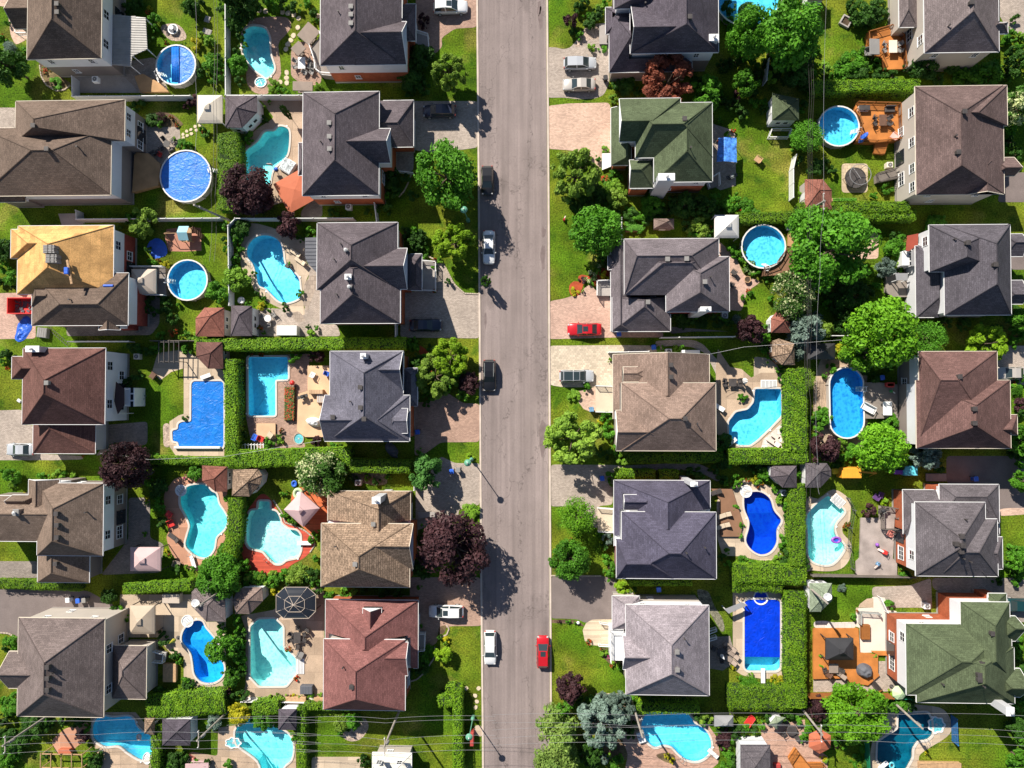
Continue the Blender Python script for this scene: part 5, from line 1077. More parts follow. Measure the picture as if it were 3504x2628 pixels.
# ---------------------------------------------------------------- cars
PC=dict(white=(.83,.83,.83),navy=(.012,.018,.045),black=(.012,.012,.014),silver=(.50,.52,.55),champagne=(.50,.46,.42),red=(.55,.012,.02),tealdark=(.01,.05,.055))
def car(label,cx,cy,Lp,ang,kind,col,roof=None):
    at(cx,cy); c=P(cx,cy,.8); L_=min(4.9,max(4.1,Lp*MPX)); Wd=.92 if kind=='suv' else .88; root=thing('parked_car',label,'car',(c.x,c.y,0),'parked cars',R(ang)); pm=paint(PC[col],col); zt=1.72 if kind=='suv' else (1.52 if kind=='hatch' else 1.42); hl=L_/2
    st=[(-1,.55,.42,.62),(-.985,.80,.3,.78),(-.93,.93,.2,.9),(-.8,.99,.18,.97),(-.5,1,.18,.98),(0,1,.18,.97),(.4,1,.18,.95),(.6,.985,.18,.92),(.8,.96,.2,.84),(.92,.88,.24,.74),(.98,.72,.3,.64),(1,.5,.4,.56)]
    if kind=='suv': st=[(a,b,c_,d*1.12) for a,b,c_,d in st]
    b=MB(); n=16; vs=[]
    for x,w,z0,z1 in st:
        for i in range(n):
            a=2*PI*i/n; ca,sa=math.cos(a),math.sin(a); e=.42; y=math.copysign(abs(ca)**e,ca)*Wd*w; z=(z0+z1)/2+math.copysign(abs(sa)**(.55),sa)*(z1-z0)/2; vs.append((x*hl,y,z))
    m_=len(st); b.add(vs,[(k*n+i,k*n+(i+1)%n,(k+1)*n+(i+1)%n,(k+1)*n+i) for k in range(m_-1) for i in range(n)]+[tuple(range(n-1,-1,-1)),tuple(range((m_-1)*n,m_*n))]); b.build('body',pm,root,False,smooth=True)
    # cabin: rear base, rear roof, front roof, front base (fractions of half length)
    rb,rr,fr,fb={'sedan':(-.72,-.42,.12,.46),'hatch':(-.92,-.76,.16,.54),'suv':(-.93,-.84,.10,.44)}[kind]; zs=st[4][3]-.04; wb=Wd*.93; wt=Wd*.72
    def cab(off=0,zo=0):
        q=[]
        for x,w,z in((rb,wb*.9,zs),(rr,wt,zt-.06),((rr*.4+fr*.6),wt*1.02,zt),(fr,wt*.97,zt-.07),(fb,wb*.9,zs-.05)): q.append((x*hl,w,z))
        return q
    q=cab(); c_=MB(); vs=[(x,y*s,z) for x,y,z in q for s in(1,-1)]+[(0.5*(rb+fb)*hl,wb*1.0,zs),(0.5*(rb+fb)*hl,-wb*1.0,zs)]
    c_.add(vs,[(0,2,3,1),(2,4,5,3),(4,6,7,5),(6,8,9,7),(0,10,4,2),(10,8,6,4),(1,3,5,11),(11,5,7,9)]); c_.build('cabin',pm,root,False)
    gl=mat('car_glass',(.03,.045,.05),.04,.0,1,0,spec=.8)
    def pane(nm,a,b_,c2,d,ins=.06,up=.012,mm=gl):
        pts=[Vector(p) for p in(a,b_,c2,d)]; ce=sum(pts,Vector())/4; nr=(pts[1]-pts[0]).cross(pts[2]-pts[0]).normalized(); nr=nr if (nr.z>0 or abs(nr.z)<.2 and nr.y*ce.y>0) else -nr; pts=[p+(ce-p).normalized()*ins+nr*up for p in pts]; g=MB(); g.add(pts,[(0,1,2,3)]); g.add([p-nr*.01 for p in pts],[(3,2,1,0)]); return g.build(nm,mm,root,False)
    V=lambda i:vs[i]
    pane('windshield',V(8),V(6),V(7),V(9)); pane('rear_window',V(0),V(1),V(3),V(2))
    for s in(0,1): pane('side_window',V(10+s),V(8+s),V(6+s),V(4+s),.09); pane('side_window',V(10+s),V(4+s),V(2+s),V(0+s),.09)
    if roof=='black': pane('glass_roof',V(2),V(4),V(5),V(3),.07,.018); pane('glass_roof',V(4),V(6),V(7),V(5),.07,.018)
    if roof=='sun': pane('sunroof',(fr*hl*.95,wt*.6,zt-.035),(fr*hl-.75,wt*.6,zt-.012),(fr*hl-.75,-wt*.6,zt-.012),(fr*hl*.95,-wt*.6,zt-.035),.04,.03)
    for sx in(-.62,.60):
        for sy in(-1,1):
            t=MB(); y=sy*(Wd-.11); t.tube((sx*hl,y-.11*sy,.33),(sx*hl,y+.125*sy,.33),.33,n=18); to=t.build('wheel',mt('rubber'),root,False); r=MB(); r.tube((sx*hl,y+.12*sy,.33),(sx*hl,y+.14*sy,.33),.21,n=12); r.build('rim',mt('silver'),to,False)
    for sy in(-1,1):
        h=MB(); h.bbox((hl*.87,sy*Wd*.72-.14,.58),(hl*.965,sy*Wd*.72+.14,.78),.05); h.build('headlight',mt('silver'),root,False); t=MB(); t.bbox((-hl*.99,sy*Wd*.74-.12,.66),(-hl*.93,sy*Wd*.74+.12,.92),.03); t.build('taillight',mt('redpaint'),root,False); m2=MB(); m2.bbox((fb*hl*.72,sy*(Wd+.08)-.08,.92),(fb*hl*.72+.12,sy*(Wd+.08)+.08,1.04),.03); m2.build('wing_mirror',pm,root,False)
    if kind=='suv' or 'rails' in label:
        for sy in(-1,1): r=MB(); r.tube((rr*hl*.9,sy*wt*.93,zt+.02),(fr*hl*.8,sy*wt*.93,zt+.02),.025,n=6); r.build('roof_rail',mt('steel'),root,False)
    p=MB(); p.box((hl*.985,-.26,.38),(hl*1.0,.26,.48)); p.build('licence_plate',mt('white'),root,False); g=MB(); g.bbox((hl*.95,-.45,.5),(hl*.992,.45,.6),.02); g.build('grille',mt('dark'),root,False)
# ---------------------------------------------------------------- first row of the map
T(0,0)
house(0,0,'brown roof, white and taupe walls, cut by the top left edge','brown','white','taupe',
 [(235,-620,857,495,6.3,'V',-300,160,437),(125,-110,500,240,3.6,'H',None,400,65)],
 vents=[(490,42),(492,112)],wins='E130,E375',siding='S')
house(0,1,'brown hip roof with two offset wings and white siding facing the yard','brown','white','taupe',
 [(130,845,1050,1190,6.3,'V',1000,1190,283,9.2),(-160,1072,935,1645,6.3,'H',262,440,1262),(-60,1430,215,1700,4.4,'H',40,150,1560)],
 vents=[(292,1062),(405,1258)],stacks=[(665,1242)])
awning('corrugated grey metal patio cover with one sunlit slope',[(940,120),(1225,148),(1240,412),(1112,470),(1100,560),(940,545)],3.0,'zinc')
abpool('round pool with its blue solar cover half folded away',1478,545,178,'half')
abpool('large round pool fully under a crinkled blue solar cover',1560,1480,228,'cover')
fence('white vinyl fence between the first two yards',[(1600,803),(605,808),(602,640)],1.8,'white')
fence('white vinyl fence running down the back lot line',[(1892,5),(1895,800),(2200,800),(2990,800)],1.8,'white')
pool('bowl',0) if 0 else None
patch('patio','paver',[(1050,1040),(1250,1065),(1420,1060),(1510,1070),(1520,1180),(1400,1330),(1330,1500),(1110,1640),(1100,1200)])
patch('driveway','paver',[(-60,905),(150,905),(150,1280),(-60,1280)])
patch('driveway','paverpink',[(-60,-60),(230,-60),(230,330),(130,380),(90,300),(60,60),(-60,40)])
patch('patio','concrete',[(600,640),(1300,640),(1300,780),(600,780)])
patch('patio','paver',[(930,540),(1300,480),(1420,770),(1180,790),(1100,700)])
patch('flower_bed','mulch',[(330,540),(350,530),(430,590),(580,690),(590,720),(540,760),(470,765),(400,730),(350,670)],smooth=1)
kerb('curved stone edging round the flower bed',[(332,545),(345,640),(390,715),(470,762),(540,755),(590,715)])
patch('flower_bed','stone',[(1370,210),(1480,200),(1550,260),(1560,330),(1440,340),(1360,260)],smooth=1)
patch('flower_bed','mulch',[(1250,960),(1420,950),(1510,1010),(1520,1060),(1250,1060)],smooth=1)
fountain('small white round fountain on a stone ring',1450,240,42)
plank('flat concrete slab lying on the grass',1742,160,50,52,20); plank('weathered concrete slab lying on the grass',1740,265,80,50,20)
stones('pale stepping stone in the lawn below the patio',[(1540,1130),(1570,1105),(1575,1140),(1605,1090),(1610,1125),(1640,1065),(1650,1095),(1680,1055),(1540,1160)],13)
gazebo('cream canvas gazebo with a pale peaked canopy',1660,800,1868,1035,2.6,'cream')
shed('grey shingled garden shed with one slanting glazed wall','dkgrey','white',[(1895,805),(2160,805),(2160,945),(2035,1075),(1895,1070)],3.0,(1990,905))
deck('tan wooden deck leading to the covered pool','woodtan',[(1150,1280),(1250,1290),(1350,1380),(1330,1560),(1110,1620),(1130,1300)],.9)
deck('small wooden deck beside the half open pool','woodtan',[(1130,640),(1200,620),(1330,690),(1420,770),(1180,775)],.6)
railing('white balcony railing',[(125,195),(125,272),(232,272)],2.2)
acunit('white heat pump hung low on the side wall',795,663)
table('round dark patio table with metal chairs on the paver patio',1400,1210,26,4,'dark')
kayak('white picnic bench behind the wall',1175,1575)
hedge('leafy cedar hedge beside the kidney pool',[(1905,1120),(1925,1350),(1915,1659),(1900,1760)],95,2.6)
for a in [('blue green globe shrub','blue',80,400,62,1.4),('dark green bushy tree','dark',80,560,150,5),('green leafy shrub','leaf',1305,170,62,1.8),('yellow flowering shrub','yellow',1645,370,55,1.2),
 ('spiky green shrub','leaf',1780,530,90,2.4),('red leaved globe shrub','purple',1352,985,50,1.2),('red flowering plant','redflower',385,580,48,.5),('green leafy plant','leaf',475,700,60,.7),
 ('feathery green shrub','light',1760,340,60,1.5),('dark leafy shrub','leaf',1960,560,70,2.),('dark leafy shrub','dark',1600,60,80,3),('red flowering plant','redflower',1485,1045,26,.5),
 ('red and green shrub','leaf',1520,1210,55,.9),('potted yellow flower','yellow',1260,75,30,.6),('green shrub','leaf',200,425,32,.7),('low leafy plant','dark',1290,1010,70,1.2),
 ('purple leaved shrub','purple',1620,850,60,1.6),('green shrub','leaf',1720,1120,50,.7),('bare orange plant','redflower',1240,100,22,.5),('bushy green shrub','dark',1980,200,70,2.5)]: tree(*a)
grill('covered black barbecue',1290,1275,30)
chair('red patio chair',1345,1305,20,'red')
T(800,0)
house(1,0,'charcoal hip roof and orange brick walls with a white soffit band','dkgrey','white','brick',
 [(730,-640,1415,545,6.3,'V',-400,255,1022),(1020,185,1452,545,6.3,'H',1062,None,270,8.4),(1340,35,1530,345,3.6,'H',None,1430,180,4.6)],
 vents=[(990,65),(990,132),(990,205)],stacks=[(885,110)],gwin=1)
house(1,1,'large charcoal hip roof with a front gable and white eaves','dkgrey','white','brick',
 [(580,773,1222,1643,6.3,'V',955,1345,848),(900,1083,1318,1372,6.3,'H',940,None,1185,8.4),(1180,845,1512,1238,3.5,'H',None,1375,1030,5.2),(545,1200,640,1475,3.2,'V',1260,1440,560,3.7)],
 vents=[(808,1040),(809,1155),(811,1258)],stacks=[(735,1195)])
pool('kidney pool with a small round spa under overhanging shrubs',[(195,220),(265,245),(300,320),(302,380),(312,470),(340,560),(330,610),(280,655),(250,640),(170,580),(95,480),(72,380),(85,270),(130,225)],'cyan')
spa('small round spa at the foot of the kidney pool',225,690,52,45)
patch('patio','paverbrown',[(190,150),(400,140),(470,170),(480,230),(430,300),(380,360),(385,470),(400,600),(370,680),(330,720),(280,790),(180,780),(120,720),(105,640),(110,560),(60,440),(60,300),(110,210)],smooth=1)
patch('path','grass2',[(370,370),(480,270),(520,280),(480,400),(480,690),(410,760),(350,760),(400,640),(390,500)])
patch('patio','paverbrown',[(480,430),(520,370),(560,350),(640,350),(740,560),(735,700),(680,720),(560,700),(480,640)])
pool('blue lagoon pool with a corner step and a basketball hoop',[(380,1065),(440,1075),(468,1120),(460,1260),(430,1330),(330,1430),(300,1560),(250,1640),(170,1600),(95,1490),(105,1410),(90,1330),(100,1270),(200,1190),(260,1110),(340,1100)],'cyan')
patch('patio','sand',[(205,810),(585,810),(585,1660),(190,1760),(60,1640),(40,1300),(60,1200),(200,1080),(340,990),(290,930)])
patch('driveway','paver',[(1400,850),(2052,850),(2052,1240),(1700,1290),(1515,1260),(1240,1260),(1240,860)])
patch('driveway','paverbrown',[(1530,-60),(2042,-60),(2042,230),(1860,240),(1745,320),(1755,390),(1700,450),(1640,450),(1600,380),(1530,330)])
patch('path','paver',[(1340,1220),(1515,1220),(1510,1440),(1370,1450)])
kerb('curved stone edging under the front shrubs',[(1490,1470),(1465,1540),(1430,1610),(1385,1655)])
swing('taupe folding lounger with a canopy',620,275,130,150,-40); swing('small taupe shade seat',535,400,90,95,-45)
swing('taupe canopy swing beside the fence',568,725,165,80,0)
table('rectangular glass table with four mesh chairs',570,528,32,4,'white')
for i,(x,y) in enumerate([(640,530),(600,610),(655,610),(670,560)]): chair('grey mesh patio chair',x,y,24,'grey')
stones('cream stepping stone beside the kidney pool',[(500,300),(480,340),(455,370),(437,415),(445,610),(445,655),(445,695),(390,690),(265,95),(215,85),(410,100),(455,110),(505,125),(545,155),(705,135),(540,230)],20)
deck('white railed deck at the back wall','woodgrey',[(650,400),(735,290),(820,540),(850,640),(740,630),(700,600),(690,520)],1.4,'white')
spatub('square white hot tub full of bubbling water',450,1393,130)
hoop('poolside basketball hoop with a blue base',350,1420,300,1380)
umbrella('terracotta square patio umbrella',520,1600,150,'terracotta')
railing('white entry railing beside the front steps',[(1535,250),(1630,280),(1640,425)],1.6)
deck('narrow dark front stair landing','concrete',[(1535,255),(1625,285),(1630,420),(1540,400)],.6)
railing('white entry railing at the brick front',[(1365,1435),(1505,1450)],1.2)
car('white sport utility vehicle parked at the top of the brown paver driveway',1822,55,300,0,'suv','white',roof='sun')
car('dark blue hatchback parked in shade on the grey paver driveway',1728,930,285,180,'hatch','navy')
car('black hatchback parked at the kerb below the big round maple',2132,1515,225,-90,'hatch','black')
for a in [('round yellow green tree','light2',1815,620,150,5.5),('large round maple','leaf',1790,1480,262,7.5),('red leaved bush','purple',1598,160,55,1.6),('dark leafy shrub','dark',1480,650,110,3),
 ('globe shrub','dark',258,1000,36,1.),('bright green shrub','light',245,890,32,.9),('leafy green shrub','leaf',40,540,80,2.4),('silver green grass clump','light',330,720,60,1.2),
 ('dark leafy shrub','dark',1560,480,120,2.5),('dark leafy shrub','dark',1320,1500,90,2.2),('spiky palm like shrub','leaf',330,20,60,3),('dark leafy shrub','dark',80,90,110,3),('tall leafy shrub','leaf',1500,50,30,1),
 ('broad purple leaved tree','purple',110,1600,190,5.5),('green shrub','leaf',120,1120,45,1.2),('thin bare branched tree','dark',440,945,30,5)]: tree(*a)
for a in [('tall dark broadleaf tree','dark',30,-60,150,6),]: tree(*a)
T(1700,0)
house(2,0,'dark shingle roof with a long front wing and a tall white chimney box','black','bluewhite','taupe',
 [(1120,-560,1862,445,6.3,'V',-300,200,1595),(1125,0,1862,445,6.3,'H',None,1590,222,8.9),(945,60,1640,605,3.6,'H',1130,1500,300,6.6),(915,60,1200,285,3.6,'H',1050,1150,132,4.6),(985,-560,1500,70,6.3,'V',-300,0,1265,8.6)],
 vents=[(1620,150)],stacks=[(1245,40)],chim=[(1785,283,1870,345,7.6,'white')])
house(2,1,'moss green shingle roof with stepped gables, two wings and a white chimney','green','white','brick',
 [(1320,865,1812,1530,6.3,'V',1045,1270,1600),(1165,865,1812,1325,6.3,'H',1310,1570,1042,9.0),(1030,828,1545,1190,6.3,'H',None,1310,1015,8.7) ,(960,908,1130,1390,3.5,'V',None,1325,1110,4.6),(1115,1345,1315,1583,5.2,'H',None,1215,1425,6.6)],
 vents=[(1575,1005)],stacks=[(1625,1250)],chim=[(1358,1455,1500,1520,8.6,'white')])
patch('driveway','paver',[(425,395),(500,398),(560,415),(620,400),(760,230),(860,190),(945,280),(945,700),(900,800),(820,830),(700,835),(560,820),(425,822)])
patch('driveway','paverpink',[(428,890),(600,870),(940,862),(958,900),(960,1300),(880,1300),(880,1420),(800,1420),(780,1290),(600,1262),(430,1252)])
deck('pale concrete front porch slab','concrete',[(862,200),(930,190),(940,370),(862,370)],.5)
deck('white painted stoop beside the brick wall','white',[(885,1290),(960,1290),(960,1400),(885,1430)],.5)
patch('patio','paver',[(1815,1040),(2000,1100),(2010,1180),(2010,1560),(1880,1600),(1815,1560)],smooth=0)
umbrella('rectangular bright blue tarp canopy over the patio',1930,1270,95,'bluetarp')
grill('stainless barbecue on the back patio',1978,1480,32)
deck('small blue grey side stair','woodgrey',[(1760,1530),(1860,1465),(1865,1565),(1780,1590)],.7,'white')
car('silver compact wagon parked on the grey paver driveway',700,528,278,0,'hatch','silver')
car('champagne beige sedan parked beside the silver wagon',692,708,278,180,'sedan','champagne')
trash('overturned dark bin by the garage',915,655,26,'black')
chair('wooden garden chair in the lawn',2195,1340,40,'wood')
for a in [('purple leaved round tree','purple',620,170,62,2.6),('lime green shrub','light',795,395,42,1.1),('bright green shrub','light',985,830,50,1.3),('lime green dome shrub','light',915,1258,38,.8),
 ('large copper red tree','red',1435,690,215,6),('leafy green tree','leaf',1760,790,125,4.5),('broken topped tree','leaf',2100,690,110,5.),('yellow green weeping tree','light2',660,1470,200,7),('yellow green bush','light',1000,1590,90,2.2),
 ('leafy shrub','leaf',990,1475,55,1),('yellow flowering shrub','light',880,60,55,1.2),('dark leafy shrub','dark',790,170,70,1.7),('dark low hedge shrub','dark',1080,720,80,1.2),('green shrub','leaf',975,720,32,.8),('red flowering plant','redflower',905,1500,30,.4),
 ('dark leafy shrub','dark',1950,60,60,2),('large dark green tree','leaf',2130,290,190,8),('purple leaved shrub','purple',2030,810,50,1.5),('green shrub','leaf',890,410,40,.6)]: tree(*a)
car('dark car at the kerb, only its nose in shadow',-40,1600,10,0,'sedan','black') if 0 else None
patch('path','stone',[(740,230),(862,215),(862,330),(780,330),(690,400),(650,390)])
T(2604,0)
house(3,0,'grey brown hip roof with a pale wall facing a cedar deck','taupeg','cream','cream',
 [(1368,-700,1995,440,6.3,'V',-300,90,1785),(1158,-400,1310,230,3.8,'V',-300,80,1240,4.7),(1900,190,2075,285,6.0,'H',1950,2040,200,6.8)],
 vents=[(1760,30)],stacks=[(1570,225)],wins='W330')
house(3,1,'dark brown roof with many small front gables above a beige wall','brown2','cream','cream',
 [(1300,722,2040,1635,6.3,'V',950,1390,1685),(1500,722,2070,1060,6.3,'H',1740,1830,948,9.0),(1720,1250,2040,1635,6.3,'V',1385,None,1905,8.2),(1940,1325,2130,1480,5.4,'H',1980,None,1412,6.4)],
 vents=[(1700,945),(1650,1285)],stacks=[(1625,1150)],wins='W935,W1190,W1410,W1565',siding='W')
abpool('round pool joined to a stained cedar deck',655,1060,172,'open',shade=1)
abpool('blue pool cut by the top edge beneath a dark tree',-110,-60,290,'open')
deck('stained cedar deck with railings between pool and house','cedar',[(800,875),(940,880),(1150,885),(1160,1180),(960,1200),(800,1190),(835,1060),(790,930)],1.2,'cedar')
deck('cedar stair descending from the pool deck','cedar',[(960,1190),(1080,1180),(1040,1300),(950,1290)],.6)
deck('stained cedar deck with a dining set below a bay window','cedar',[(885,290),(1080,235),(1180,320),(1200,580),(1040,585),(1000,480),(900,450)],.7,'cedar')
swing('grey fabric canopy over a deck bench',943,393,85,130,0)
table('rectangular cream topped patio table with four chairs',1112,390,34,4,'cream')
table('long brown plank dining table with four chairs',1027,1010,30,4,'brown')
swing('dark brown covered sofa on the cedar deck',1090,915,80,50,0)
chair('pink folding deck chair by the beige wall',1120,1145,36,'pink')
tarp('crumpled blue tarp on the cedar deck',888,1135,40,'blue',1.25)
tubbox('white storage chest with a dark lid on the cedar deck',872,905,85,40)
firepit('square concrete block fire pit on the lawn',718,175,55,-30)
patch('patio','sandpaver',[(678,1375),(900,1375),(897,1620),(678,1620)])
trampoline('netted round black trampoline on a square of pavers',795,1495,85)
acunit('beige air conditioner on the ground beside the wall',1087,1385)
deck('grey lattice sided back stairs','woodgrey',[(965,1470),(1130,1425),(1150,1500),(970,1540)],.8,'woodgrey')
shed('green shingled playhouse shed with a dark front porch','green','white',[(95,780),(320,830),(320,1010),(95,1010)],3.0,(232,905))
railing('white pipe gate frame leaning before the playhouse',[(95,1080),(262,1080),(235,1150),(70,1150),(95,1080)],.9)
fence('white vinyl fence at the back lot line',[(275,1659),(275,1410),(300,1300)],1.8,'white')
fence('white fence panel under the tall tree',[(50,670),(70,490)],2.,'white')
shed('rust brown hip roofed garden shed','rust','cream',[(370,1508),(520,1508),(595,1600),(595,1760),(370,1760)],2.6,(490,1600))
shed('brown roofed shed cut by the top edge beneath the wires','rust','white',[(390,-150),(545,-150),(545,0),(390,0)],2.6,(465,-75))
hedge('long trimmed cedar hedge above the round pool',[(440,720),(1330,712)],55,2.4)
patch('driveway','paver',[(1990,-60),(2400,-60),(2400,300),(2100,290),(2000,120)])
patch('driveway','asphalt',[(2040,1450),(2400,1450),(2400,1700),(1990,1700)])
for a in [('huge dark green tree','leaf',200,260,300,9),('clipped globe tree','leaf',380,1150,135,3.6),('cascading vine shrub','leaf',780,520,110,2),('leafy bush','leaf',690,590,80,1.8),('leafy dark tree','dark',1370,560,110,3.5),
 ('spiky green shrub','leaf',1900,620,120,3),('spiky green shrub','leaf',1700,650,80,2.2),('white blossomed tree','white',2160,900,150,5),('green shrub','leaf',2100,300,60,1.4),('round green shrub','leaf',1058,1590,55,1.),
 ('yellow green shrub','light',540,560,60,1.2),('dark leafy shrub','dark',860,120,120,3.),('dark leafy shrub','dark',840,600,90,1.8),('dark leafy tree','dark',2180,540,110,4),('leafy shrub','leaf',980,530,40,1.),
 ('feathery green shrub','light',100,640,60,2.6),('dark leafy tree','dark',300,600,110,5),('green shrub','leaf',20,860,40,1.2),('green shrub','leaf',2170,390,45,1.2),('dark leafy shrub','dark',1180,60,60,2),('dark leafy shrub','dark',470,1400,70,1.6)]: tree(*a)
# ---------------------------------------------------------------- second band
T(0,650)
house(0,2,'bare plywood roof under repair with shingle bundles on its ridge','plywood','bluewhite','brickred',
 [(148,300,955,875,6.3,'V',455,650,400,9.3),(92,330,500,575,6.3,'H',230,430,448,8.2),(272,700,1080,1140,6.0,'H',500,820,960,8.0,'brown'),(832,1050,1012,1178,5.6,'V',1095,None,900,6.6,'brown'),(270,700,560,980,6.1,'H',300,380,890,7.2,'brown')],
 stacks=[(600,925)],wins='E470,E735')
shingles('stacks of new shingle bundles on the bare plywood roof',[(405,495),(425,575)])
plank('long timber board lying on the bare plywood roof',582,690,22,215,8,'wood',9.1,rot=-12)
plank('small blue crate on the bare plywood roof',553,678,38,60,0,'blue',9.4)
plank('blue plastic tube at the eave of the bare plywood roof',912,806,85,22,0,'blue',7.0)
patch('driveway','paverpink2',[(-60,870),(300,860),(300,1250),(-60,1255)])
patch('path','paverdark',[(560,1130),(1180,1150),(1180,870),(1300,860),(1345,900),(1340,1130),(1270,1220),(560,1230)])
patch('path','concrete',[(490,200),(700,195),(700,290),(520,300)],smooth=0)
dumpster('open red trash container full of torn shingles',60,905,335,1040)
tarp('crumpled blue plastic sheet lying on the driveway',190,1170,105,'blue',.15)
plank('square pallet of shingle bundles on the driveway',350,1200,88,85,6,'grey',.7)
ladder('fallen ladder shadow rails by the driveway',[(400,1150),(580,1310)])
fence('white vinyl fence above the plywood roofed house',[(1850,235),(640,245)],1.8,'white')
fence('white vinyl fence behind the long keyhole pool',[(1975,238),(2965,236)],1.8,'white')
fence('white vinyl gate beside the taupe walled house',[(635,170),(640,250)],1.8,'white')
fence('white vinyl fence dividing the lots behind the pool',[(1975,240),(1915,300),(1925,970)],1.8,'white')
fence('thin white rail fence above the maroon roof',[(572,1273),(1080,1273)],1.6,'white')
fence('low dark timber fence above the pergola',[(1265,1267),(1740,1267)],1.5,'woodgrey')
abpool('round pool with a white ladder beside a beige gazebo',1575,757,178,'open',shade=.6,ladder=(1440,765))
gazebo('beige canvas gazebo on the deck of the ladder pool',1105,665,1312,872,2.9,'beige')
deck('small grey pool deck under the beige gazebo','woodgrey',[(1090,650),(1390,650),(1400,890),(1090,880)],1.1,'white')
playset('children climbing frame with a pale blue roof on a rubber mat',1530,370)
patch('play_mat','rubber',[(1400,330),(1560,310),(1690,320),(1695,510),(1560,518),(1420,515),(1385,400)],smooth=0)
tarp('flat blue tarpaulin on the grass beside the play frame',1320,490,80,'blue',.05)
shed('rust red hip roofed shed by the lot line','rust','cream',[(1720,990),(1885,990),(1885,1232),(1645,1232),(1645,1080)],2.8,(1770,1060))
shed('grey shingled pool shed with three dark square windows','dkgrey','white',[(1945,972),(2120,975),(2120,1228),(1940,1228)],3.0,(2010,1050),wins=1)
shed('maroon hip roofed shed against the hedge','maroon','cream',[(1650,1280),(1870,1280),(1878,1503),(1750,1503),(1650,1400)],2.8,(1770,1370))
pergola('open dark timber pergola over the pale path',1335,1278,1505,1443,2.4)
patch('patio','sandlt',[(1330,1370),(1560,1340),(1640,1400),(1880,1520),(1890,1660),(1545,1660),(1545,1500),(1440,1530),(1350,1600),(1280,1530),(1310,1420)],smooth=0)
chair('brown wooden lawn chair by the path',1285,1560,50,'brown')
acunit('beige air conditioner beside the white wall',1145,1400)
spa('round white fire bowl on the tiled terrace',2028,930,30,30,stone=1)
firepit('covered white ball shaped grill on the side path',1200,1090,38,0,'whiteball')
house(0,3,'maroon hip roof with a white box chimney and white siding wall','maroon','bluewhite','bluewhite',
 [(190,1330,885,1972,6.3,'V',1600,1712,367),(100,1400,600,1590,6.2,'H',180,400,1500,7.6),(280,1760,805,2217,3.6,'V',1830,2007,415,5.6)],
 vents=[(405,1622)],chim=[(210,1310,330,1365,8.0,'white')],wins='E1480,E1800')
for a in [('bright green leafy tree','light2',1200,275,115,3.5),('leafy shrub','leaf',1130,230,60,2.2),('silver green willow shrub','light',1985,740,110,2.6),('round leafy tree','leaf',1825,870,95,3.),
 ('lime flowering shrub','yellow',1385,625,42,.9),('dark leafy shrub','dark',30,480,90,3),('leafy shrub','leaf',90,740,70,2.2),('leafy garden plant','leaf',1350,1220,45,.8),('orange flowering shrub','redflower',1440,1210,38,.7),
 ('pale flowering shrub','light',1610,1230,50,.8),('leafy shrub','leaf',1310,1330,55,1.2),('leafy shrub','leaf',1570,1340,45,1.1),('dark leafy shrub','dark',40,1390,60,1.6),('yellow flowering shrub','yellow',85,1515,22,.5),
 ('leafy shrub','leaf',1980,370,70,1.7),('leafy shrub','leaf',1900,150,65,2),('lone yellow flower clump','yellow',2200,975,32,.6),('leafy shrub','leaf',1975,580,50,1.3),('dark leafy shrub','dark',1235,1000,50,1.4),('dark leafy shrub','dark',1110,1320,60,1.5)]: tree(*a)
pole(1950,265,1630,125,9,arm=0)
T(800,650)
house(1,2,'dark grey hip roofs stepping around two white roof vents','dkgrey','white','brick',
 [(700,275,1378,838,6.3,'V',462,585,985),(985,492,1458,835,6.3,'H',1090,None,638,8.2),(730,560,1400,1122,6.2,'V',660,875,1000,9.2),(1460,538,1582,845,3.6,'V',600,800,1530,4.3)],
 vents=[],chim=[(930,705,990,755,9.9,'white'),(925,492,965,520,10.0,'silver'),(955,800,993,830,9.9,'silver')],stacks=[(848,585),(870,880),(902,455)])
awning('dark blue grey slatted patio awning',[(600,402),(700,398),(705,705),(620,615),(600,560)],2.8,'slate')
pool('keyhole shaped pool crossed by the shadow of a pole',[(265,380),(340,400),(395,450),(415,520),(430,620),(490,680),(545,740),(558,820),(560,900),(470,945),(390,940),(330,890),(270,830),(210,800),(190,720),(165,630),(115,560),(118,470),(180,400)],'blue')
patch('patio','sandlt',[(150,280),(330,320),(430,370),(590,410),(610,610),(700,700),(640,700),(590,830),(590,990),(640,1080),(480,1030),(300,950),(180,850),(130,740),(60,640),(60,460),(100,350)],smooth=1)
patch('patio','paver',[(590,420),(720,420),(740,1130),(870,1130),(900,1230),(300,1230),(200,1230),(200,990),(420,1000),(600,1060),(590,850),(640,700)])
pathway=patch('path','deckstone',[(640,720),(700,710),(690,830),(640,960),(620,1030),(580,950),(590,800)])
patch('patio','deckstone',[(480,1040),(550,1015),(610,1100),(530,1120)])
umbrella2=None
patch('driveway','paver',[(1410,860),(1590,850),(1720,700),(1690,600),(1760,600),(1830,740),(1900,850),(1960,872),(2065,875),(2065,1248),(1400,1240)])
kerb('curved stone path edging below the lime tree',[(1540,400),(1575,490),(1640,560),(1700,590),(1780,650),(1850,790),(1940,870),(2060,875)])
plank('white pool equipment shed box beside the hedge',445,1183,175,85,0,'white',1.3)
swimtube=None
spa('white inflatable ring float on the terrace',62,928,32,30,ring=1)
table('round glass table with chairs beside the pool shed',285,1080,26,3,'white')
chair('wooden sun lounger with a cushion by the pool',520,530,38,'sandlt'); chair('cream sun lounger under tree shade',560,600,38,'sandlt'); chair('wicker round chair on the pool terrace',450,635,26,'dark')
railing('white railed front steps with two red flower pots',[(1582,590),(1695,600),(1695,845),(1582,840)],1.3)
deck('dark front steps with white railings','concrete',[(1582,600),(1690,605),(1690,840),(1582,838)],.6)
acunit('square white air conditioner in the narrow side garden',962,140)
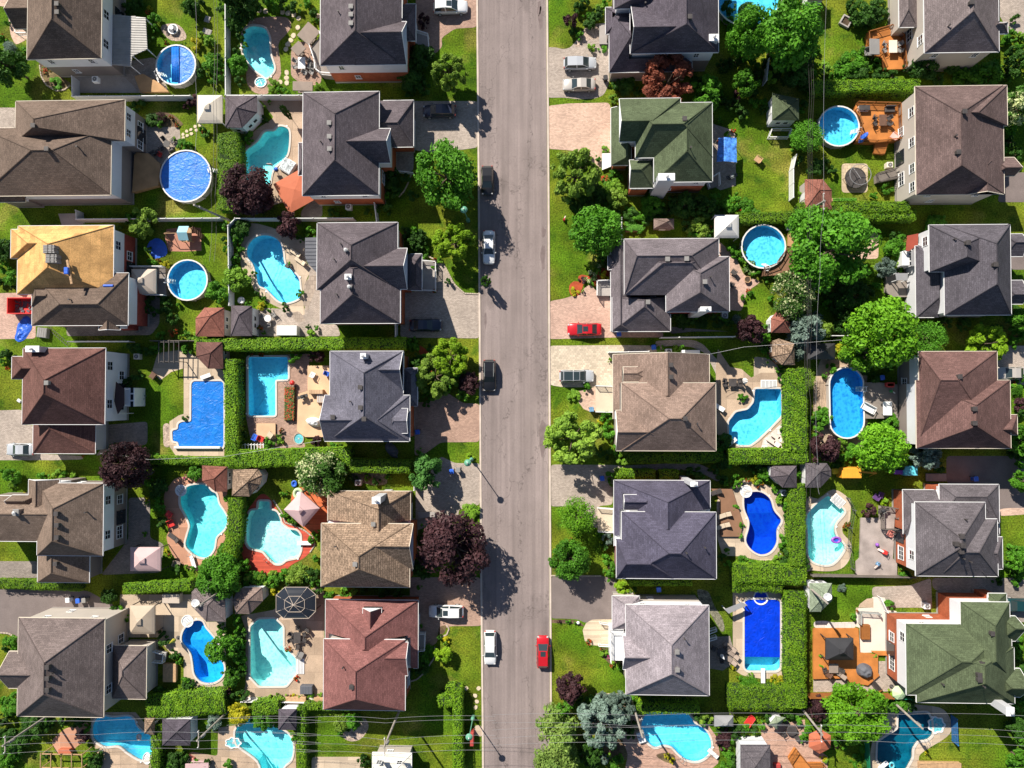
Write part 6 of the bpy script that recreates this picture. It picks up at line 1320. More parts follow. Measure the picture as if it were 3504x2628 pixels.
patch('patio','paverdark',[(660,75),(745,80),(745,230),(560,230),(570,170)])
fence('white vinyl side gate joining the brick wall',[(1180,108),(1200,268)],1.8,'white')
fence('short white fence beside the lower garage wall',[(1358,1125),(1358,1235)],1.8,'white')
car('silver white sedan parked at the kerb in half shade',2145,480,285,-90,'sedan','white')
car('dark grey sedan parked in shade on the paver driveway',1612,1137,275,0,'sedan','navy')
car('black wagon with roof rails parked at the kerb',2150,1560,265,-90,'suv','black')
hedge('long clipped cedar hedge above the rectangular pool yard',[(-330,1300),(1440,1290)],52,2.6)
streetlamp(1972,262,1943,180)
patch('path','redmulch',[(1560,1300),(1640,1360),(1700,1480),(1640,1560),(1600,1440),(1550,1350)])
for a in [('broad purple leaved tree','purple',160,60,150,5),('dark purple leaved tree','purple',468,295,110,3.8),('lime green round tree','lime',1850,440,160,4.5),('lime green spreading tree','lime',1820,1400,140,4),('dark shaded shrub','dark',1560,400,80,2),
 ('slim leafy shrub','leaf',1515,345,40,2.5),('leafy shrub','leaf',1385,1310,75,1.6),('mixed leafy tree','light2',1690,1570,170,3.6),('dark leafy shrub','dark',1540,1440,70,1.8),('leafy shrub','leaf',500,1420,50,2.2),
 ('purple leaved shrub','purple',695,1400,65,2),('yellow flowering shrub','yellow',228,975,40,.8),('leafy shrub','leaf',425,960,25,.7),('red flowering plant','redflower',1688,590,22,1.),('red flowering plant','redflower',1690,845,22,1.),
 ('dark leafy shrub','dark',60,330,80,2.),('leafy shrub','leaf',650,370,50,1.1),('leafy shrub','leaf',30,420,60,1.4),('leafy shrub','leaf',560,870,35,.9),('bright leafy shrub','light',650,1210,40,.9),('leafy shrub','leaf',1600,550,40,.7),
 ('leafy shrub','leaf',1500,1290,60,1.5),('globe shrub','leaf',1735,590,30,.7),('pale flowering shrub','light',1610,555,26,.5),('bronze leaved tree','purple',1980,1620,90,2.5),('spiky potted plant','dark',1800,770,30,1.2),('spiky potted plant','dark',435,1000,30,1.2),('slender bare sapling','dark',2120,770,45,4)]: tree(*a)
T(1700,650)
house(2,2,'grey shingle roof with four offset hips and a white rooftop chimney box','grey','white','brickred',
 [(1072,410,1868,883,6.3,'H',1180,1640,552,9.0),(1072,552,1868,883,6.3,'H',1400,1635,612,8.9),(1422,562,1955,1025,6.3,'V',700,860,1712,8.8),(958,448,1130,1190,3.5,'V',None,1160,1040,4.6),(970,900,1460,1190,3.7,'V',910,980,1242,6.0),(934,540,1100,670,3.6,'H',960,1080,605,4.0)],
 vents=[(1745,775),(1268,945),(1432,585),(1592,582)],stacks=[(1795,735)],chim=[(1712,980,1806,1022,8.4,'white')])
deck('small white sided porch with a striped mat','concrete',[(840,770),(958,765),(958,890),(840,890)],.7,'white')
patch('driveway','paverpink2',[(442,935),(560,915),(640,890),(700,860),(780,790),(840,850),(958,900),(975,1195),(1400,1195),(1400,1240),(1000,1240),(920,1242),(442,1255)])
patch('flower_bed','redmulch',[(685,730),(720,712),(790,720),(900,650),(958,680),(958,765),(800,790),(740,770),(712,850),(690,885),(640,895),(612,860),(612,800),(650,768),(690,770)],smooth=1)
patch('driveway','paverlt',[(442,1310),(1020,1305),(1400,1310),(1400,1370),(975,1375),(975,1659),(740,1659),(560,1659),(442,1640)])
patch('path','paverdark',[(1460,1150),(1960,1190),(1650,1190),(1460,1210)])
patch('path','paver',[(1330,1270),(1500,1258),(1660,1262),(1740,1300),(1800,1370),(1900,1480),(2010,1560),(2060,1660),(1830,1680),(1850,1560),(1790,1440),(1750,1370),(1640,1320),(1480,1310),(1340,1320)])
car('red coupe with a dark sunroof on the pink paver driveway',738,1172,285,180,'sedan','red',roof='sun')
car('silver hatchback with a black glass roof on the pale driveway',672,1565,290,0,'hatch','silver',roof='black')
trash('blue wheeled recycling bin lying by the grey garage',1028,1212,26,'blue')
trash('blue wheeled recycling bin by the tan roofed house',1320,1325,30,'blue')
acunit('boxy white air conditioner between garden shrubs',1447,1360)
tubbox('white lidded storage bench on the paved side path',1630,1362,150,26)
fence('white top rail fence between the grey and tan houses',[(1385,1240),(2005,1232)],1.6,'white')
fence('white vinyl fence in front of the blue bin',[(945,1365),(1280,1357)],1.6,'white')
fence('white fence panel beside the leafy front tree',[(1050,235),(1053,440)],1.8,'white')
shed('small taupe gabled playhouse in the shaded yard','taupe','taupe',[(1320,240),(1490,240),(1490,330),(1320,325)],1.8,(1425,270))
plank('raised garden box full of green plants',1160,320,150,60,0,'wood',.4)
gazebo('white canvas gazebo next to the round pool',1832,210,2035,402,2.7,'whitecanvas')
patch('patio','paverpink2',[(1870,430),(2010,560),(2080,720),(2200,760),(2212,780),(2110,850),(2075,960),(2060,1020),(1955,1010),(1870,900)])
chair('black wire patio chair against the grey roofed house',1990,690,26,'dark'); chair('black wire patio chair on pink pavers',1980,800,26,'dark')
firepit('round terracotta planter tub on pink pavers',2110,752,26,0,'terracotta')
acunit('slanted grey heat pump beside the kitchen garden',1920,1055)
chair('small red lawn ornament chair on the front grass',568,243,16,'red')
person=None
table('square dark wicker dining table with chairs on the pale patio',1985,1620,30,4,'dark')
umbrella('closed white patio umbrella leaning in the yard',2105,1600,36,'whitecanvas')
for a in [('leafy green tree','leaf',840,340,210,6),('dark leafy bush','dark',760,60,150,3.5),('yellow green bush','light2',1010,60,90,2.6),('round leafy shrub','leaf',1310,115,95,2.2),('leafy shrub','leaf',1960,120,75,2),
 ('leafy shrub','leaf',2110,140,75,1.3),('yellow green shrub','light2',1700,330,95,2),('cream flowering shrub','white',880,630,50,1),('cream flowering shrub','white',792,735,52,.9),('round yellow shrub','yellow',912,722,46,1.1),('lime shrub','light',858,690,30,.8),
 ('yellow spiky plant','yellow',655,850,42,.6),('dark red low shrub','purple',718,762,36,.6),('garden vegetables','leaf',1130,300,60,.8),('garden vegetables','leaf',1200,330,45,.8),('white flowering shrub','white',2130,650,60,.9),('leafy shrub','leaf',2030,520,60,1.4),
 ('leafy shrub','leaf',2060,580,35,1.),('pink leafy shrub','redflower',2120,850,26,.6),('dark leafy shrub','dark',1580,130,110,2.5),('dark leafy shrub','dark',1780,150,90,2.5),('round purple leaved tree','purple',2140,1170,120,4.5),('blue green conifer','blue',2030,1085,45,1.8),
 ('leafy vine','leaf',1250,220,70,1.2),('dark leafy shrub','dark',1720,1100,70,1),('dark leafy shrub','dark',1560,1100,70,1),('dark leafy shrub','dark',1850,1110,60,1),('striped hosta clump','light',1375,1350,35,.6),('striped hosta clump','light',1505,1345,28,.6),
 ('potted lime shrub','light',950,1432,20,.7),('dark leafy shrub','dark',1130,200,70,1.4),('leafy shrub','leaf',2170,220,70,1.4),('green shrub','leaf',755,1645,34,.8),('bushy shrub','dark',890,540,60,1.5)]: tree(*a)
T(2604,650)
house(3,2,'dark slate roof with a stepped back and a tall white wall','slate','white','white',
 [(1415,292,2085,687,6.3,'V',450,560,1735,9.4),(1540,292,2100,1052,6.3,'V',450,790,1985,9.6),(1300,470,1495,1072,3.7,'V',600,900,1500,5.0),(2040,370,2200,560,5.0,'H',2060,None,440,6.0),(2030,760,2200,960,5.0,'H',2060,None,878,6.0)],
 vents=[(1730,447),(1960,630)],stacks=[(1615,418)],wins='W430,W895,W935,W970',siding='W')
house2=None
awning('small rust red canopy roof over a bay window',[(1325,365),(1320,460),(1245,515),(1218,510),(1230,385)],3.4,'rustred')
awning('small grey canopy roof over the back bay window',[(1325,455),(1340,640),(1265,640),(1262,520)],3.3,'slatelt')
plank('white bay window box of the slate roofed house',1235,575,90,120,0,'white',2.6)
deck('shaded grey back deck with stairs','woodgrey',[(1050,690),(1290,700),(1290,900),(1110,900),(1050,860)],.7)
awning('small grey awning over the shaded deck',[(1130,700),(1235,700),(1235,760),(1140,760)],2.6,'slatelt')
patch('patio','paverpink',[(930,360),(988,360),(988,578),(800,582),(700,570),(900,470)])
patch('driveway','asphalt',[(2110,445),(2400,445),(2400,670),(2100,670)])
patch('driveway','paver',[(1990,1310),(2400,1310),(2400,1640),(1990,1640)])
car('pale silver coupe half parked behind the maroon roofed house',2110,1540,225,180,'sedan','champagne')
abpool('round pool with sparkling water and a triangular wood deck',22,475,186,'open',shade=.5)
deck('triangular weathered wood deck hugging the sparkling pool','woodbrown',[(205,500),(300,490),(302,705),(10,725),(20,660),(130,620)],.9,'woodbrown')
deck('slim cedar plank deck at the pool pump','woodtan',[(228,360),(270,340),(275,480),(225,470)],.5)
tubbox('white pool pump box with a red lid',245,300,45,70)
hedge('double row of tall clipped cedar below the brown house',[(330,150),(1250,140)],50,2.6)
hedge('second row of tall clipped cedar in shade',[(600,215),(1300,205)],48,2.4)
hedge('loose green hedge above the sparkling pool',[(-200,235),(280,225)],48,1.8)
plank('raised cedar garden frame beside the hedge',700,85,200,36,0,'wood',.4)
pole(325,212,538,90,9.5,arm=1)
pole(384,1430,372,1212,6.5,arm=0)
shed('pink maroon hexagonal garden shed with a white door','rust','white',[(130,1025),(250,1040),(245,1200),(85,1200),(85,1080)],2.8,(185,1110))
shed('tan hexagonal hip roofed pavilion with thin ridge lines','tan','woodbrown',[(150,1250),(280,1290),(285,1472),(175,1472),(95,1400),(95,1270)],2.8,(250,1370))
gazebo('black netted gazebo roof in tree shade beneath the wires',392,1290,625,1425,2.7,'black')
abpool('oval pool rippling under the large lime tree',722,1790,145,'oval',ry=300,shade=.4)
trash('blue wheeled bin in shade behind the maroon house',1020,1580,26,'blue')
tubbox('red lidded storage box by the grey deck',1090,1635,60,28)
house(3,3,'wide maroon brown hip roof half hidden by a lime tree','maroonb','white','taupe',
 [(1330,1358,1990,2100,6.3,'H',1450,1660,1600,9.4),(1305,1600,2098,2172,6.3,'V',1812,1985,1812,9.0),(1900,1890,2155,2060,5.8,'H',1945,2110,2015,6.9)],
 vents=[(1660,1570),(1785,1840),(1785,1960)],wins='W1750,W2010')
patch('patio','sand',[(500,1420),(860,1430),(900,1500),(860,2160),(470,2160),(460,1560)])
patch('patio','sandlt',[(-60,1400),(100,1420),(190,1560),(230,1660),(-60,1660)])
fence('white thin rail fence in the shaded yard',[(570,1225),(730,1225)],1.6,'white')
for a in [('huge leafy green tree','leaf',600,500,330,8.5),('broad leafy green tree','leaf',400,330,170,6),('cream blossomed tree','white',265,880,195,5),('broad lime green tree','lime2',1010,1200,300,8.5),('lime green tree','lime2',860,1360,170,6),
 ('lime green shrub','lime',890,710,95,2.5),('silver green willow shrub','blue',1045,660,90,2.6),('spiky green shrub','leaf',1140,500,100,2.6),('green shrub','lime',1140,610,55,1.8),('green shrub','leaf',1465,280,90,2.5),('soft feathery conifer','blue',400,1150,190,5.5),
 ('soft yellow green shrub','light2',510,1190,100,2.5),('clipped globe cedar','leaf',1380,1250,140,4.),('lime green tree','lime',1890,1290,150,4),('leafy round tree','leaf',2160,1100,100,4),('feathery conifer','blue',340,1370,75,4),
 ('round clipped yellow green bush','light2',340,1600,110,3.),('cone shaped green shrub','leaf',595,1500,45,2.),('yellow flowering bush','yellow',690,1330,60,1.2),('yellow spreading shrub','yellow',700,1395,45,.8),('dark leafy shrub','dark',770,900,150,3),
 ('dark leafy shrub','dark',760,1090,120,3),('green shrub','leaf',165,1510,50,1.2),('green shrub','leaf',50,1365,45,1),('green shrub','leaf',30,1230,70,1.5),('dark leafy shrub','dark',660,1150,60,2),('green shrub','leaf',2160,1230,60,1.8),
 ('green shrub','leaf',2150,1640,45,.8),('leafy shrub','leaf',350,230,90,3),('bright green shrub','leaf',340,560,70,3),('dark leafy shrub','dark',1280,560,60,1.6),('green shrub','leaf',540,1560,30,1),('green shrub','leaf',60,740,40,.7)]: tree(*a)
T(0,1300)
awning('dark maroon bay window roof on the white wall',[(975,15),(1045,75),(1045,215),(990,290),(960,180)],4.0,'maroondk')
plank('white framed bay window under the maroon bay roof',1085,145,90,160,0,'white',2.8)
house(0,4,'tan brown hip roof with a side gable and a dark roof chimney','tanbrown','bluewhite','taupe',
 [(315,868,868,1478,6.3,'V',1085,1355,440),(-240,975,600,1357,6.2,'H',-100,430,1130,8.2),(240,838,500,1100,6.2,'V',None,1080,300,7.6),(105,968,320,1110,6.2,'H',None,300,1000,7.2),(320,1200,755,1703,3.6,'V',1425,1625,432,5.8)],
 vents=[(485,1122),(490,1218),(490,1320),(478,1542)],stacks=[(735,1110)],chim=[(103,1088,158,1145,8.8,'taupe')],wins='E1010,E1300')
pool('blue covered pool shaped like a stepped block with a diving board',[(1630,10),(1865,10),(1882,30),(1882,545),(1870,572),(1510,572),(1500,520),(1455,515),(1450,425),(1500,415),(1500,370),(1530,352),(1610,350),(1612,30)],'cover',smooth=0,board=(1728,-30,90,34,20))
patch('patio','sandlt',[(1545,-80),(1900,-80),(1885,640),(1480,640),(1425,560),(1425,350),(1500,300),(1545,285)],smooth=0)
plank('white cover roller lying along the pool end',1655,570,400,20,0,'white',.5)
patch('driveway','paver',[(-60,258),(190,250),(190,380),(280,380),(280,620),(700,640),(700,668),(450,675),(-60,675)])
car('silver sedan with a dark rear window half under the garage eave',165,585,245,180,'sedan','silver')
pool('bean pool rippling beside terracotta paving',[(1575,900),(1650,880),(1730,885),(1780,935),(1820,960),(1840,1040),(1880,1100),(1912,1170),(1890,1250),(1820,1320),(1800,1420),(1740,1490),(1660,1480),(1590,1430),(1562,1380),(1580,1300),(1598,1220),(1560,1130),(1520,1050),(1525,960)],'cyan2',board=(1620,1530,110,34,-72))
spa('small rounded spa steps at the top of the bean pool',1520,930,50,50)
patch('patio','terracotta',[(1430,880),(1500,820),(1700,820),(1900,900),(1910,1300),(1830,1420),(1790,1600),(1640,1605),(1530,1550),(1450,1470),(1400,1330),(1420,1250),(1380,1040),(1385,950)],smooth=1)
shed('brown red pyramid roofed shed with deep tree shade','maroonlt','cream',[(1700,720),(1910,730),(1910,940),(1810,940),(1700,850)],2.7,(1800,830))
shed('woven tan hip roofed round cabin beside the hedge','tan','bluewhite',[(1960,755),(2170,750),(2205,800),(2190,880),(2100,980),(1950,975)],2.8,(2080,860),wins=1)
gazebo('lilac pink canvas gazebo behind the tan roofed house',1095,1408,1350,1608,2.8,'pinkcanvas')
chair('bright red adirondack chair with a side table',1420,1130,36,'red'); chair('bright red adirondack chair closest to the pool',1440,1210,42,'red')
chair('black mesh sun lounger on terracotta paving',1460,1330,48,'dark'); chair('wicker sofa chair at the gazebo corner',1490,1550,44,'taupe')
patch('patio','paverdark',[(1080,990),(1262,990),(1262,1330),(1380,1380),(1350,1620),(850,1640),(1080,1340)])
patch('path','paverdark',[(870,380),(1240,350),(1240,540),(800,640),(870,560)])
patch('lawn_edging','stone',[(1370,370),(1425,362),(1425,570),(1375,560)])
hedge('low clipped hedge between the two middle back yards',[(1240,672),(1900,690)],36,1.6)
hedge('tall clipped hedge wall along the covered pool',[(1935,-170),(1945,640)],58,2.6)
hedge('broad hedge below the rectangular pool yard',[(1900,670),(2470,655),(2940,640)],75,2.5)
hedge('narrow hedge between the bean pool and the red deck',[(1975,1000),(1960,1300),(1900,1560)],62,2.2)
umb=None
streetlamp(5,690,-40,690) if 0 else None
lamp=plank('small white sign lying on the lawn',157,175,34,26,35,'white',.2)
for a in [('broad purple leaved tree','purple',1060,720,215,6.5),('round leafy tree','leaf',100,810,65,3),('pale flowering shrub','light',490,795,50,1),('pale hosta shrub','light',600,795,36,.8),('green hosta shrub','leaf',375,812,45,.8),
 ('pale flowering shrub','light',100,890,36,.8),('yellow green plant','yellow',200,965,26,.5),('pink flowering shrub','pinkflower',1565,820,25,1),('leafy shrub','leaf',1640,790,70,2),('yellow potted plant','yellow',1230,1005,26,.7),
 ('leafy shrub','leaf',1335,1050,60,1.6),('dark leafy shrub','dark',1330,900,80,2),('yellow green bushy shrub','light2',1990,1090,85,2.4),('leafy tree','leaf',1850,1610,150,4),('low globe plant','leaf',1215,1300,26,.6),
 ('yellow plant','yellow',1395,1440,22,.5),('leafy shrub','leaf',1900,1450,90,2.2),('green shrub','leaf',2090,1690,60,1.4),('white flowering plant','light',1565,1575,24,.5),('tiny blue spiky plant','blue',1200,150,28,.7),('dark mossy rock plant','dark',1555,318,28,.6)]: tree(*a)
T(800,1300)
house(1,3,'blue grey hip roof with a small arched front gable and white chimney box','greyblue','cream','brick',
 [(808,-242,1425,505,6.3,'V',-60,305,1092),(765,128,1480,516,6.3,'H',None,1205,338,9.1),(1100,-242,1420,90,6.3,'H',1210,None,-85,8.4),(1300,240,1462,448,6.9,'H',1310,None,346,8.2),(1425,-100,1545,220,3.4,'V',-40,150,1490,4.2)],
 vents=[(1068,62),(1070,232),(1100,328),(838,313)],stacks=[(985,182)],chim=[(1062,-225,1112,-175,9.0,'white')])
pool('rectangular pool with one L shaped corner',[(122,-192),(455,-192),(458,-5),(350,-2),(352,300),(125,300)],'blue',smooth=0)
patch('patio','paverbrown',[(100,-200),(640,-220),(630,-100),(640,100),(540,120),(540,420),(610,570),(440,575),(200,575),(140,500),(100,300)])
deck('large pale timber terrace beside the rectangular pool','timber',[(620,-120),(800,-120),(810,120),(740,200),(720,330),(760,480),(600,480),(530,430),(540,120),(620,90)],.35)
deck('small pale timber landing below the pool','timber',[(190,365),(350,365),(350,500),(230,500),(190,450)],.3)
plank('long narrow raised bed with red and yellow flowers',472,200,95,290,0,'soil',.4)
spa('square stone fish pond in the paving',545,495,45,50,square=1)
plank('pale timber step box on the terrace',730,150,70,90,0,'timber',.8); plank('low timber bench against the terrace',690,100,120,40,0,'timber',.8)
grill('black covered barbecue on the timber terrace',575,140)
tarp('white fabric covered sofa on the timber terrace',665,355,65,'white',.9)
chair('blue plastic garden chair on the small timber landing',182,480,30,'blue'); chair('red plastic garden chair beside the blue one',230,495,30,'red'); chair('cream plastic garden chair on the small timber landing',305,462,32,'sandlt')
chair('white plastic chair on the timber terrace',665,-45,26,'white'); chair('blue deck chair close to the blue grey roof',785,-52,24,'blue'); firepit('small red round charcoal grill by the pool',495,25,22,0,'redball')
pergola('low white slatted trellis frame by the hedge',45,545,250,612,1.0)
tarp('dark covered clutter behind the blue grey house',1320,590,70,'slate',.6)
patch('driveway','paverbrown',[(1525,190),(1640,180),(1800,110),(1930,195),(2065,200),(2065,522),(1740,525),(1610,620),(1520,640)])
patch('driveway','paver',[(1530,900),(1700,700),(1740,640),(1860,700),(2070,700),(2070,1050),(1890,1090),(1890,1180),(1640,1230),(1530,1270)])
trash('blue open recycling bin standing on the driveway',1832,772,24,'blue'); trash('grey lidded bin next to the open recycling bin',1887,760,24,'grey'); trash('blue bin in shade beside the blue grey house',1545,440,27,'blue')
streetlamp(2002,665,1962,702)
deck('low stone front step bordered by shade','concrete',[(1545,1115),(1690,1110),(1690,1150),(1560,1165)],.5)
house(1,4,'tan speckled hip roof in two offset blocks with a round topped chimney','tan','brickred','brick',
 [(735,1208,1480,1742,6.3,'V',1485,1592,1050),(790,935,1485,1420,3.7,'V',1092,1310,1218,7.0),(900,1208,1508,1590,6.2,'H',1185,None,1400,8.6)],
 vents=[(1178,1210),(1025,1545)],stacks=[(862,1395)],chim=[(1160,985,1235,1045,8.4,'white')])
pool('turquoise pool bordered by a curved red deck',[(140,1100),(205,1090),(210,1020),(303,1020),(305,1090),(360,1105),(385,1150),(400,1210),(460,1255),(530,1265),(560,1300),(565,1430),(540,1490),(440,1510),(400,1545),(350,1545),(300,1500),(250,1440),(130,1410),(103,1360),(103,1180)],'aqua',smooth=0,board=(592,1373,120,34,0))
patch('patio','redwood',[(230,960),(300,990),(360,1080),(430,1180),(600,1260),(670,1320),(680,1390),(600,1490),(480,1560),(400,1640),(300,1650),(160,1610),(100,1560),(60,1400),(70,1180),(150,1050)],smooth=1)
kerb('dark timber raised edge along the red deck',[(330,1010),(400,1110),(430,1200),(520,1230),(600,1270),(660,1320),(680,1390),(640,1450)])
patch('patio','redwood2',[(500,920),(560,900),(790,940),(790,1190),(700,1300),(640,1290),(480,1150),(480,1000)])
gazebo('dusty pink canvas gazebo turned like a diamond',0,0,0,0,2.9,'pinkcanvas',quad=[(565,940),(722,1080),(585,1238),(420,1092)])
spa('round wading pool with a lime green rim',540,955,46,50,kid=1); spa('small blue plastic paddling bowl on the lawn',508,873,26,30,kid=2)
acunit('large square outdoor fan unit behind the tan house',1043,867)
patch('path','stonebits',[(980,760),(1290,760),(1290,880),(1180,890),(1100,870),(980,850)])
fence('white fence panel at the tan house corner',[(1515,860),(1515,930)],1.6,'white')
hedge('trimmed hedge run above the tan roofed house',[(960,720),(1480,735)],58,2.4)
for a in [('white blossomed tree','white',740,790,190,4.5),('leafy round street tree','leaf2',1620,775,150,5),('large purple leaved tree','purple2',1850,1410,275,7.5),('lime green perennial','lime',1985,645,36,.8),('pale green ground shrub','light',1985,1110,80,.8),
 ('yellow flowering shrub','light',1930,120,60,1.4),('round yellow green shrub','light',390,510,40,1),('green leafy shrub','leaf',300,560,60,1.2),('lime bushy shrub','light2',560,1620,80,1.8),('cone green shrub','light2',640,1650,60,1.6),
 ('leafy shrub','leaf',660,1340,40,1.),('dark leafy shrub','dark',1580,1600,80,2),('green shrub','leaf',840,550,35,1),('purple leaved shrub','purple',700,520,50,1.2),('dark leafy shrub','dark',60,480,60,2),('leafy shrub','leaf',60,1060,60,2),('leafy shrub','leaf',1650,110,70,2)]: tree(*a)
T(1700,1300)
house(2,3,'tan brown two tone roof with a small slanting dormer','tanb','cream','cream',
 [(1048,25,1842,596,6.3,'H',1450,1550,325,9.2),(977,-215,1788,330,3.7,'V',None,130,1440,7.3),(1003,255,1500,596,6.2,'H',None,1285,440,8.0),(1062,-110,1300,15,5.6,'H',None,1180,-55,7.9)],
 vents=[(1460,-125),(1462,-25),(1580,325)],stacks=[(1680,365)])
deck('pale boarded front porch with a white rail','timberlt',[(830,50),(975,55),(975,270),(830,268)],.6,'white')
patch('patio','paverpink',[(680,95),(830,60),(830,265),(780,265),(730,245),(690,190)],smooth=0)
trash('small grey and blue cart by the front porch',797,250,26,'bluegrey')
patch('path','paverdark',[(1060,720),(1500,700),(1700,705),(1800,750),(1880,830),(1860,860),(1760,800),(1640,760),(1080,760)])
patch('driveway','paver',[(452,712),(980,715),(1060,720),(1060,760),(975,850),(975,1050),(850,1060),(850,1250),(800,1230),(640,1060),(452,1065)])
trash('blue wheeled recycling bin standing in tree shade on the driveway',886,830,24,'blue')
house(2,4,'navy slate hip roof with a boxy dormer and a corner chimney box','navy','white','brickred',
 [(1050,1110,1845,1671,6.3,'H',1448,1545,1460,9.4),(985,845,1795,1400,3.7,'V',1030,1255,1440,7.5),(1005,1337,1500,1671,6.2,'H',1090,1290,1550,8.4),(1068,965,1300,1095,5.6,'H',None,1280,1028,6.6)],
 vents=[],stacks=[(1590,1450),(1745,1405)],chim=[(1630,858,1692,900,8.2,'white')])
deck('pale boarded front ramp beside the navy roofed house','timberlt',[(845,1070),(975,1080),(978,1275),(850,1268)],.6,'white')
deck('brown composite sun deck beside the dark blue pool','woodbrown2',[(1800,915),(1980,918),(2070,1200),(2050,1318),(1880,1318),(1880,1010)],.4)
patch('patio','sandlt',[(1850,1010),(1970,900),(2050,840),(2120,845),(2300,890),(2380,1000),(2440,1150),(2460,1220),(2400,1400),(2330,1520),(2222,1520),(2010,1480),(1900,1480),(1850,1320)])
pool('deep blue figure eight pool beside the brown deck',[(2085,960),(2140,942),(2222,945),(2295,1000),(2330,1100),(2390,1180),(2355,1260),(2350,1370),(2300,1445),(2222,1468),(2140,1425),(2095,1350),(2118,1250),(2120,1180),(2082,1080)],'navy')
spa('white fan shaped pool steps at the deep blue pool',2097,938,50,52)
pool('bright blue pool with a long tapered end and wide white steps',[(2170,75),(2392,75),(2395,300),(2300,400),(2190,505),(2130,548),(2030,548),(1955,485),(1948,350),(2010,270),(2110,250),(2160,190)],'open',smooth=0,board=(1972,530,110,32,40))
plank('white moulded steps at the head of the tapered pool',2290,35,135,70,0,'white',.1)
patch('patio','sand',[(1842,-110),(1860,-260),(1960,-110),(2060,-90),(2140,-20),(2222,-60),(2400,-60),(2450,0),(2448,330),(2222,570),(1990,570),(1842,520)],smooth=0)
chair('white folded parasol standing by the tapered pool',2105,15,32,'white')
chair('white garden sun lounger beside the tan house',1862,225,34,'white'); chair('cream deck lounger above its twin on the brown deck',1915,1140,36,'sandlt'); chair('cream deck lounger below its twin on the brown deck',1905,1230,36,'sandlt'); chair('dark deck lounger at the top of the brown deck',1835,950,34,'dark')
hedge('low clipped hedge below the tan brown roof',[(1120,660),(1900,650)],45,1.6)
hedge('bright clipped hedge block closing the tapered pool yard',[(1960,648),(2222,645),(2610,645)],62,2.7)
hedge('tall clipped hedge running beside the tapered pool',[(2535,-90),(2535,600)],80,3.)
hedge('short clipped hedge along the navy roofed house',[(1000,790),(1330,800)],42,1.5)
hedge('short second hedge section by the red brick wall',[(1375,800),(1525,800)],42,1.5)
hedge('bright clipped hedge beneath the deep blue pool',[(1990,1690),(2222,1690),(2400,1700)],95,1.8)
kerb('long stone kerb edging the narrow lawn of the bottom driveway',[(452,1648),(880,1650)])
for a in [('broad yellow green street tree','light2',640,490,225,6),('round bright green globe tree','lime2',670,1150,160,4.2),('leafy green tree','leaf',610,1510,155,4.5),('blue green weeping shrub','blue',930,1340,55,1.8),('leafy shrub','leaf',945,1580,65,1.8),
 ('round green ball shrub','leaf',755,65,36,1.2),('lime hosta shrub','light',640,130,60,.8),('leafy bright shrub','leaf',925,310,50,1.2),('lime yellow shrub','yellow',875,345,35,.8),('leafy bright shrub','leaf',935,440,60,1.5),('lime shrub','light',1060,660,65,1.),
 ('flowering potted shrub','leaf',2065,150,45,.9),('leafy shrub','leaf',965,810,45,1.2),('leafy shrub','leaf',2015,880,40,1.2),('small grass tuft','leaf',2010,1075,28,.8),('small grass tuft','leaf',2060,1220,28,.8),('small grass tuft','leaf',2045,1310,26,.8),
 ('leafy shrub','leaf',2070,1520,50,.9),('leafy shrub','leaf',2140,1545,40,.8),('leafy shrub','leaf',2190,1555,35,.8),('leafy shrub','leaf',1950,1560,40,1),('yellow flowering shrub','yellow',2165,840,34,.7),('dark leafy shrub','dark',1890,520,80,2),('green shrub','leaf',1700,820,35,.8),('dark leafy shrub','dark',1900,680,70,2),('green shrub','leaf',2200,780,45,1.2)]: tree(*a)
T(2604,1300)
patch('patio','sand',[(440,0),(600,-120),(700,-120),(900,330),(870,590),(740,600),(560,580),(440,430)])
deck('weathered grey boards around the oval pool ladder','woodgrey',[(860,20),(985,20),(1150,40),(1150,320),(990,325),(862,325)],1.1)
table('rectangular white topped table on the grey deck',1065,240,36,0,'white'); chair('white plastic bench on the slatted deck',900,240,40,'white'); chair('grey wooden deck chair at the white table',1130,230,26,'grey')
tubbox('red cushioned storage tub at the house wall',1090,45,50,30) ; chair('green and white plastic toy chair',1105,98,22,'green')
shed('dark shingled hexagonal shed with a sunlit white front side','dkgrey','white',[(100,725),(300,722),(300,905),(180,905),(80,815),(85,740)],2.7,(235,800))
shed('charcoal lit hexagonal shed beneath the wires','dkgreyb','white',[(375,700),(560,700),(590,760),(590,810),(500,905),(375,905)],2.7,(500,770),)
playset2=plank('yellow orange playhouse box with a climbing tower',765,785,160,85,0,'orange',2.0)
plank('bright yellow curved plastic slide',655,765,100,45,-8,'yellow',.8)
plank('orange timber swing beam on the lawn',915,780,120,14,5,'orange',1.9)
plank('small teal and white plastic play kitchen',1262,765,110,80,0,'tealtoy',1.0); plank('purple plastic toddler slide',1175,776,95,36,0,'purpletoy',.6)
chair('purple cushioned garden chair on the lawn, left one',965,985,28,'purple'); chair('purple cushioned garden chair on the lawn, right one',1012,968,28,'purple')
house(3,4,'dark grey hip roof rising behind a low roof and orange brick walls','dkgreyb','white','brick',
 [(1298,1028,1890,1650,6.3,'V',1340,1405,1690,9.2),(1500,1168,1990,1650,6.25,'H',1720,1835,1450,8.9),(1195,925,2002,1300,3.8,'H',1330,1900,1080,5.2),(1500,878,2002,1200,4.6,'H',1640,1900,985,5.8),(1850,1320,2030,1590,5.9,'H',1900,1990,1460,6.8)],
 vents=[(1680,1312),(1632,1375),(1688,1390),(1675,1440)],stacks=[(1710,1170),(1690,1498),(1750,1525)],wins='W1180,W1475')
patch('driveway','asphalt',[(1560,640),(2120,640),(2400,700),(2400,1080),(2060,1080),(2000,1140),(1800,880),(1560,870)])
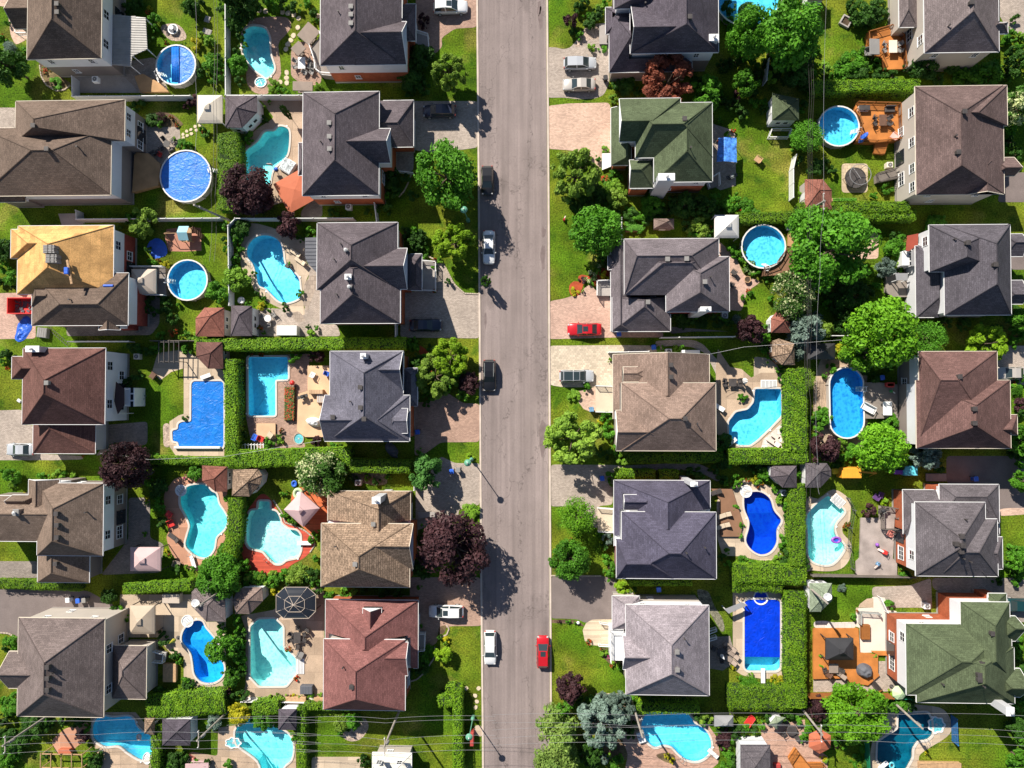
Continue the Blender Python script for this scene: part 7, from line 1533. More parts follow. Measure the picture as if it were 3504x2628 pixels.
patch('path','paverpink',[(2000,1090),(2060,1078),(2400,1075),(2400,1120),(2010,1145)])
trash('blue wheeled bin standing beside the brick garage wall',1807,835,28,'blue')
plank('grey wooden pallet platform on the shaded lawn',1475,820,165,65,0,'grey',.3)
pool('pale turquoise pool with white corner steps and a float',[(540,985),(595,1000),(690,1090),(690,1130),(630,1200),(615,1260),(640,1330),(690,1380),(690,1440),(600,1545),(480,1545),(400,1480),(390,1300),(390,1130)],'aqua')
plank('white slanted moulded steps of the turquoise pool',650,1020,110,80,42,'white',.1)
spa('blue and purple oval inflatable boat floating in the turquoise pool',635,1348,44,30,ring=2)
patch('patio','sandlt',[(480,1000),(610,920),(740,1000),(755,1090),(740,1200),(690,1230),(690,1290),(755,1370),(755,1480),(700,1570),(600,1608),(430,1600),(380,1560),(380,1020)],smooth=1)
fence('dark wire mesh fence curving round the turquoise pool',[(750,1000),(800,1100),(770,1250),(760,1400),(790,1600)],1.2,'wire')
deck('large weathered grey deck behind the brick wall','woodgrey2',[(840,1160),(1130,1160),(1110,1500),(1145,1540),(1145,1659),(1090,1659),(800,1640),(800,1530),(830,1500)],.4)
deck('raised weathered landing with railings at the patio door','woodgrey2',[(1010,1060),(1170,1080),(1125,1160),(1120,1250),(1010,1250)],.9,'woodgrey')
chair('red plastic slide chair on the weathered deck',1040,1450,40,'red'); chair('red and white child chair by the railing',1085,1295,30,'redwhite'); chair('small blue and pink scooter toy on the weathered deck',985,1555,30,'bluegrey'); firepit('small purple ball on the weathered deck',985,1390,15,0,'purpleball')
grill('black barbecue behind the deck railing',1035,1100)
acunit('white square air conditioner beside the hexagonal shed',195,952)
hedge('long clipped hedge between the two blue pool yards',[(315,880),(315,1560)],62,2.5)
hedge('bright clipped hedge corner below the navy pool',[(-60,1650),(190,1660)],80,1.8)
patch('patio','whitepaver',[(20,500),(180,360),(215,380),(225,570),(0,575)],smooth=0)
for i,(x,y) in enumerate([(105,525),(165,545),(145,490),(200,512)]): chair('pale pink cushioned lounge chair',x,y,28,'pinklt')
stones('small white garden boulder along the pool curve',[(145,950),(230,1120),(240,1245),(230,1275),(155,1470),(240,1385)],14)
for a in [('dark purple leaved tree','purple',540,580,125,4.2),('bright lime spreading tree','lime2',1000,560,190,6),('soft grey green tree','blue',1380,640,120,4),('lime bushy shrub','light',670,540,60,1.8),('leafy shrub','leaf',790,600,75,2),('leafy shrub','leaf',670,680,60,1.6),
 ('clipped ball shrub','leaf',187,440,38,1.2),('leafy green tree','leaf',2200,500,120,5),('bright ball shrub','leaf',2155,90,50,1.2),('purple leaved shrub','purple',2180,210,60,1.5),('round purple leaved dwarf tree','purple',910,1100,58,2),
 ('leafy lime shrub','light',170,1010,45,1),('leafy shrub','leaf',215,1065,45,1.2),('leafy shrub','leaf',195,1385,48,1.2),('lime shrub','light',120,1515,40,.8),('lime shrub','light',55,1548,26,.6),('dark feathery conifer','dark',270,1570,115,2.5),
 ('leafy shrub','leaf',1165,650,80,2.2),('lime shrub','lime',1180,600,80,2),('leafy green tree','leaf',2160,1500,100,3.5),('leafy shrub','leaf',1090,360,75,2),('leafy shrub','leaf',520,310,70,2),('leafy shrub','leaf',480,390,50,1.6),('leafy shrub','leaf',25,790,50,1.5),
 ('flower clump','redflower',725,1220,26,.4),('yellow flowering shrub','yellow',15,850,26,.6),('leafy shrub','leaf',330,800,40,1.4),('lime shrub','lime',1040,1025,35,.6),('tall leafy tree','leaf',2200,850,80,4)]: tree(*a)
T(0,1953)
house(0,5,'large grey brown hip roof with a pale side wall and a lower back sunroom','taupeg2','cream','cream',
 [(150,398,877,1228,6.3,'V',775,1040,370),(75,680,500,990,6.1,'H',None,255,880,8.2),(945,630,1232,1078,3.7,'V',838,885,1027,5.2)],
 vents=[(410,803),(410,897),(410,995)],stacks=[(455,855)],wins='E650,E990')
patch('driveway','asphalt',[(-60,150),(740,170),(960,290),(960,420),(150,560),(110,530),(-60,522)])
kerb('pale concrete edging round the asphalt driveway',[(0,522),(70,528),(125,560),(150,610)])
patch('driveway','paverdark',[(-60,-80),(325,-80),(325,60),(-60,60)])
trash('blue wheeled bin by the beige wall at the asphalt driveway',655,255,30,'blue'); trash('dark grey bin beside its blue neighbour',705,252,26,'grey'); trash('pale grey tied bag left of the blue bin',570,250,22,'white')
gazebo('tan canvas gazebo with a raised square vent',1092,292,1300,532,2.8,'tancanvas')
shed('grey shingled hexagonal shed under a round white satellite dish','taupeg','white',[(1640,148),(1890,150),(1898,428),(1735,428),(1612,300),(1612,180)],2.9,(1745,290))
spa('round white dish shaped antenna on the hexagonal shed roof',1752,208,36,30,ring=4)
shed('taupe shingled hexagonal shed crossed by pole shadow','taupe','white',[(2005,145),(2205,140),(2210,255),(2100,365),(1980,362),(1955,250)],2.8,(2080,250))
tubbox('beige boxy storage shed against the hedge',1437,235,145,75)
pool('bright blue bean pool with white moulded stairs',[(1640,420),(1700,425),(1730,480),(1790,550),(1835,610),(1830,700),(1882,790),(1875,880),(1800,938),(1700,935),(1640,870),(1625,780),(1605,690),(1535,600),(1540,520),(1580,460)],'blue2')
spa('white curved moulded steps at the head of the bean pool',1575,425,52,52)
patch('patio','sandlt',[(1010,200),(1620,200),(1640,300),(1740,430),(1900,430),(1900,1000),(1640,1000),(1545,900),(1545,720),(1440,700),(1320,560),(1060,560),(1000,440)],smooth=0)
deck('shaded grey deck at the sunroom door','woodgrey',[(1240,640),(1400,690),(1390,760),(1310,750),(1300,960),(1240,1000)],.6,'white')
tubbox('round cornered wooden storage bench in shade',1425,860,110,150)
umbrella('small yellow green closed parasol by the gazebo',1430,608,30,'yellowp')
hedge('dark clipped hedge strip below the garage',[(-40,115),(670,135)],40,1.4)
hedge('clipped cedar hedge behind the tan gazebo',[(1040,155),(1590,130)],45,2.2)
hedge('big domed green hedge mass below the bean pool',[(1230,1160),(1500,1130),(1880,1110)],100,2.0)
hedge('clipped green hedge beside the lower left pool',[(1310,1300),(1290,1720)],42,2.2)
pool('broad two tone blue pool at the lower left edge',[(780,1310),(820,1240),(880,1222),(960,1232),(1080,1222),(1130,1250),(1150,1300),(1200,1350),(1275,1400),(1275,1560),(1190,1590),(1080,1530),(1000,1472),(880,1475),(790,1410)],'blue')
spa('white moulded corner step of the lower left pool',1235,1580,36,50)
patch('patio','sand',[(760,1190),(880,1190),(1140,1190),(1290,1370),(1290,1720),(850,1720),(830,1560),(770,1420)],smooth=0)
shed('dark shingled low shed roof under the wires','black','white',[(1365,1250),(1600,1250),(1600,1470),(1365,1470)],2.6,(1480,1360),wins=0)
spa('pink and white ring shaped pool toy floating',1165,1402,24,30,ring=3)
shed('weathered brown closed gazebo near the blue pool','tan','woodbrown',[(1215,1240),(1300,1240),(1300,1380),(1215,1370)],2.4,(1260,1310))
patch('patio','sand',[(1835,1320),(1980,1320),(2212,1500),(2212,1720),(1880,1720),(1560,1600),(1600,1520),(1830,1560)])
patch('patio','terracotta',[(430,1430),(540,1330),(740,1270),(780,1400),(640,1480),(600,1540),(480,1540)])
swing('pink canopied swing at the bottom edge',1645,1650,190,60,0)
chair('white pipe swing frame leg pair at the bottom edge',1610,1590,50,'redwhite')
pergola('pale timber pergola on the bottom edge',340,1550,690,1659,2.4)
tubbox('terracotta coloured low planter wall',545,1520,110,34)
umbrella('small scalloped white float of the bottom left yards',1960,1450,70,'whitecanvas') if 0 else spa('white scalloped spa shell between two bottom pools',1960,1450,68,45)
pole(1915,1185,1655,1430,9.5,arm=1); pole(430,1200,20,1475,11,arm=1); pole(2000,120,1640,315,8.5,arm=0) if 0 else None
pole(1935,120,1640,315,9,arm=0)
for a in [('dark green leafy tree','leaf',1850,650,120,4),('leafy flowering shrub','leaf',1930,900,80,2.4),('lime leafy shrub','leaf',1860,490,55,1.4),('dark reddish shrub','purple',1900,1010,50,1.3),('round dark shrub','dark',1590,960,55,1.5),('leafy green tree','leaf',1850,50,170,5),
 ('yellow cedar shrub','yellow',2010,1220,90,2.4),('leafy shrub','leaf',90,1150,90,2),('leafy shrub','leaf',80,600,70,1.5),('dark leafy shrub','dark',300,1300,110,2.5),('dark leafy shrub','dark',120,1450,120,2.5),('leafy shrub','leaf',60,1560,90,2),
 ('small globe cedar','leaf',1490,730,36,.9),('dark leafy shrub','dark',1480,1600,90,2),('reddish leaved plant','purple',690,1400,60,1.5),('leafy shrub','leaf',1440,1640,50,1.2),('pale leafy shrub','blue',1800,1270,70,2),('dark leafy shrub','dark',800,1560,60,2),
 ('leafy vine on the lot line','leaf',1985,400,40,1.8),('leafy vine on the lot line','leaf',2010,500,45,1.8),('leafy shrub','leaf',2000,720,60,2),('leafy shrub','leaf',1990,620,60,2.),('dark leafy shrub','dark',920,210,70,2),('round small shrub','leaf',1060,400,30,1.4)]: tree(*a)
T(800,1953)
house(1,5,'maroon metal look hip roof with a gabled dormer and front gable','maroon2','cream','brick',
 [(755,577,1442,1172,6.3,'V',850,1080,1025,9.3),(770,245,1550,815,3.7,'V',560,660,1104,7.3),(1180,600,1465,880,6.25,'H',1265,None,738,7.8),(1085,315,1242,620,5.2,'V',None,490,1147,7.6)],
 vents=[(995,970)],stacks=[(925,805)])
gazebo('octagonal sunroom gazebo with dark glass roof panels',0,0,0,0,3.0,'glass',quad=[(430,138),(620,138),(690,200),(690,340),(630,400),(420,400),(357,345),(357,205)])
pool('turquoise octagon pool with a rounded side bay',[(140,470),(205,408),(345,402),(415,470),(415,640),(470,682),(525,740),(527,860),(440,968),(215,970),(140,890)],'aqua',smooth=0)
plank('wide white moulded entry step of the octagon pool',562,805,62,130,0,'white',.12)
patch('patio','sand',[(60,380),(330,330),(700,130),(760,180),(755,1110),(60,1110),(100,950),(100,500)],smooth=0)
table('dark rectangular dining table with six woven chairs',532,565,30,6,'dark')
chair('grey box armchair near the octagon pool',560,705,34,'grey'); chair('black patio stool by the dining table',615,500,18,'dark')
plank('dark wicker three seat outdoor sofa',608,1005,105,70,0,'slate',.8)
tubbox('long raised timber planter with yellow flowers',520,1090,170,50); tubbox('second raised timber planter against the house',715,1095,80,50)
fence('white painted low garden wall behind cone cedars',[(60,1105),(430,1108),(750,1118)],.9,'white')
patch('flower_bed','whitepaver',[(100,1060),(600,1060),(750,1070),(750,1112),(60,1108)])
car('white and black convertible style coupe on the driveway in half shade',1785,345,295,180,'hatch','white',roof='sun')
patch('driveway','paverbrown',[(1480,55),(2075,55),(2085,465),(1830,465),(1715,500),(1715,600),(1660,640),(1560,640),(1550,500),(1480,240)])
patch('flower_bed','mulch',[(1720,470),(1790,455),(1780,510),(1740,550),(1720,540)])
kerb('curved stone ledge by the driveway planting',[(1790,455),(1810,490),(1790,540),(1740,560)])
kerb('curving cobble edging below the brick front',[(1690,640),(1680,740),(1610,850),(1540,915),(1460,940)])
deck('small white railed front stair of the maroon house','concrete',[(1555,515),(1615,515),(1610,655),(1555,660)],.7,'white')
car('white wagon parked at the kerb on the lower left',2155,650,285,-90,'hatch','white')
shed('dark grey shed beside the two tone pool','black','white',[(375,1165),(525,1165),(525,1340),(375,1340)],2.5,(450,1240),wins=0)
pool('wavy blue pool crossed by wires at the bottom edge',[(100,1255),(165,1238),(200,1300),(330,1310),(430,1350),(485,1410),(500,1500),(480,1590),(420,1650),(400,1760),(260,1740),(205,1600),(70,1495),(22,1445),(15,1345),(60,1290)],'cyan')
patch('patio','sand',[(-130,1320),(10,1300),(110,1230),(340,1290),(520,1400),(525,1760),(-90,1760)],smooth=0)
hedge('low clipped hedge right of the wavy pool',[(565,1150),(570,1720)],38,1.8)
hedge('trimmed hedge strip behind the maroon roof',[(590,1150),(1000,1150)],30,1.6)
hedge('clipped hedge corner facing the street',[(1880,1000),(1885,1720)],42,2.4)
hedge('short clipped hedge arm pointing to the maroon house',[(1720,1110),(1850,1095)],52,2.3)
hedge('tan tinted short hedge behind the street corner hedge',[(1790,1020),(1860,1010)],40,2.0)
hedge('shaded green hedge mass above the wavy pool',[(160,1170),(370,1150)],58,2.0)
patch('flower_bed','stone',[(880,1240),(1000,1230),(1110,1250),(1130,1330),(1060,1420),(960,1430),(890,1360)],smooth=1)
patch('driveway','sandlt',[(655,1565),(1080,1565),(1110,1760),(655,1760)])
house(4,0,'white flat topped garage roof cut by the bottom edge','whiteroof','cream','cream',[(1165,1532,1495,1900,3.0,'V',1700,1760,1330,3.3)],vents=[(1230,1600)])
plank('red newspaper box on a post at the kerb',2002,1420,30,115,0,'redpaint',1.2); plank('smaller red post box in front of the newspaper box',2006,1335,22,40,0,'redpaint',1.1) if 0 else None
patch('path','sandlt',[(2020,1300),(2088,1300),(2092,1400),(2020,1380)])
pole(1408,1140,1262,1490,9.5,arm=1)
streetlamp(2014,1224,1976,1398)
stones('flat stone sunk in the kerbside grass',[(2030,1050),(2045,1100),(2035,1150),(1955,990),(2060,990)],16)
for a in [('columnar weeping willow shrub','light2',905,1310,85,2.4),('green mop shrub','leaf',1010,1270,70,2),('bright lime tree','lime',1760,705,75,2.4),('yellow spiky shrub','yellow',1790,580,32,.8),('lime green climbing plant','yellow',345,180,45,1.2),
 ('cone shaped cedar','light2',312,1068,28,1.4),('cone shaped cedar','light2',362,1066,28,1.4),('cone shaped cedar','light2',415,1068,28,1.4),('red flowering pot plant','redflower',455,660,30,.5),('red flowering pot plant','redflower',525,905,26,.5),
 ('lime bushy shrub','light2',520,50,80,1.8),('dark leafy shrub','dark',640,40,70,1.8),('leafy shrub','leaf',200,70,80,1.4),('leafy shrub','leaf',330,80,70,1.4),('yellow cedar shrub','yellow',40,1200,90,2.4),('leafy shrub','leaf',240,1240,90,2.2),
 ('yellow flowering bed plant','yellow',510,1055,28,.5),('lime bed plant','light',630,1055,30,.5),('lime bed plant','light',725,1050,24,.5),('leafy shrub','leaf',1620,700,80,1.3),('leafy shrub','leaf',950,185,60,.9),('leafy shrub','leaf',830,210,45,.9),
 ('round shaded shrub','dark',1090,1600,60,1.6),('leafy shrub','leaf',500,1400,35,1.),('dark leafy shrub','dark',1600,820,60,1.2),('leafy shrub','leaf',680,90,55,1.4),('dark leafy shrub','dark',20,620,60,2),('leafy shrub','leaf',50,740,50,2),('leafy shrub','leaf',30,440,40,1.4)]: tree(*a)
T(1700,1953)
patch('driveway','asphalt',[(455,50),(880,42),(1010,80),(1000,200),(975,408),(850,408),(740,440),(690,410),(560,402),(455,402)])
patch('flower_bed','mulch',[(455,412),(620,412),(690,425),(740,465),(720,470),(660,445),(455,440)])
patch('patio','timberlt2',[(850,408),(970,408),(970,500),(945,640),(850,630),(800,625),(740,590),(722,500),(750,440),(800,412)],smooth=0)
patch('flower_bed','mulch',[(860,640),(960,660),(1060,770),(1050,835),(960,790),(870,710)])
house(2,5,'light grey hip roof with two square vents and a white balcony','ltgrey','white','cream',
 [(1085,287,1785,1045,6.3,'V',625,868,1473),(1060,548,1500,832,6.25,'H',None,1290,734,8.1),(970,212,1200,492,3.7,'V',300,420,1110,4.8)],
 vents=[(1512,675),(1514,825)],stacks=[(1575,565)])
deck('white balcony deck with balustrades at the light grey house','white',[(950,495),(1060,495),(1062,755),(955,755)],3.2,'white')
railing('white porch railing on the curved front steps',[(868,445),(960,460),(945,640),(860,635)],1.2)
trash('blue wheeled bin behind the light grey house',1362,160,28,'blue')
patch('path','stonebits',[(1680,150),(1780,170),(1830,300),(1900,400),(1920,500),(1890,520),(1790,350),(1700,260)])
patch('patio','sandlt2',[(1985,130),(2222,130),(2400,130),(2445,300),(2445,800),(2400,900),(2260,920),(2130,890),(2040,890),(1980,820),(1985,560),(1900,560),(1790,550),(1790,820),(1940,830),(1980,800)],smooth=0) if 0 else None
patch('patio','sandlt',[(1985,130),(2400,130),(2445,320),(2445,800),(2390,900),(2240,910),(2060,880),(1985,820)])
patch('patio','paverdark',[(1790,560),(1960,548),(2000,700),(1960,800),(1900,840),(1790,820)],smooth=0)
pool('long rectangular pool under a vivid blue cover with an open end',[(2082,260),(2110,240),(2350,240),(2382,262),(2382,815),(2355,840),(2110,840),(2082,815)],'cover2',smooth=0,board=(2240,885,34,120,0))
spa('rounded blue covered steps at the head of the rectangular pool',2222,225,62,62,cover=1)
for i,(x,y,c) in enumerate([(1962,645,'dark'),(1985,705,'dark'),(1965,755,'dark')]): chair('brown mesh sun lounger beside the covered rectangular pool',x,y,36,'taupe')
table('round dark table with covered chairs behind the light grey house',1890,690,34,3,'dark'); chair('white scrunched garden umbrella over a chair',1910,740,30,'white')
awning('slatted grey folding canopy at the pool edge',[(1915,325),(2060,265),(2110,290),(1950,360)],1.8,'slatelt')
railing('white stair railing at the back door',[(1785,510),(1850,490),(1850,510),(1785,535)],1.0); railing('second white stair railing at the back door',[(1785,575),(1850,555),(1850,575),(1785,595)],1.0)
car('red sport utility vehicle with a sunroof parked at the right kerb',388,685,265,90,'hatch','red',roof='sun')
firepit('tiny stone lantern on the driveway flower bed',685,443,14,0,'whiteball')
hedge('wide clipped hedge mass above the rectangular pool',[(2010,40),(2222,30),(2600,40)],85,2.2)
hedge('tall clipped hedge right of the vivid blue cover',[(2525,190),(2525,1150)],80,2.4)
hedge('broad soft green hedge band below the vivid blue cover',[(1960,1085),(2222,1085),(2480,1085)],95,2.2)
hedge('clipped green hedge along the lot line over the lagoon pool',[(1180,1170),(1700,1165)],40,2.2)
hedge('dark narrow hedge behind the navy roofed house',[(1120,105),(1640,105)],26,1.5)
pool('large lagoon pool striped by a pole shadow',[(1215,1300),(1240,1225),(1300,1190),(1560,1190),(1635,1235),(1660,1280),(1740,1325),(1790,1400),(1802,1480),(1770,1555),(1690,1600),(1600,1588),(1530,1540),(1470,1480),(1400,1465),(1330,1482),(1270,1440),(1238,1370)],'blue',board=(1820,1540,100,32,-40))
plank('white diving stand block at the pole foot',1215,1405,60,90,-20,'white',.5)
patch('patio','terracottalt',[(1060,1240),(1260,1180),(1660,1180),(1780,1300),(1850,1400),(1875,1540),(1860,1620),(1700,1760),(1060,1760),(1100,1560),(1050,1400)],smooth=0)
patch('flower_bed','mulch',[(860,1440),(1000,1360),(1100,1540),(1050,1600),(900,1560)],smooth=1)
patch('flower_bed','mulch',[(1340,1550),(1430,1530),(1500,1560),(1480,1620),(1400,1600)],smooth=1)
gazebo('small grey canvas gazebo roof beside a wilted shrub',1830,1220,1990,1310,2.6,'slatelt')
shed('grey roofed shed with a broad white side at the bottom edge','dkgreyb','white',[(2050,1465),(2300,1465),(2300,1800),(2050,1800)],3.0,(2180,1640),wins=0)
pole(1140,1100,1225,1400,9.5,arm=0)
patch('driveway','terracottalt',[(2222,1280),(2600,1280),(2600,1760),(2240,1760)])
chair('red garden bench in the shaded strip',2120,1258,28,'red')
for a in [('dark purple leaved tree','purple',625,980,125,4.2),('green conical evergreen','leaf',585,1140,75,3.5),('pale blue spruce, the right one','blue',1040,1130,110,5),('pale blue spruce, the left one','blue',880,1270,180,6),('pale blue spruce, the lower one','blue',900,1130,90,4),('large yellow green columnar tree','light3',530,1410,190,6.5),
 ('yellow green leafy tree','light3',500,1600,180,5),('round lime green shrub','lime',1052,150,65,1.8),('round clipped dome shrub','leaf',2125,960,80,1.8),('lime leafy shrub','lime',1190,1105,50,1.3),('leafy flowering shrub','light',905,690,40,.8),('leafy lime shrub','light',1028,790,30,.7),
 ('pink flowering plant','pinkflower',945,725,22,.5),('small ball shrub','leaf',602,430,22,.6),('small bronze ball shrub','purple',523,428,18,.5),('red flowering pot plant','redflower',775,600,26,.6),('blue green conical evergreen','blue',905,1600,45,2.2),('leafy shrub','leaf',1000,1620,60,1.5),
 ('yellow flower clump','yellow',1430,1560,28,.6),('yellow flower clump','yellow',1475,1598,26,.6),('wispy pale shrub','light2',1760,1240,60,1.8),('purple leaved vine','purple',1920,1400,80,1.5),('leafy shrub','leaf',1950,1520,55,1.6),('dark leafy shrub','dark',800,1520,90,2.5),('dark leafy shrub','dark',790,1130,80,2),
 ('leafy shrub','leaf',1940,1640,60,1.5),('lime shrub','yellow',1998,815,22,.7),('dark leafy shrub','dark',1120,1300,60,2)]: tree(*a)
kerb('low stone edging across the front lawn',[(830,1040),(1090,1038)])
T(2604,1953)
plank('light brown sunken bench platform',0,0,1,1) if 0 else None
shed('faded green shed roof under a white dish antenna','greenlt','white',[(410,105),(595,105),(598,250),(500,345),(410,345)],2.8,(545,200))
spa('round white dish antenna over the faded green shed',465,155,34,30,ring=4)
patch('patio','paver',[(935,135),(1250,125),(1430,60),(1440,330),(1340,310),(1070,310),(1000,225),(935,220)])
house(3,5,'wide moss green roof with many hips over white siding and red brick','green','white','brick',
 [(1220,449,2110,1050,6.3,'H',1690,1765,768,9.2),(1680,262,2095,900,6.3,'V',465,760,1975,9.2),(1305,640,2130,1112,6.3,'V',800,948,1885,9.6),(2000,380,2140,590,6.0,'H',2030,None,488,7.0),(1960,820,2178,1060,6.0,'H',2010,None,990,7.2),(1912,190,2065,400,4.2,'V',260,330,1990,5.0)],
 vents=[(1937,522),(1847,778),(1825,870),(1827,910)],stacks=[(1515,945),(1860,965)],chim=[(2065,1150,2135,1225,9.4,'white')],wins='W560,W935,W345')
patch('patio','creamslab',[(935,220),(1040,225),(1080,330),(1140,340),(1140,720),(1060,685),(830,690),(830,480),(798,470),(798,315),(935,310)],smooth=0)
patch('flower_bed','sand',[(800,360),(830,280),(890,235),(945,230),(945,310),(800,310)],smooth=0)
railing('white angled railing on the cream terrace',[(1010,230),(1070,355)],1.1); railing('grey metal railing round the cellar steps',[(845,455),(845,355),(1010,365),(1010,385)],1.0)
deck('large stained cedar deck stepping around the black gazebo','cedar',[(440,485),(820,485),(832,690),(985,705),(985,860),(1000,880),(900,965),(750,940),(720,905),(440,912)],.45)
deck('narrow cedar walkway at the foot of the brick wall','cedar',[(930,680),(1065,680),(1110,715),(990,712)],.5)
plank('cedar planter box with green plants on the terrace',885,520,70,120,0,'cedar',.6)
patch('patio','paver',[(440,912),(720,912),(900,970),(990,870),(990,760),(1090,760),(1230,960),(1200,1010),(1060,1015),(440,1020)],smooth=0)
patch('path','whitepaver',[(442,425),(540,420),(600,435),(798,430),(798,482),(445,482)])
gazebo('black ribbed metal gazebo on the cedar deck',545,568,778,752,2.9,'black')
table('square beige table with reclining chairs on the cedar deck',612,822,34,2,'taupe'); chair('cushioned brown recliner on the cedar deck',662,870,34,'taupe'); chair('folding wood chair on the cedar deck',560,865,30,'brown')
tarp('round grey hot tub cover set into the cedar deck',893,860,58,'slate',.9)
swing('dark slatted cedar stair at the deck corner',965,965,120,45,-50)
fence('tall orange cedar board fence seen from above',[(415,1075),(1120,1078)],1.9,'cedar')
fence('green mesh fence panel by the cedar fence',[(1130,1082),(1265,1082)],1.6,'greenmesh')
fence('long green mesh fence beside the dark pool',[(905,1380),(920,1720)],1.5,'greenmesh')
fence('dark timber fence along the top of the green lawn',[(440,48),(1300,60)],1.5,'woodgrey')
umbrella('pale green round umbrella beside the cedar fence',1168,1030,55,'palegreen')
pool('dark teal pool with angular corners and a scalloped shell step',[(980,1440),(1070,1380),(1150,1330),(1155,1195),(1400,1190),(1430,1250),(1440,1380),(1400,1418),(1310,1432),(1270,1500),(1268,1575),(1210,1680),(1080,1740),(975,1590)],'teal',smooth=0,board=(1030,1640,90,36,40))
spa('pale scalloped shell spa beside the dark teal pool',1478,1298,68,68)
patch('patio','sandlt',[(1150,1190),(1220,1120),(1300,1125),(1500,1150),(1580,1220),(1605,1320),(1560,1400),(1400,1500),(1330,1560),(1330,1640),(1280,1760),(930,1760),(935,1440),(1000,1230),(1060,1160)],smooth=1)
spa('green inflatable ring floating in the dark teal pool',1103,1640,24,30,ring=5)
patch('patio','terracottalt',[(120,1300),(370,1250),(370,1400),(480,1510),(560,1560),(560,1760),(-60,1760),(-60,1620),(40,1580),(140,1500)],smooth=0)
umbrella('terracotta hexagonal umbrella below the utility pole',500,1440,95,'terracotta')
deck('slatted bright cedar stair at the bottom edge','cedar',[(290,1490),(395,1620),(520,1620),(520,1740),(330,1760),(230,1580)],.6,'cedar')
table('round black table with wire chairs on pink pavers',262,1345,38,4,'dark')
shed('grey green small roof beside the black table','greenlt','white',[(125,1225),(205,1235),(135,1335),(70,1290)],2.0,(135,1280),wins=0)
fence('blue net hung on a swing frame',[(1650,1250),(1660,1470)],1.5,'bluenet')
pole(365,105,560,275,8.5,arm=0); pole(345,1160,518,1380,9.5,arm=1); pole(1095,1085,1360,1330,9.5,arm=0)
tubbox('long flat pale box at the bottom edge of the lawn',1510,1650,330,60)
plank('red box on the bottom edge patio',140,1648,55,40,0,'redpaint',.6)
patch('driveway','paverdark',[(1440,60),(2000,60),(2400,60),(2400,440),(2130,430),(2060,200),(1530,200),(1440,140)])
car('dark teal car parked beside the moss green roof corner',2190,290,230,0,'sedan','tealdark')
acunit('round white fan unit on the paving near the brick wall',1400,300)
acunit('white pump unit along the lower brick wall',1105,855)
for a in [('broad lime yellow flowering tree','lime2',800,1190,240,6),('dark purple leaved shrub','purple',480,1160,105,2.5),('dark green leafy shrub','leaf',1150,1130,75,2.2),('pyramid green shrub','leaf',1090,290,45,1.4),('spiky small conifer','blue',690,155,40,1.2),('yellow flower clump','yellow',120,920,45,.7),
 ('yellow flower clump','yellow',175,915,35,.7),('potted spiky plant','light',502,705,24,.8),('potted spiky plant','light',505,805,24,.8),('potted pale plant','light',955,710,24,.7),('leafy shrub','leaf',360,1400,40,1.2),('leafy shrub','leaf',395,1330,35,1.2),('yellow potted plant','yellow',525,1580,32,.8),
 ('leafy shrub','leaf',640,1440,40,.8),('garden vegetable row','leaf',800,1590,60,.5),('garden vegetable row','leaf',870,1500,45,.5),('leafy shrub','leaf',780,385,30,.6),('lime rounded shrub','lime',1100,1025,35,1),('dark leafy shrub','dark',2170,1340,70,2),('leafy shrub','leaf',2140,1180,60,1.5),
 ('dark leafy tree','leaf',2180,950,80,3.5),('leafy shrub','leaf',2150,650,50,1.5),('yellow green potted cactus','yellow',1390,1535,16,.8),('leafy green tree','leaf',2210,1600,110,4),('purple low shrub','purple',625,1480,26,.6),('dark conifer','dark',1250,1100,50,1.8),('leafy shrub','leaf',2150,25,50,1.5)]: tree(*a)
# ---------------------------------------------------------------- undergrowth in the yards
UK={'d':('dark leafy shrub','dark'),'g':('leafy green shrub','leaf'),'y':('lime green shrub','light'),'o':('yellow green shrub','light2'),'p':('purple leaved shrub','purple'),'f':('red flowering plant','redflower'),'b':('blue green shrub','blue')}
def under(s):
    for w in s.split():
        k=w[0]; x,y,r=[int(v) for v in w[1:].split(',')]; tree(UK[k][0],UK[k][1],x,y,r,.35+r*.024)
T(0,0); under('g1590,30,50 d1640,120,50 d1660,20,60 g1750,330,40 o1700,300,35 g1850,620,60 d1860,480,50 g1850,560,45 d1700,620,50 g1780,680,40 d1850,60,45 d1080,70,60 d1130,30,70 g1300,240,35 d1250,330,45 f1400,360,22 g1540,380,30 y1380,990,25 f1440,985,18 g1340,1040,35 d1120,900,50 d1180,880,45 p1560,900,30 g1700,1090,30 f1710,1110,20 g1580,1230,45 y1460,1170,22 g20,330,40 f15,300,22 d150,450,30 g60,190,26 g1780,1450,40 o1840,1330,45 d1000,1590,40')
T(800,0); under('d20,40,60 g40,180,50 d60,300,50 d30,420,45 g90,380,35 d50,680,45 d180,60,55 d260,30,45 d420,30,60 d520,60,50 g600,30,50 d660,90,45 g350,90,30 y650,175,25 g700,170,22 g560,320,20 g440,770,40 g380,760,30 y700,720,35 d1500,560,70 d1560,640,60 d1470,750,60 d1600,740,60 g1480,420,40 d1650,430,40 p1600,230,25 g1250,1420,40 d1350,1600,60 d1440,1500,50 g1300,1650,40 d1500,1640,50 d1260,1550,45 g120,1180,40 d70,1150,45 g130,820,30 g300,860,20 y280,1450,16')
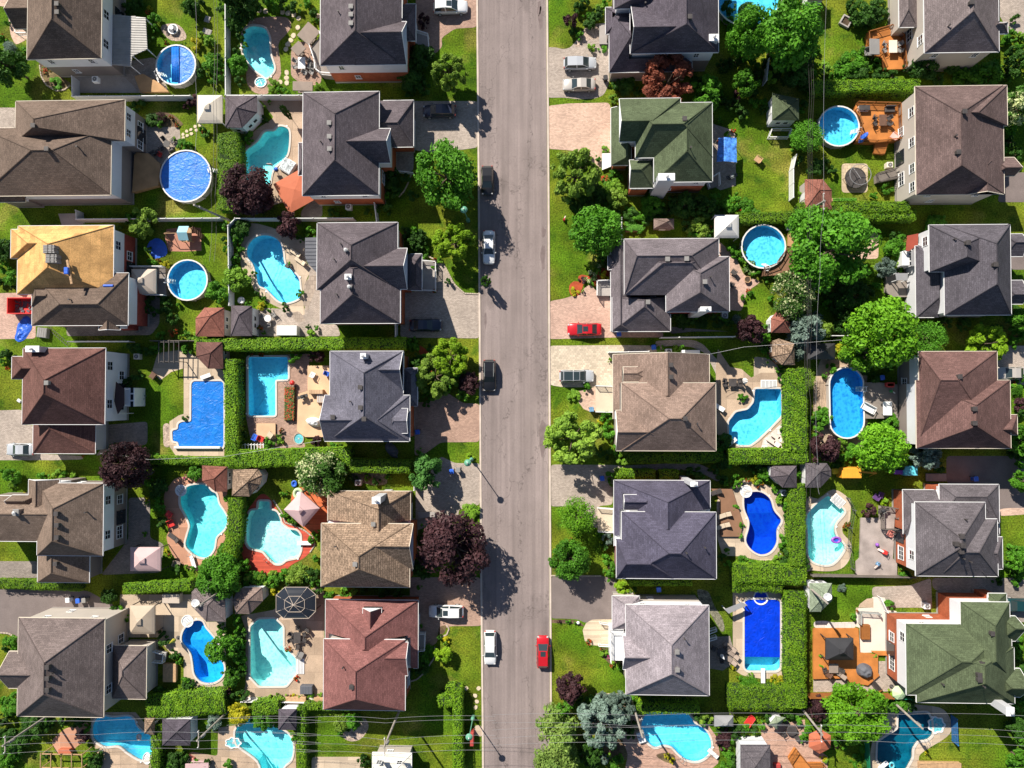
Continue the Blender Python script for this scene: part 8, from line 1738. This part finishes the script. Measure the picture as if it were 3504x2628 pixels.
T(1700,0); under('d650,250,40 g700,300,35 d850,110,55 g760,130,40 d690,60,55 d720,20,60 g920,20,45 d1000,720,45 d1120,690,45 d1180,770,45 g1020,650,30 d1240,760,40 d1750,900,60 d1830,880,50 d1900,830,50 g1880,780,35 d1980,880,60 d2060,940,60 g2160,860,50 d1700,700,55 d1650,650,45 d1900,560,60 d2000,520,60 g2080,450,60 g2000,240,70 g1960,180,50 d2100,80,70 g2180,520,60 d2190,640,60 d2160,760,50 g1880,1010,30 f1990,1100,22 g1940,1130,28 f1870,1180,18 g940,1560,45 d880,1600,50 g1040,1500,35 g980,1440,30 y960,1600,30 g850,1330,30 o770,1300,45')
T(2604,0); under('d80,520,70 d180,470,80 g300,420,70 d380,480,70 d120,620,60 d220,680,60 d360,700,70 g420,620,50 g440,500,45 d400,330,60 y460,370,40 g470,420,30 d350,880,45 g340,930,35 d30,920,40 g940,200,45 d900,170,60 d1000,120,70 d980,40,70 g870,70,45 d760,40,60 g680,520,60 g860,450,50 g620,620,55 d740,640,50 g900,560,45 d1000,620,60 d1100,640,60 d1250,560,60 g1330,500,50 d1420,600,60 d1500,660,55 d1600,560,70 g1680,610,55 d1780,680,60 g1840,600,70 g1960,560,60 d2060,600,60 g2130,640,50 g2060,330,45 d2100,430,50 y2190,300,40 g2050,240,30 d2140,160,40 d2070,800,60 g2110,1080,60 w' .replace(' w','')); under('d2080,1200,60 g2030,1250,50 d2150,1300,60 g2060,1180,30 d600,1430,45 d540,1380,45 g300,1240,45 d310,1350,45 d430,1440,50 y330,1640,30 g950,1640,35')
T(0,650); under('g1150,300,55 d1080,250,50 d1250,330,45 d1000,330,40 g1880,300,45 d1890,420,35 g1900,500,30 f1330,590,22 g1290,620,35 y1340,640,25 g1260,600,30 d1240,500,35 d1250,920,50 d1300,1020,50 d1400,980,60 d1450,1080,60 d1360,900,45 g1500,970,25 g1560,1210,35 f1480,1190,25 y1520,1240,25 g1650,1250,30 d1180,1330,50 d1240,1360,45 g1380,1300,30 f1500,1310,20 d1050,1620,60 d1150,1560,50 g20,1450,30 f60,1500,18 d20,560,70 g40,650,50 d120,800,40 d10,780,40 g1960,640,40 g2000,500,25 d2010,340,45 g1830,1000,30')
T(800,650); under('g20,250,45 d100,280,45 d30,380,45 g60,500,30 d20,560,35 g640,330,35 g600,420,28 d550,410,35 g460,620,20 g540,880,22 g170,700,28 d200,860,30 g250,900,25 g120,960,30 f60,980,18 g300,1010,25 f220,1160,30 g250,1200,20 g690,1160,25 d620,1150,22 d1440,360,60 d1500,450,60 d1560,500,50 g1620,500,30 d1530,600,40 g1680,640,25 y1740,600,20 d1200,150,45 d1130,190,35 d820,180,40 g870,190,30 d1300,160,50 g1520,1330,45 g1600,1420,50 d1650,1330,40 y1580,1500,45 g1560,1600,60 o1640,1640,60 g1900,1540,60 y1880,1620,50 f1930,1600,20 d1780,1640,50 f230,1385,22 f150,1385,18 g540,1390,30 d660,1370,35')
T(1700,650); under('d640,120,60 d720,180,50 g820,130,55 d900,60,60 g940,130,45 d1000,200,50 d880,500,60 g880,570,40 g1100,180,40 g1180,230,45 d1130,260,30 d1260,260,45 d1450,170,60 d1360,190,55 d1500,90,60 g1560,180,50 d1660,170,60 d1700,90,70 g1840,80,60 d1880,170,55 g2010,60,45 g2080,170,45 f2040,180,20 g2140,230,45 d1600,300,50 g1650,370,50 d1760,400,50 d1820,360,45 f1800,320,20 f930,665,18 f830,790,20 g800,790,20 y720,850,16 g2180,690,40 y2100,620,32 g1980,500,50 g2080,900,30 g2140,870,25 d1500,1060,45 g1550,1050,35 d1620,1110,45 g1680,1060,35 d1800,1050,45 g1900,1080,40 d1960,1130,45 y2040,1060,30 g1400,1320,22 g1560,1330,30 g1350,1320,25 y1500,1320,22')
T(2604,650); under('d700,850,80 d820,1000,80 d650,1000,70 g560,960,40 d560,880,60 d650,780,60 d900,880,60 g960,820,45 d1080,500,50 g1180,420,50 d1130,380,45 d1200,560,40 g1100,620,45 g1160,670,35 d850,650,55 y960,660,45 g660,1140,35 d720,1180,50 y640,1260,35 o660,1370,35 g90,1180,40 g40,1160,35 d20,1310,45 g70,1420,35 f20,1230,18 g180,1600,40 d200,1620,35 d880,1500,60 d960,1580,50 d1060,1480,60 g1260,1440,40 d1380,1400,60 d1550,1120,60 d1700,1130,60 g1850,1160,50 d1980,1180,60 g2140,1280,50 g2080,1030,50 d2130,1010,50 g2190,1580,45 g1440,1290,40 g460,250,50 d540,260,50 g330,700,60 g420,760,50 d130,730,35 y440,880,25 g90,920,35')
T(0,1300); under('g30,760,30 g330,820,35 y430,830,25 g540,790,28 f700,640,14 d900,640,45 d960,560,45 d1180,800,60 d1280,700,50 g1300,640,35 g1250,860,40 d1300,960,45 g1320,1010,40 g1360,1110,30 f1610,800,25 g1690,760,35 y1240,1040,22 d1350,1200,45 g1370,1500,25 f1420,1470,16 d1480,1600,45 g1620,1590,30 g1920,1010,45 o2030,1040,40 d2050,1130,40 g1960,1180,45 o1930,1280,45 g1990,1400,50 d1950,1500,60 g2050,1560,60 o2080,1640,50 d950,880,50 g1860,1560,50 f1880,1620,18 d130,860,40')
T(800,1300); under('g20,1180,45 d80,1010,40 o30,1120,45 g60,1300,35 d30,1420,40 g420,1130,30 g480,1180,30 d520,1215,22 y450,1100,22 g130,1640,45 y220,1650,40 o330,1640,45 g430,1630,45 d690,1640,50 g700,1500,40 g690,1290,35 g430,950,25 y400,960,22 f600,930,18 g830,560,25 y860,540,22 f960,560,16 d900,560,25 g270,510,35 f400,420,20 d380,460,22 g470,80,20 d480,130,18 g1680,60,50 y1700,130,40 o1620,70,45 g1800,70,50 d1750,40,60 f1920,30,18 g1940,150,40 d1560,60,45 d1620,200,40 g1560,600,30 d1580,1350,50 d1620,1500,50 g1600,1250,45 y1930,1130,35 y2040,1100,35 g1900,1150,25 d1000,820,40 g1120,820,30 d1200,850,35 g1300,820,30')
T(1700,1300); under('g900,330,35 y860,380,25 g930,390,40 g960,480,40 y900,470,28 g990,590,45 y1030,620,40 y1080,690,35 d930,620,50 d850,600,50 g1000,860,25 g960,870,30 g1180,820,40 g1290,790,35 g1450,790,40 d1600,770,50 d1680,780,50 g1730,830,30 d1830,760,45 d1900,830,50 g1940,860,40 g2010,820,35 y2060,850,30 f2110,845,20 y2180,860,28 f2200,900,16 g2240,830,45 d2180,740,50 d2100,720,50 g1960,700,45 g1880,560,50 d1850,620,50 y2030,1540,30 g2100,1540,40 y2160,1560,30 g1940,1440,28 d1900,1490,35 g920,1500,40 g950,1650,45 d900,1400,40 g870,1300,25 f620,1340,18 d700,1560,60 g560,1600,60 d730,1250,50')
T(2604,1300); under('g20,760,40 y30,830,30 f10,880,18 g120,930,30 g170,980,30 y230,1010,28 d220,1150,30 g190,1330,40 d200,1420,40 y150,1480,28 g100,1570,35 y20,1590,28 d230,1500,60 g300,1620,60 d340,1530,50 g520,260,45 d560,330,40 g440,330,45 g470,480,40 d640,700,50 g740,650,50 y700,520,35 d860,660,50 g900,720,45 g1080,730,40 d1200,720,50 g1280,560,45 d1320,600,50 d1450,620,60 d1500,740,50 y1050,1010,22 f700,1240,16 f740,1210,14 g1190,1620,40 d1220,1650,45 g2130,480,60 d2150,620,60 g2190,700,50 y2140,60,30 d2180,280,45 g2120,1420,50 d2100,1560,55 g2180,1620,50 f2130,20,16 g1170,320,30')
T(0,1953); under('g40,1100,50 g120,1060,45 y60,1180,35 g110,640,40 d60,640,45 d20,1250,60 d200,1270,50 g260,1370,50 d180,1380,50 g380,1260,45 d430,1290,45 d520,1270,50 d650,1290,50 g720,1330,40 d40,1370,60 g150,1540,50 g60,1640,60 d380,1560,40 d800,1640,60 g740,1580,45 d900,230,45 d960,330,40 g1010,330,35 d1380,590,45 d1350,540,40 g1500,760,30 d1450,700,40 g1560,930,40 g1600,980,30 d1330,1030,60 d1250,1080,50 g1700,1000,25 y1800,1000,20 f1930,870,20 g1960,950,40 d1990,560,45 g2030,620,40 o1980,430,35 g2040,800,45 d2020,860,45 f1920,940,16 d1980,1050,50 d2050,1050,50 b1780,1300,50 g1430,1590,50 d1550,1560,50 g1640,1640,45 d1720,1620,45 g1920,1640,45 d830,1590,45')
T(800,1953); under('g120,110,50 y220,60,40 o290,110,45 g400,60,45 d470,100,40 g560,90,40 y680,80,35 d700,160,45 g780,210,30 y920,170,35 y1010,175,30 d1100,160,45 d1250,180,50 d1380,190,45 g30,380,30 y20,420,25 d60,520,40 g30,560,35 b20,640,30 d60,850,40 g20,900,40 d50,180,40 f480,1055,14 y560,1060,18 g660,1050,20 d1560,700,45 g1600,760,45 d1560,840,45 g1650,660,35 d1500,880,40 y1780,610,25 d1730,560,25 o110,1190,45 y30,1260,45 g170,1270,45 d280,1210,50 g330,1290,40 d400,1150,35 g520,1340,25 f510,1400,14 g940,1230,35 d980,1330,40 g900,1370,30 g1050,1240,30 g1560,140,25 g1570,470,20 d1180,1580,30')
T(1700,1953); under('d680,1080,50 d740,1180,60 g820,1080,45 g1170,1080,40 y1210,1110,35 d1300,1100,45 d1420,1110,45 d1560,1110,45 g1640,1160,40 d1700,1220,50 g1750,1280,40 d1880,1330,45 p1880,1420,50 p1920,1480,45 g1960,1440,40 d2030,1350,60 g2080,1320,45 d2150,1330,50 y1940,1560,30 f1930,1490,14 d1960,1600,45 g780,1430,50 y850,1460,35 d720,1560,60 g860,1520,40 d800,1620,60 f1000,1420,18 g970,1480,35 y940,1560,30 g1040,1580,35 d1080,1290,50 d1130,1380,45 f1190,1400,14 g2230,1300,40 d920,1400,45 f960,800,14 f880,660,12 y980,780,22 g1030,820,22 g2040,900,25 y2140,880,22 g660,440,14 d1150,160,30 g1120,190,25')
T(2604,1953); under('d60,1240,50 d230,1230,50 g300,1260,40 g400,1350,30 g350,1420,35 y540,1590,22 d560,1240,50 g620,1270,45 p440,1120,50 p520,1190,45 d550,1300,40 g700,1480,25 g820,1560,25 g800,1640,25 d860,1620,30 d1060,1180,50 g1180,1170,45 g1220,1120,40 d1280,1150,40 g1150,1040,25 g780,400,22 f810,340,12 y760,380,16 d1100,820,20 d1990,90,40 g2180,40,45 g2150,100,40 b2130,580,40 g2150,700,45 d2180,800,50 g2170,560,40 d2160,1060,45 g2180,1120,50 d2120,1300,60 g2190,1420,60 d2170,1500,50 g2120,1600,50 d2200,1250,50 f2150,1370,16 y170,950,22 y90,950,22 g210,920,22 d1240,1060,30')
flush_shrubs()
# ---------------------------------------------------------------- overhead wires
T(0,0)
wire('thin vertical wire above the half covered pool',[(1637,-60),(1640,600),(1640,1290)],7.5,.018)
wire('upper left pair of vertical cables, the left cable',[(1795,-60),(1792,800),(1775,1650),(1760,2200)],7.5,.02,'dark')
wire('upper left pair of vertical cables, the right cable',[(1818,-60),(1815,800),(1808,1650),(1800,2200)],7.5,.02,'dark')
T(2604,0)
for i,(a,b) in enumerate([(415,405),(437,420),(455,437)]): wire('vertical cable in the right hand bundle beside the big tree, '+['left','middle','right'][i]+' one',[(a,-60),((a+b)/2,800),(b,1659),(b-12,2800),(b-15,3250)],7.5,.018,'dark')
wire('long single wire left of the top right houses',[(552,-60),(530,1659),(538,1690)],9,.016)
T(2604,650)
wire('long single wire crossing the lime trees',[(538,90),(497,700),(470,1560),(478,2300),(490,2560)],9,.016)
wire('thin cables over the long right hand hedge, left cable',[(372,1212),(385,1700),(400,3050)],6,.018,'dark'); wire('thin cables over the long right hand hedge, right cable',[(392,1212),(420,1800),(430,3050)],6,.018,'dark')
T(0,1953)
for i,(y0,y1,y2) in enumerate([(1290,1250,1245),(1405,1362,1363),(1475,1432,1432),(1545,1500,1500)]): wire(['highest','second highest','third','lowest'][i]+' wire crossing the bottom left yards',[(-60,y0+4),(790,(y0+y1)/2-4),(1640,y1),(2700,y2+15)],9,.015)
T(800,1953)
for i,(y0,y1) in enumerate([(1240,1245),(1300,1280),(1368,1425),(1445,1490),(1515,1550)]): wire(['highest','second highest','third','fourth','lowest'][i]+' wire over the bottom lawn left of the street',[(-60,y0),(600,(y0+y1)/2-8),(1275,y1),(2200,y1-40 if i>1 else y1-20)],9,.015)
T(1700,1953)
for i,(y0,y1,y2) in enumerate([(1212,1218,1205),(1280,1310,1310),(1340,1320,1300),(1410,1385,1365),(1470,1450,1430)]): wire(['highest','second highest','third','fourth','lowest'][i]+' wire crossing the street at the bottom',[(-40,y0),(1210,y1),(2600,y2)],9,.015)
T(2604,1953)
for i,(y0,y1) in enumerate([(1215,1225),(1305,1360),(1368,1415),(1440,1480)]): wire(['highest','second highest','third','lowest'][i]+' wire over the bottom right lawn',[(300,y0),(1200,(y0+y1)/2-12),(2300,y1)],9,.015)
T(0,1300); wire('slack house cable above the hedge to the maroon house',[(840,618),(1250,670),(1850,650),(2700,510)],5,.02,'silver')
T(1700,650); wire('slack cable from the tan brown house to the back lot',[(1770,1385),(2080,1320),(2900,1260)],6,.02,'silver')
# ---------------------------------------------------------------- ground, street and kerbs
def seg(pts,w,z,name,m,zb=0):
    q=[PS(x,y,z) for x,y in pts]; L_=[];Rr=[]
    for i,p in enumerate(q):
        a=q[max(0,i-1)]; b=q[min(len(q)-1,i+1)]; d=(b-a).normalized(); n=Vector((-d.y,d.x,0)); L_.append(p+n*w/2); Rr.append(p-n*w/2)
    mb=MB(); n=len(q)
    mb.add([tuple(v) for v in L_]+[tuple(v) for v in Rr],[(i,n+i,n+i+1,i+1) for i in range(n-1)])
    mb.add([(v.x,v.y,z) for v in L_]+[(v.x,v.y,zb) for v in L_],[(i,i+1,n+i+1,n+i) for i in range(n-1)]); mb.add([(v.x,v.y,z) for v in Rr]+[(v.x,v.y,zb) for v in Rr],[(i+1,i,n+i,n+i+1) for i in range(n-1)]); return struct(name,mb,m)
lk=[(1626,-900),(1636,0),(1642,660),(1646,1300),(1650,1960),(1655,2450),(1662,3500)]; rk=[(1862,-900),(1868,0),(1873,660),(1876,1300),(1879,1960),(1881,2450),(1886,3500)]
km=mat('kerb_concrete',(.56,.47,.40),.9,.12,.8,.1)
seg([(x-3.5,y) for x,y in lk],.26,.10,'kerb',km); seg([(x+4,y) for x,y in rk],.26,.10,'kerb',km)
st=[PS(x,y,.0)[:2] for x,y in lk]+[PS(x,y,0)[:2] for x,y in rk[::-1]]
mb=MB(); mb.prism([tuple(p) for p in st],-.05,.012); struct('street',mb,street_mat())
def stain(x,y,w,h,a=0,s=0):
    c=PS(x,y,0); r=random.Random(s); q=[]
    for i in range(14): t=2*PI*i/14; k=r.uniform(.7,1.2); q.append((c.x+math.cos(t)*w*k,c.y+math.sin(t)*h*k))
    m=MB(); m.add([(p[0],p[1],.016) for p in crom(q,2)],tri2d(crom(q,2))); struct('street_patch',m,mat('tar_patch',(.19,.148,.142),.95,.15,1.5,.15))
for i,(x,y,w,h) in enumerate([(1858,1495,.55,2.6),(1858,880,.35,1.9),(1860,795,.3,.8),(1850,60,.35,1.6),(1662,1095,.16,1.4),(1845,30,.3,1.0)]): stain(x,y,w,h,0,i)
big=[(-420,-420),(420,-420),(420,420),(-420,420)]
PATCHES.sort(key=lambda p:0 if p[0]=='lawn' else 1)
lev=[]
for name,k,w in PATCHES:
    b=bb(w); l=1+max([q for bq,q in lev if bbo(b,bq)],default=-1); lev.append((b,l)); s_=sheet(w,.018+.004*l); struct(name,s_,ground_mat(k))
gs=sheet(big,0.0)
struct('ground',gs,ground_mat('lawn'))
ON={'garden_table','chair','garden_chair','sun_lounger','storage_box','barbecue','sofa','tarpaulin','hot_tub_cover','toy','garden_swing','sunshade_seat','bench','garden_bench','raised_bed','planter','parasol','armchair','toy_ball','flowering_plant','shrub','kettle_grill','hot_tub','paddling_pool'}
for o,p in TAGGED:
    if o.name.split('.')[0] in ON:
        hs=[h for w,h in DECKS if h<2 and pip(o.location,w)]
        if hs: h=max(hs); o.location=(o.location.x*(1-h/H),o.location.y*(1-h/H),o.location.z+h)
# ---------------------------------------------------------------- labels: say where each plant and repeated thing stands
def rel(o,p,f):
    b=min(HOUSES,key=lambda h:(h[0]-p[0])**2+(h[1]-p[1])**2); dx=p[0]-b[0]; dy=p[1]-b[1]
    v='above' if dy<-70 else 'below' if dy>70 else ''; h='left of' if dx<-110 else 'right of' if dx>110 else ''
    r=(v+' '+h).strip() or 'against'; return r+' '+b[2]
cnt={}
for o,p in TAGGED: cnt[o['label']]=cnt.get(o['label'],0)+1
grp={}
for o,p in TAGGED:
    l=o['label']
    if o.get('plant') or cnt[l]>1 or len(l.split())<4:
        if 'lower wall' in l: pass
        l2=' '.join(l.split()[:6])+', '+rel(o,p,l); o['label']=l2
    grp.setdefault(o['label'],[]).append((o,p))
NM={2:['first','second']}
for l,it in grp.items():
    if len(it)<2: continue
    xs=[p[0] for o,p in it]; ys=[p[1] for o,p in it]; ax=0 if max(xs)-min(xs)>=max(ys)-min(ys) else 1; it.sort(key=lambda q:q[1][ax]); n=len(it)
    for i,(o,p) in enumerate(it):
        w=('left','right') if ax==0 else ('upper','lower'); e=('leftmost','rightmost') if ax==0 else ('topmost','lowest')
        d=w[i] if n==2 else (e[0] if i==0 else e[1] if i==n-1 else ('middle' if n==3 else ['','second','third','fourth','fifth','sixth','seventh','eighth','ninth','tenth','eleventh','twelfth','thirteenth','fourteenth'][min(i,13)]+(' from left' if ax==0 else ' from top')))
        o['label']=d+' '+l
for o,p in TAGGED:
    w=o['label'].split()
    if len(w)>16: o['label']=' '.join(x for x in w if x not in('the','a','an')); w=o['label'].split()
    if len(w)>16: o['label']=' '.join(x for x in w if x not in('down','woven','slatted','light','from'))
    if 'plant' in o: del o['plant']
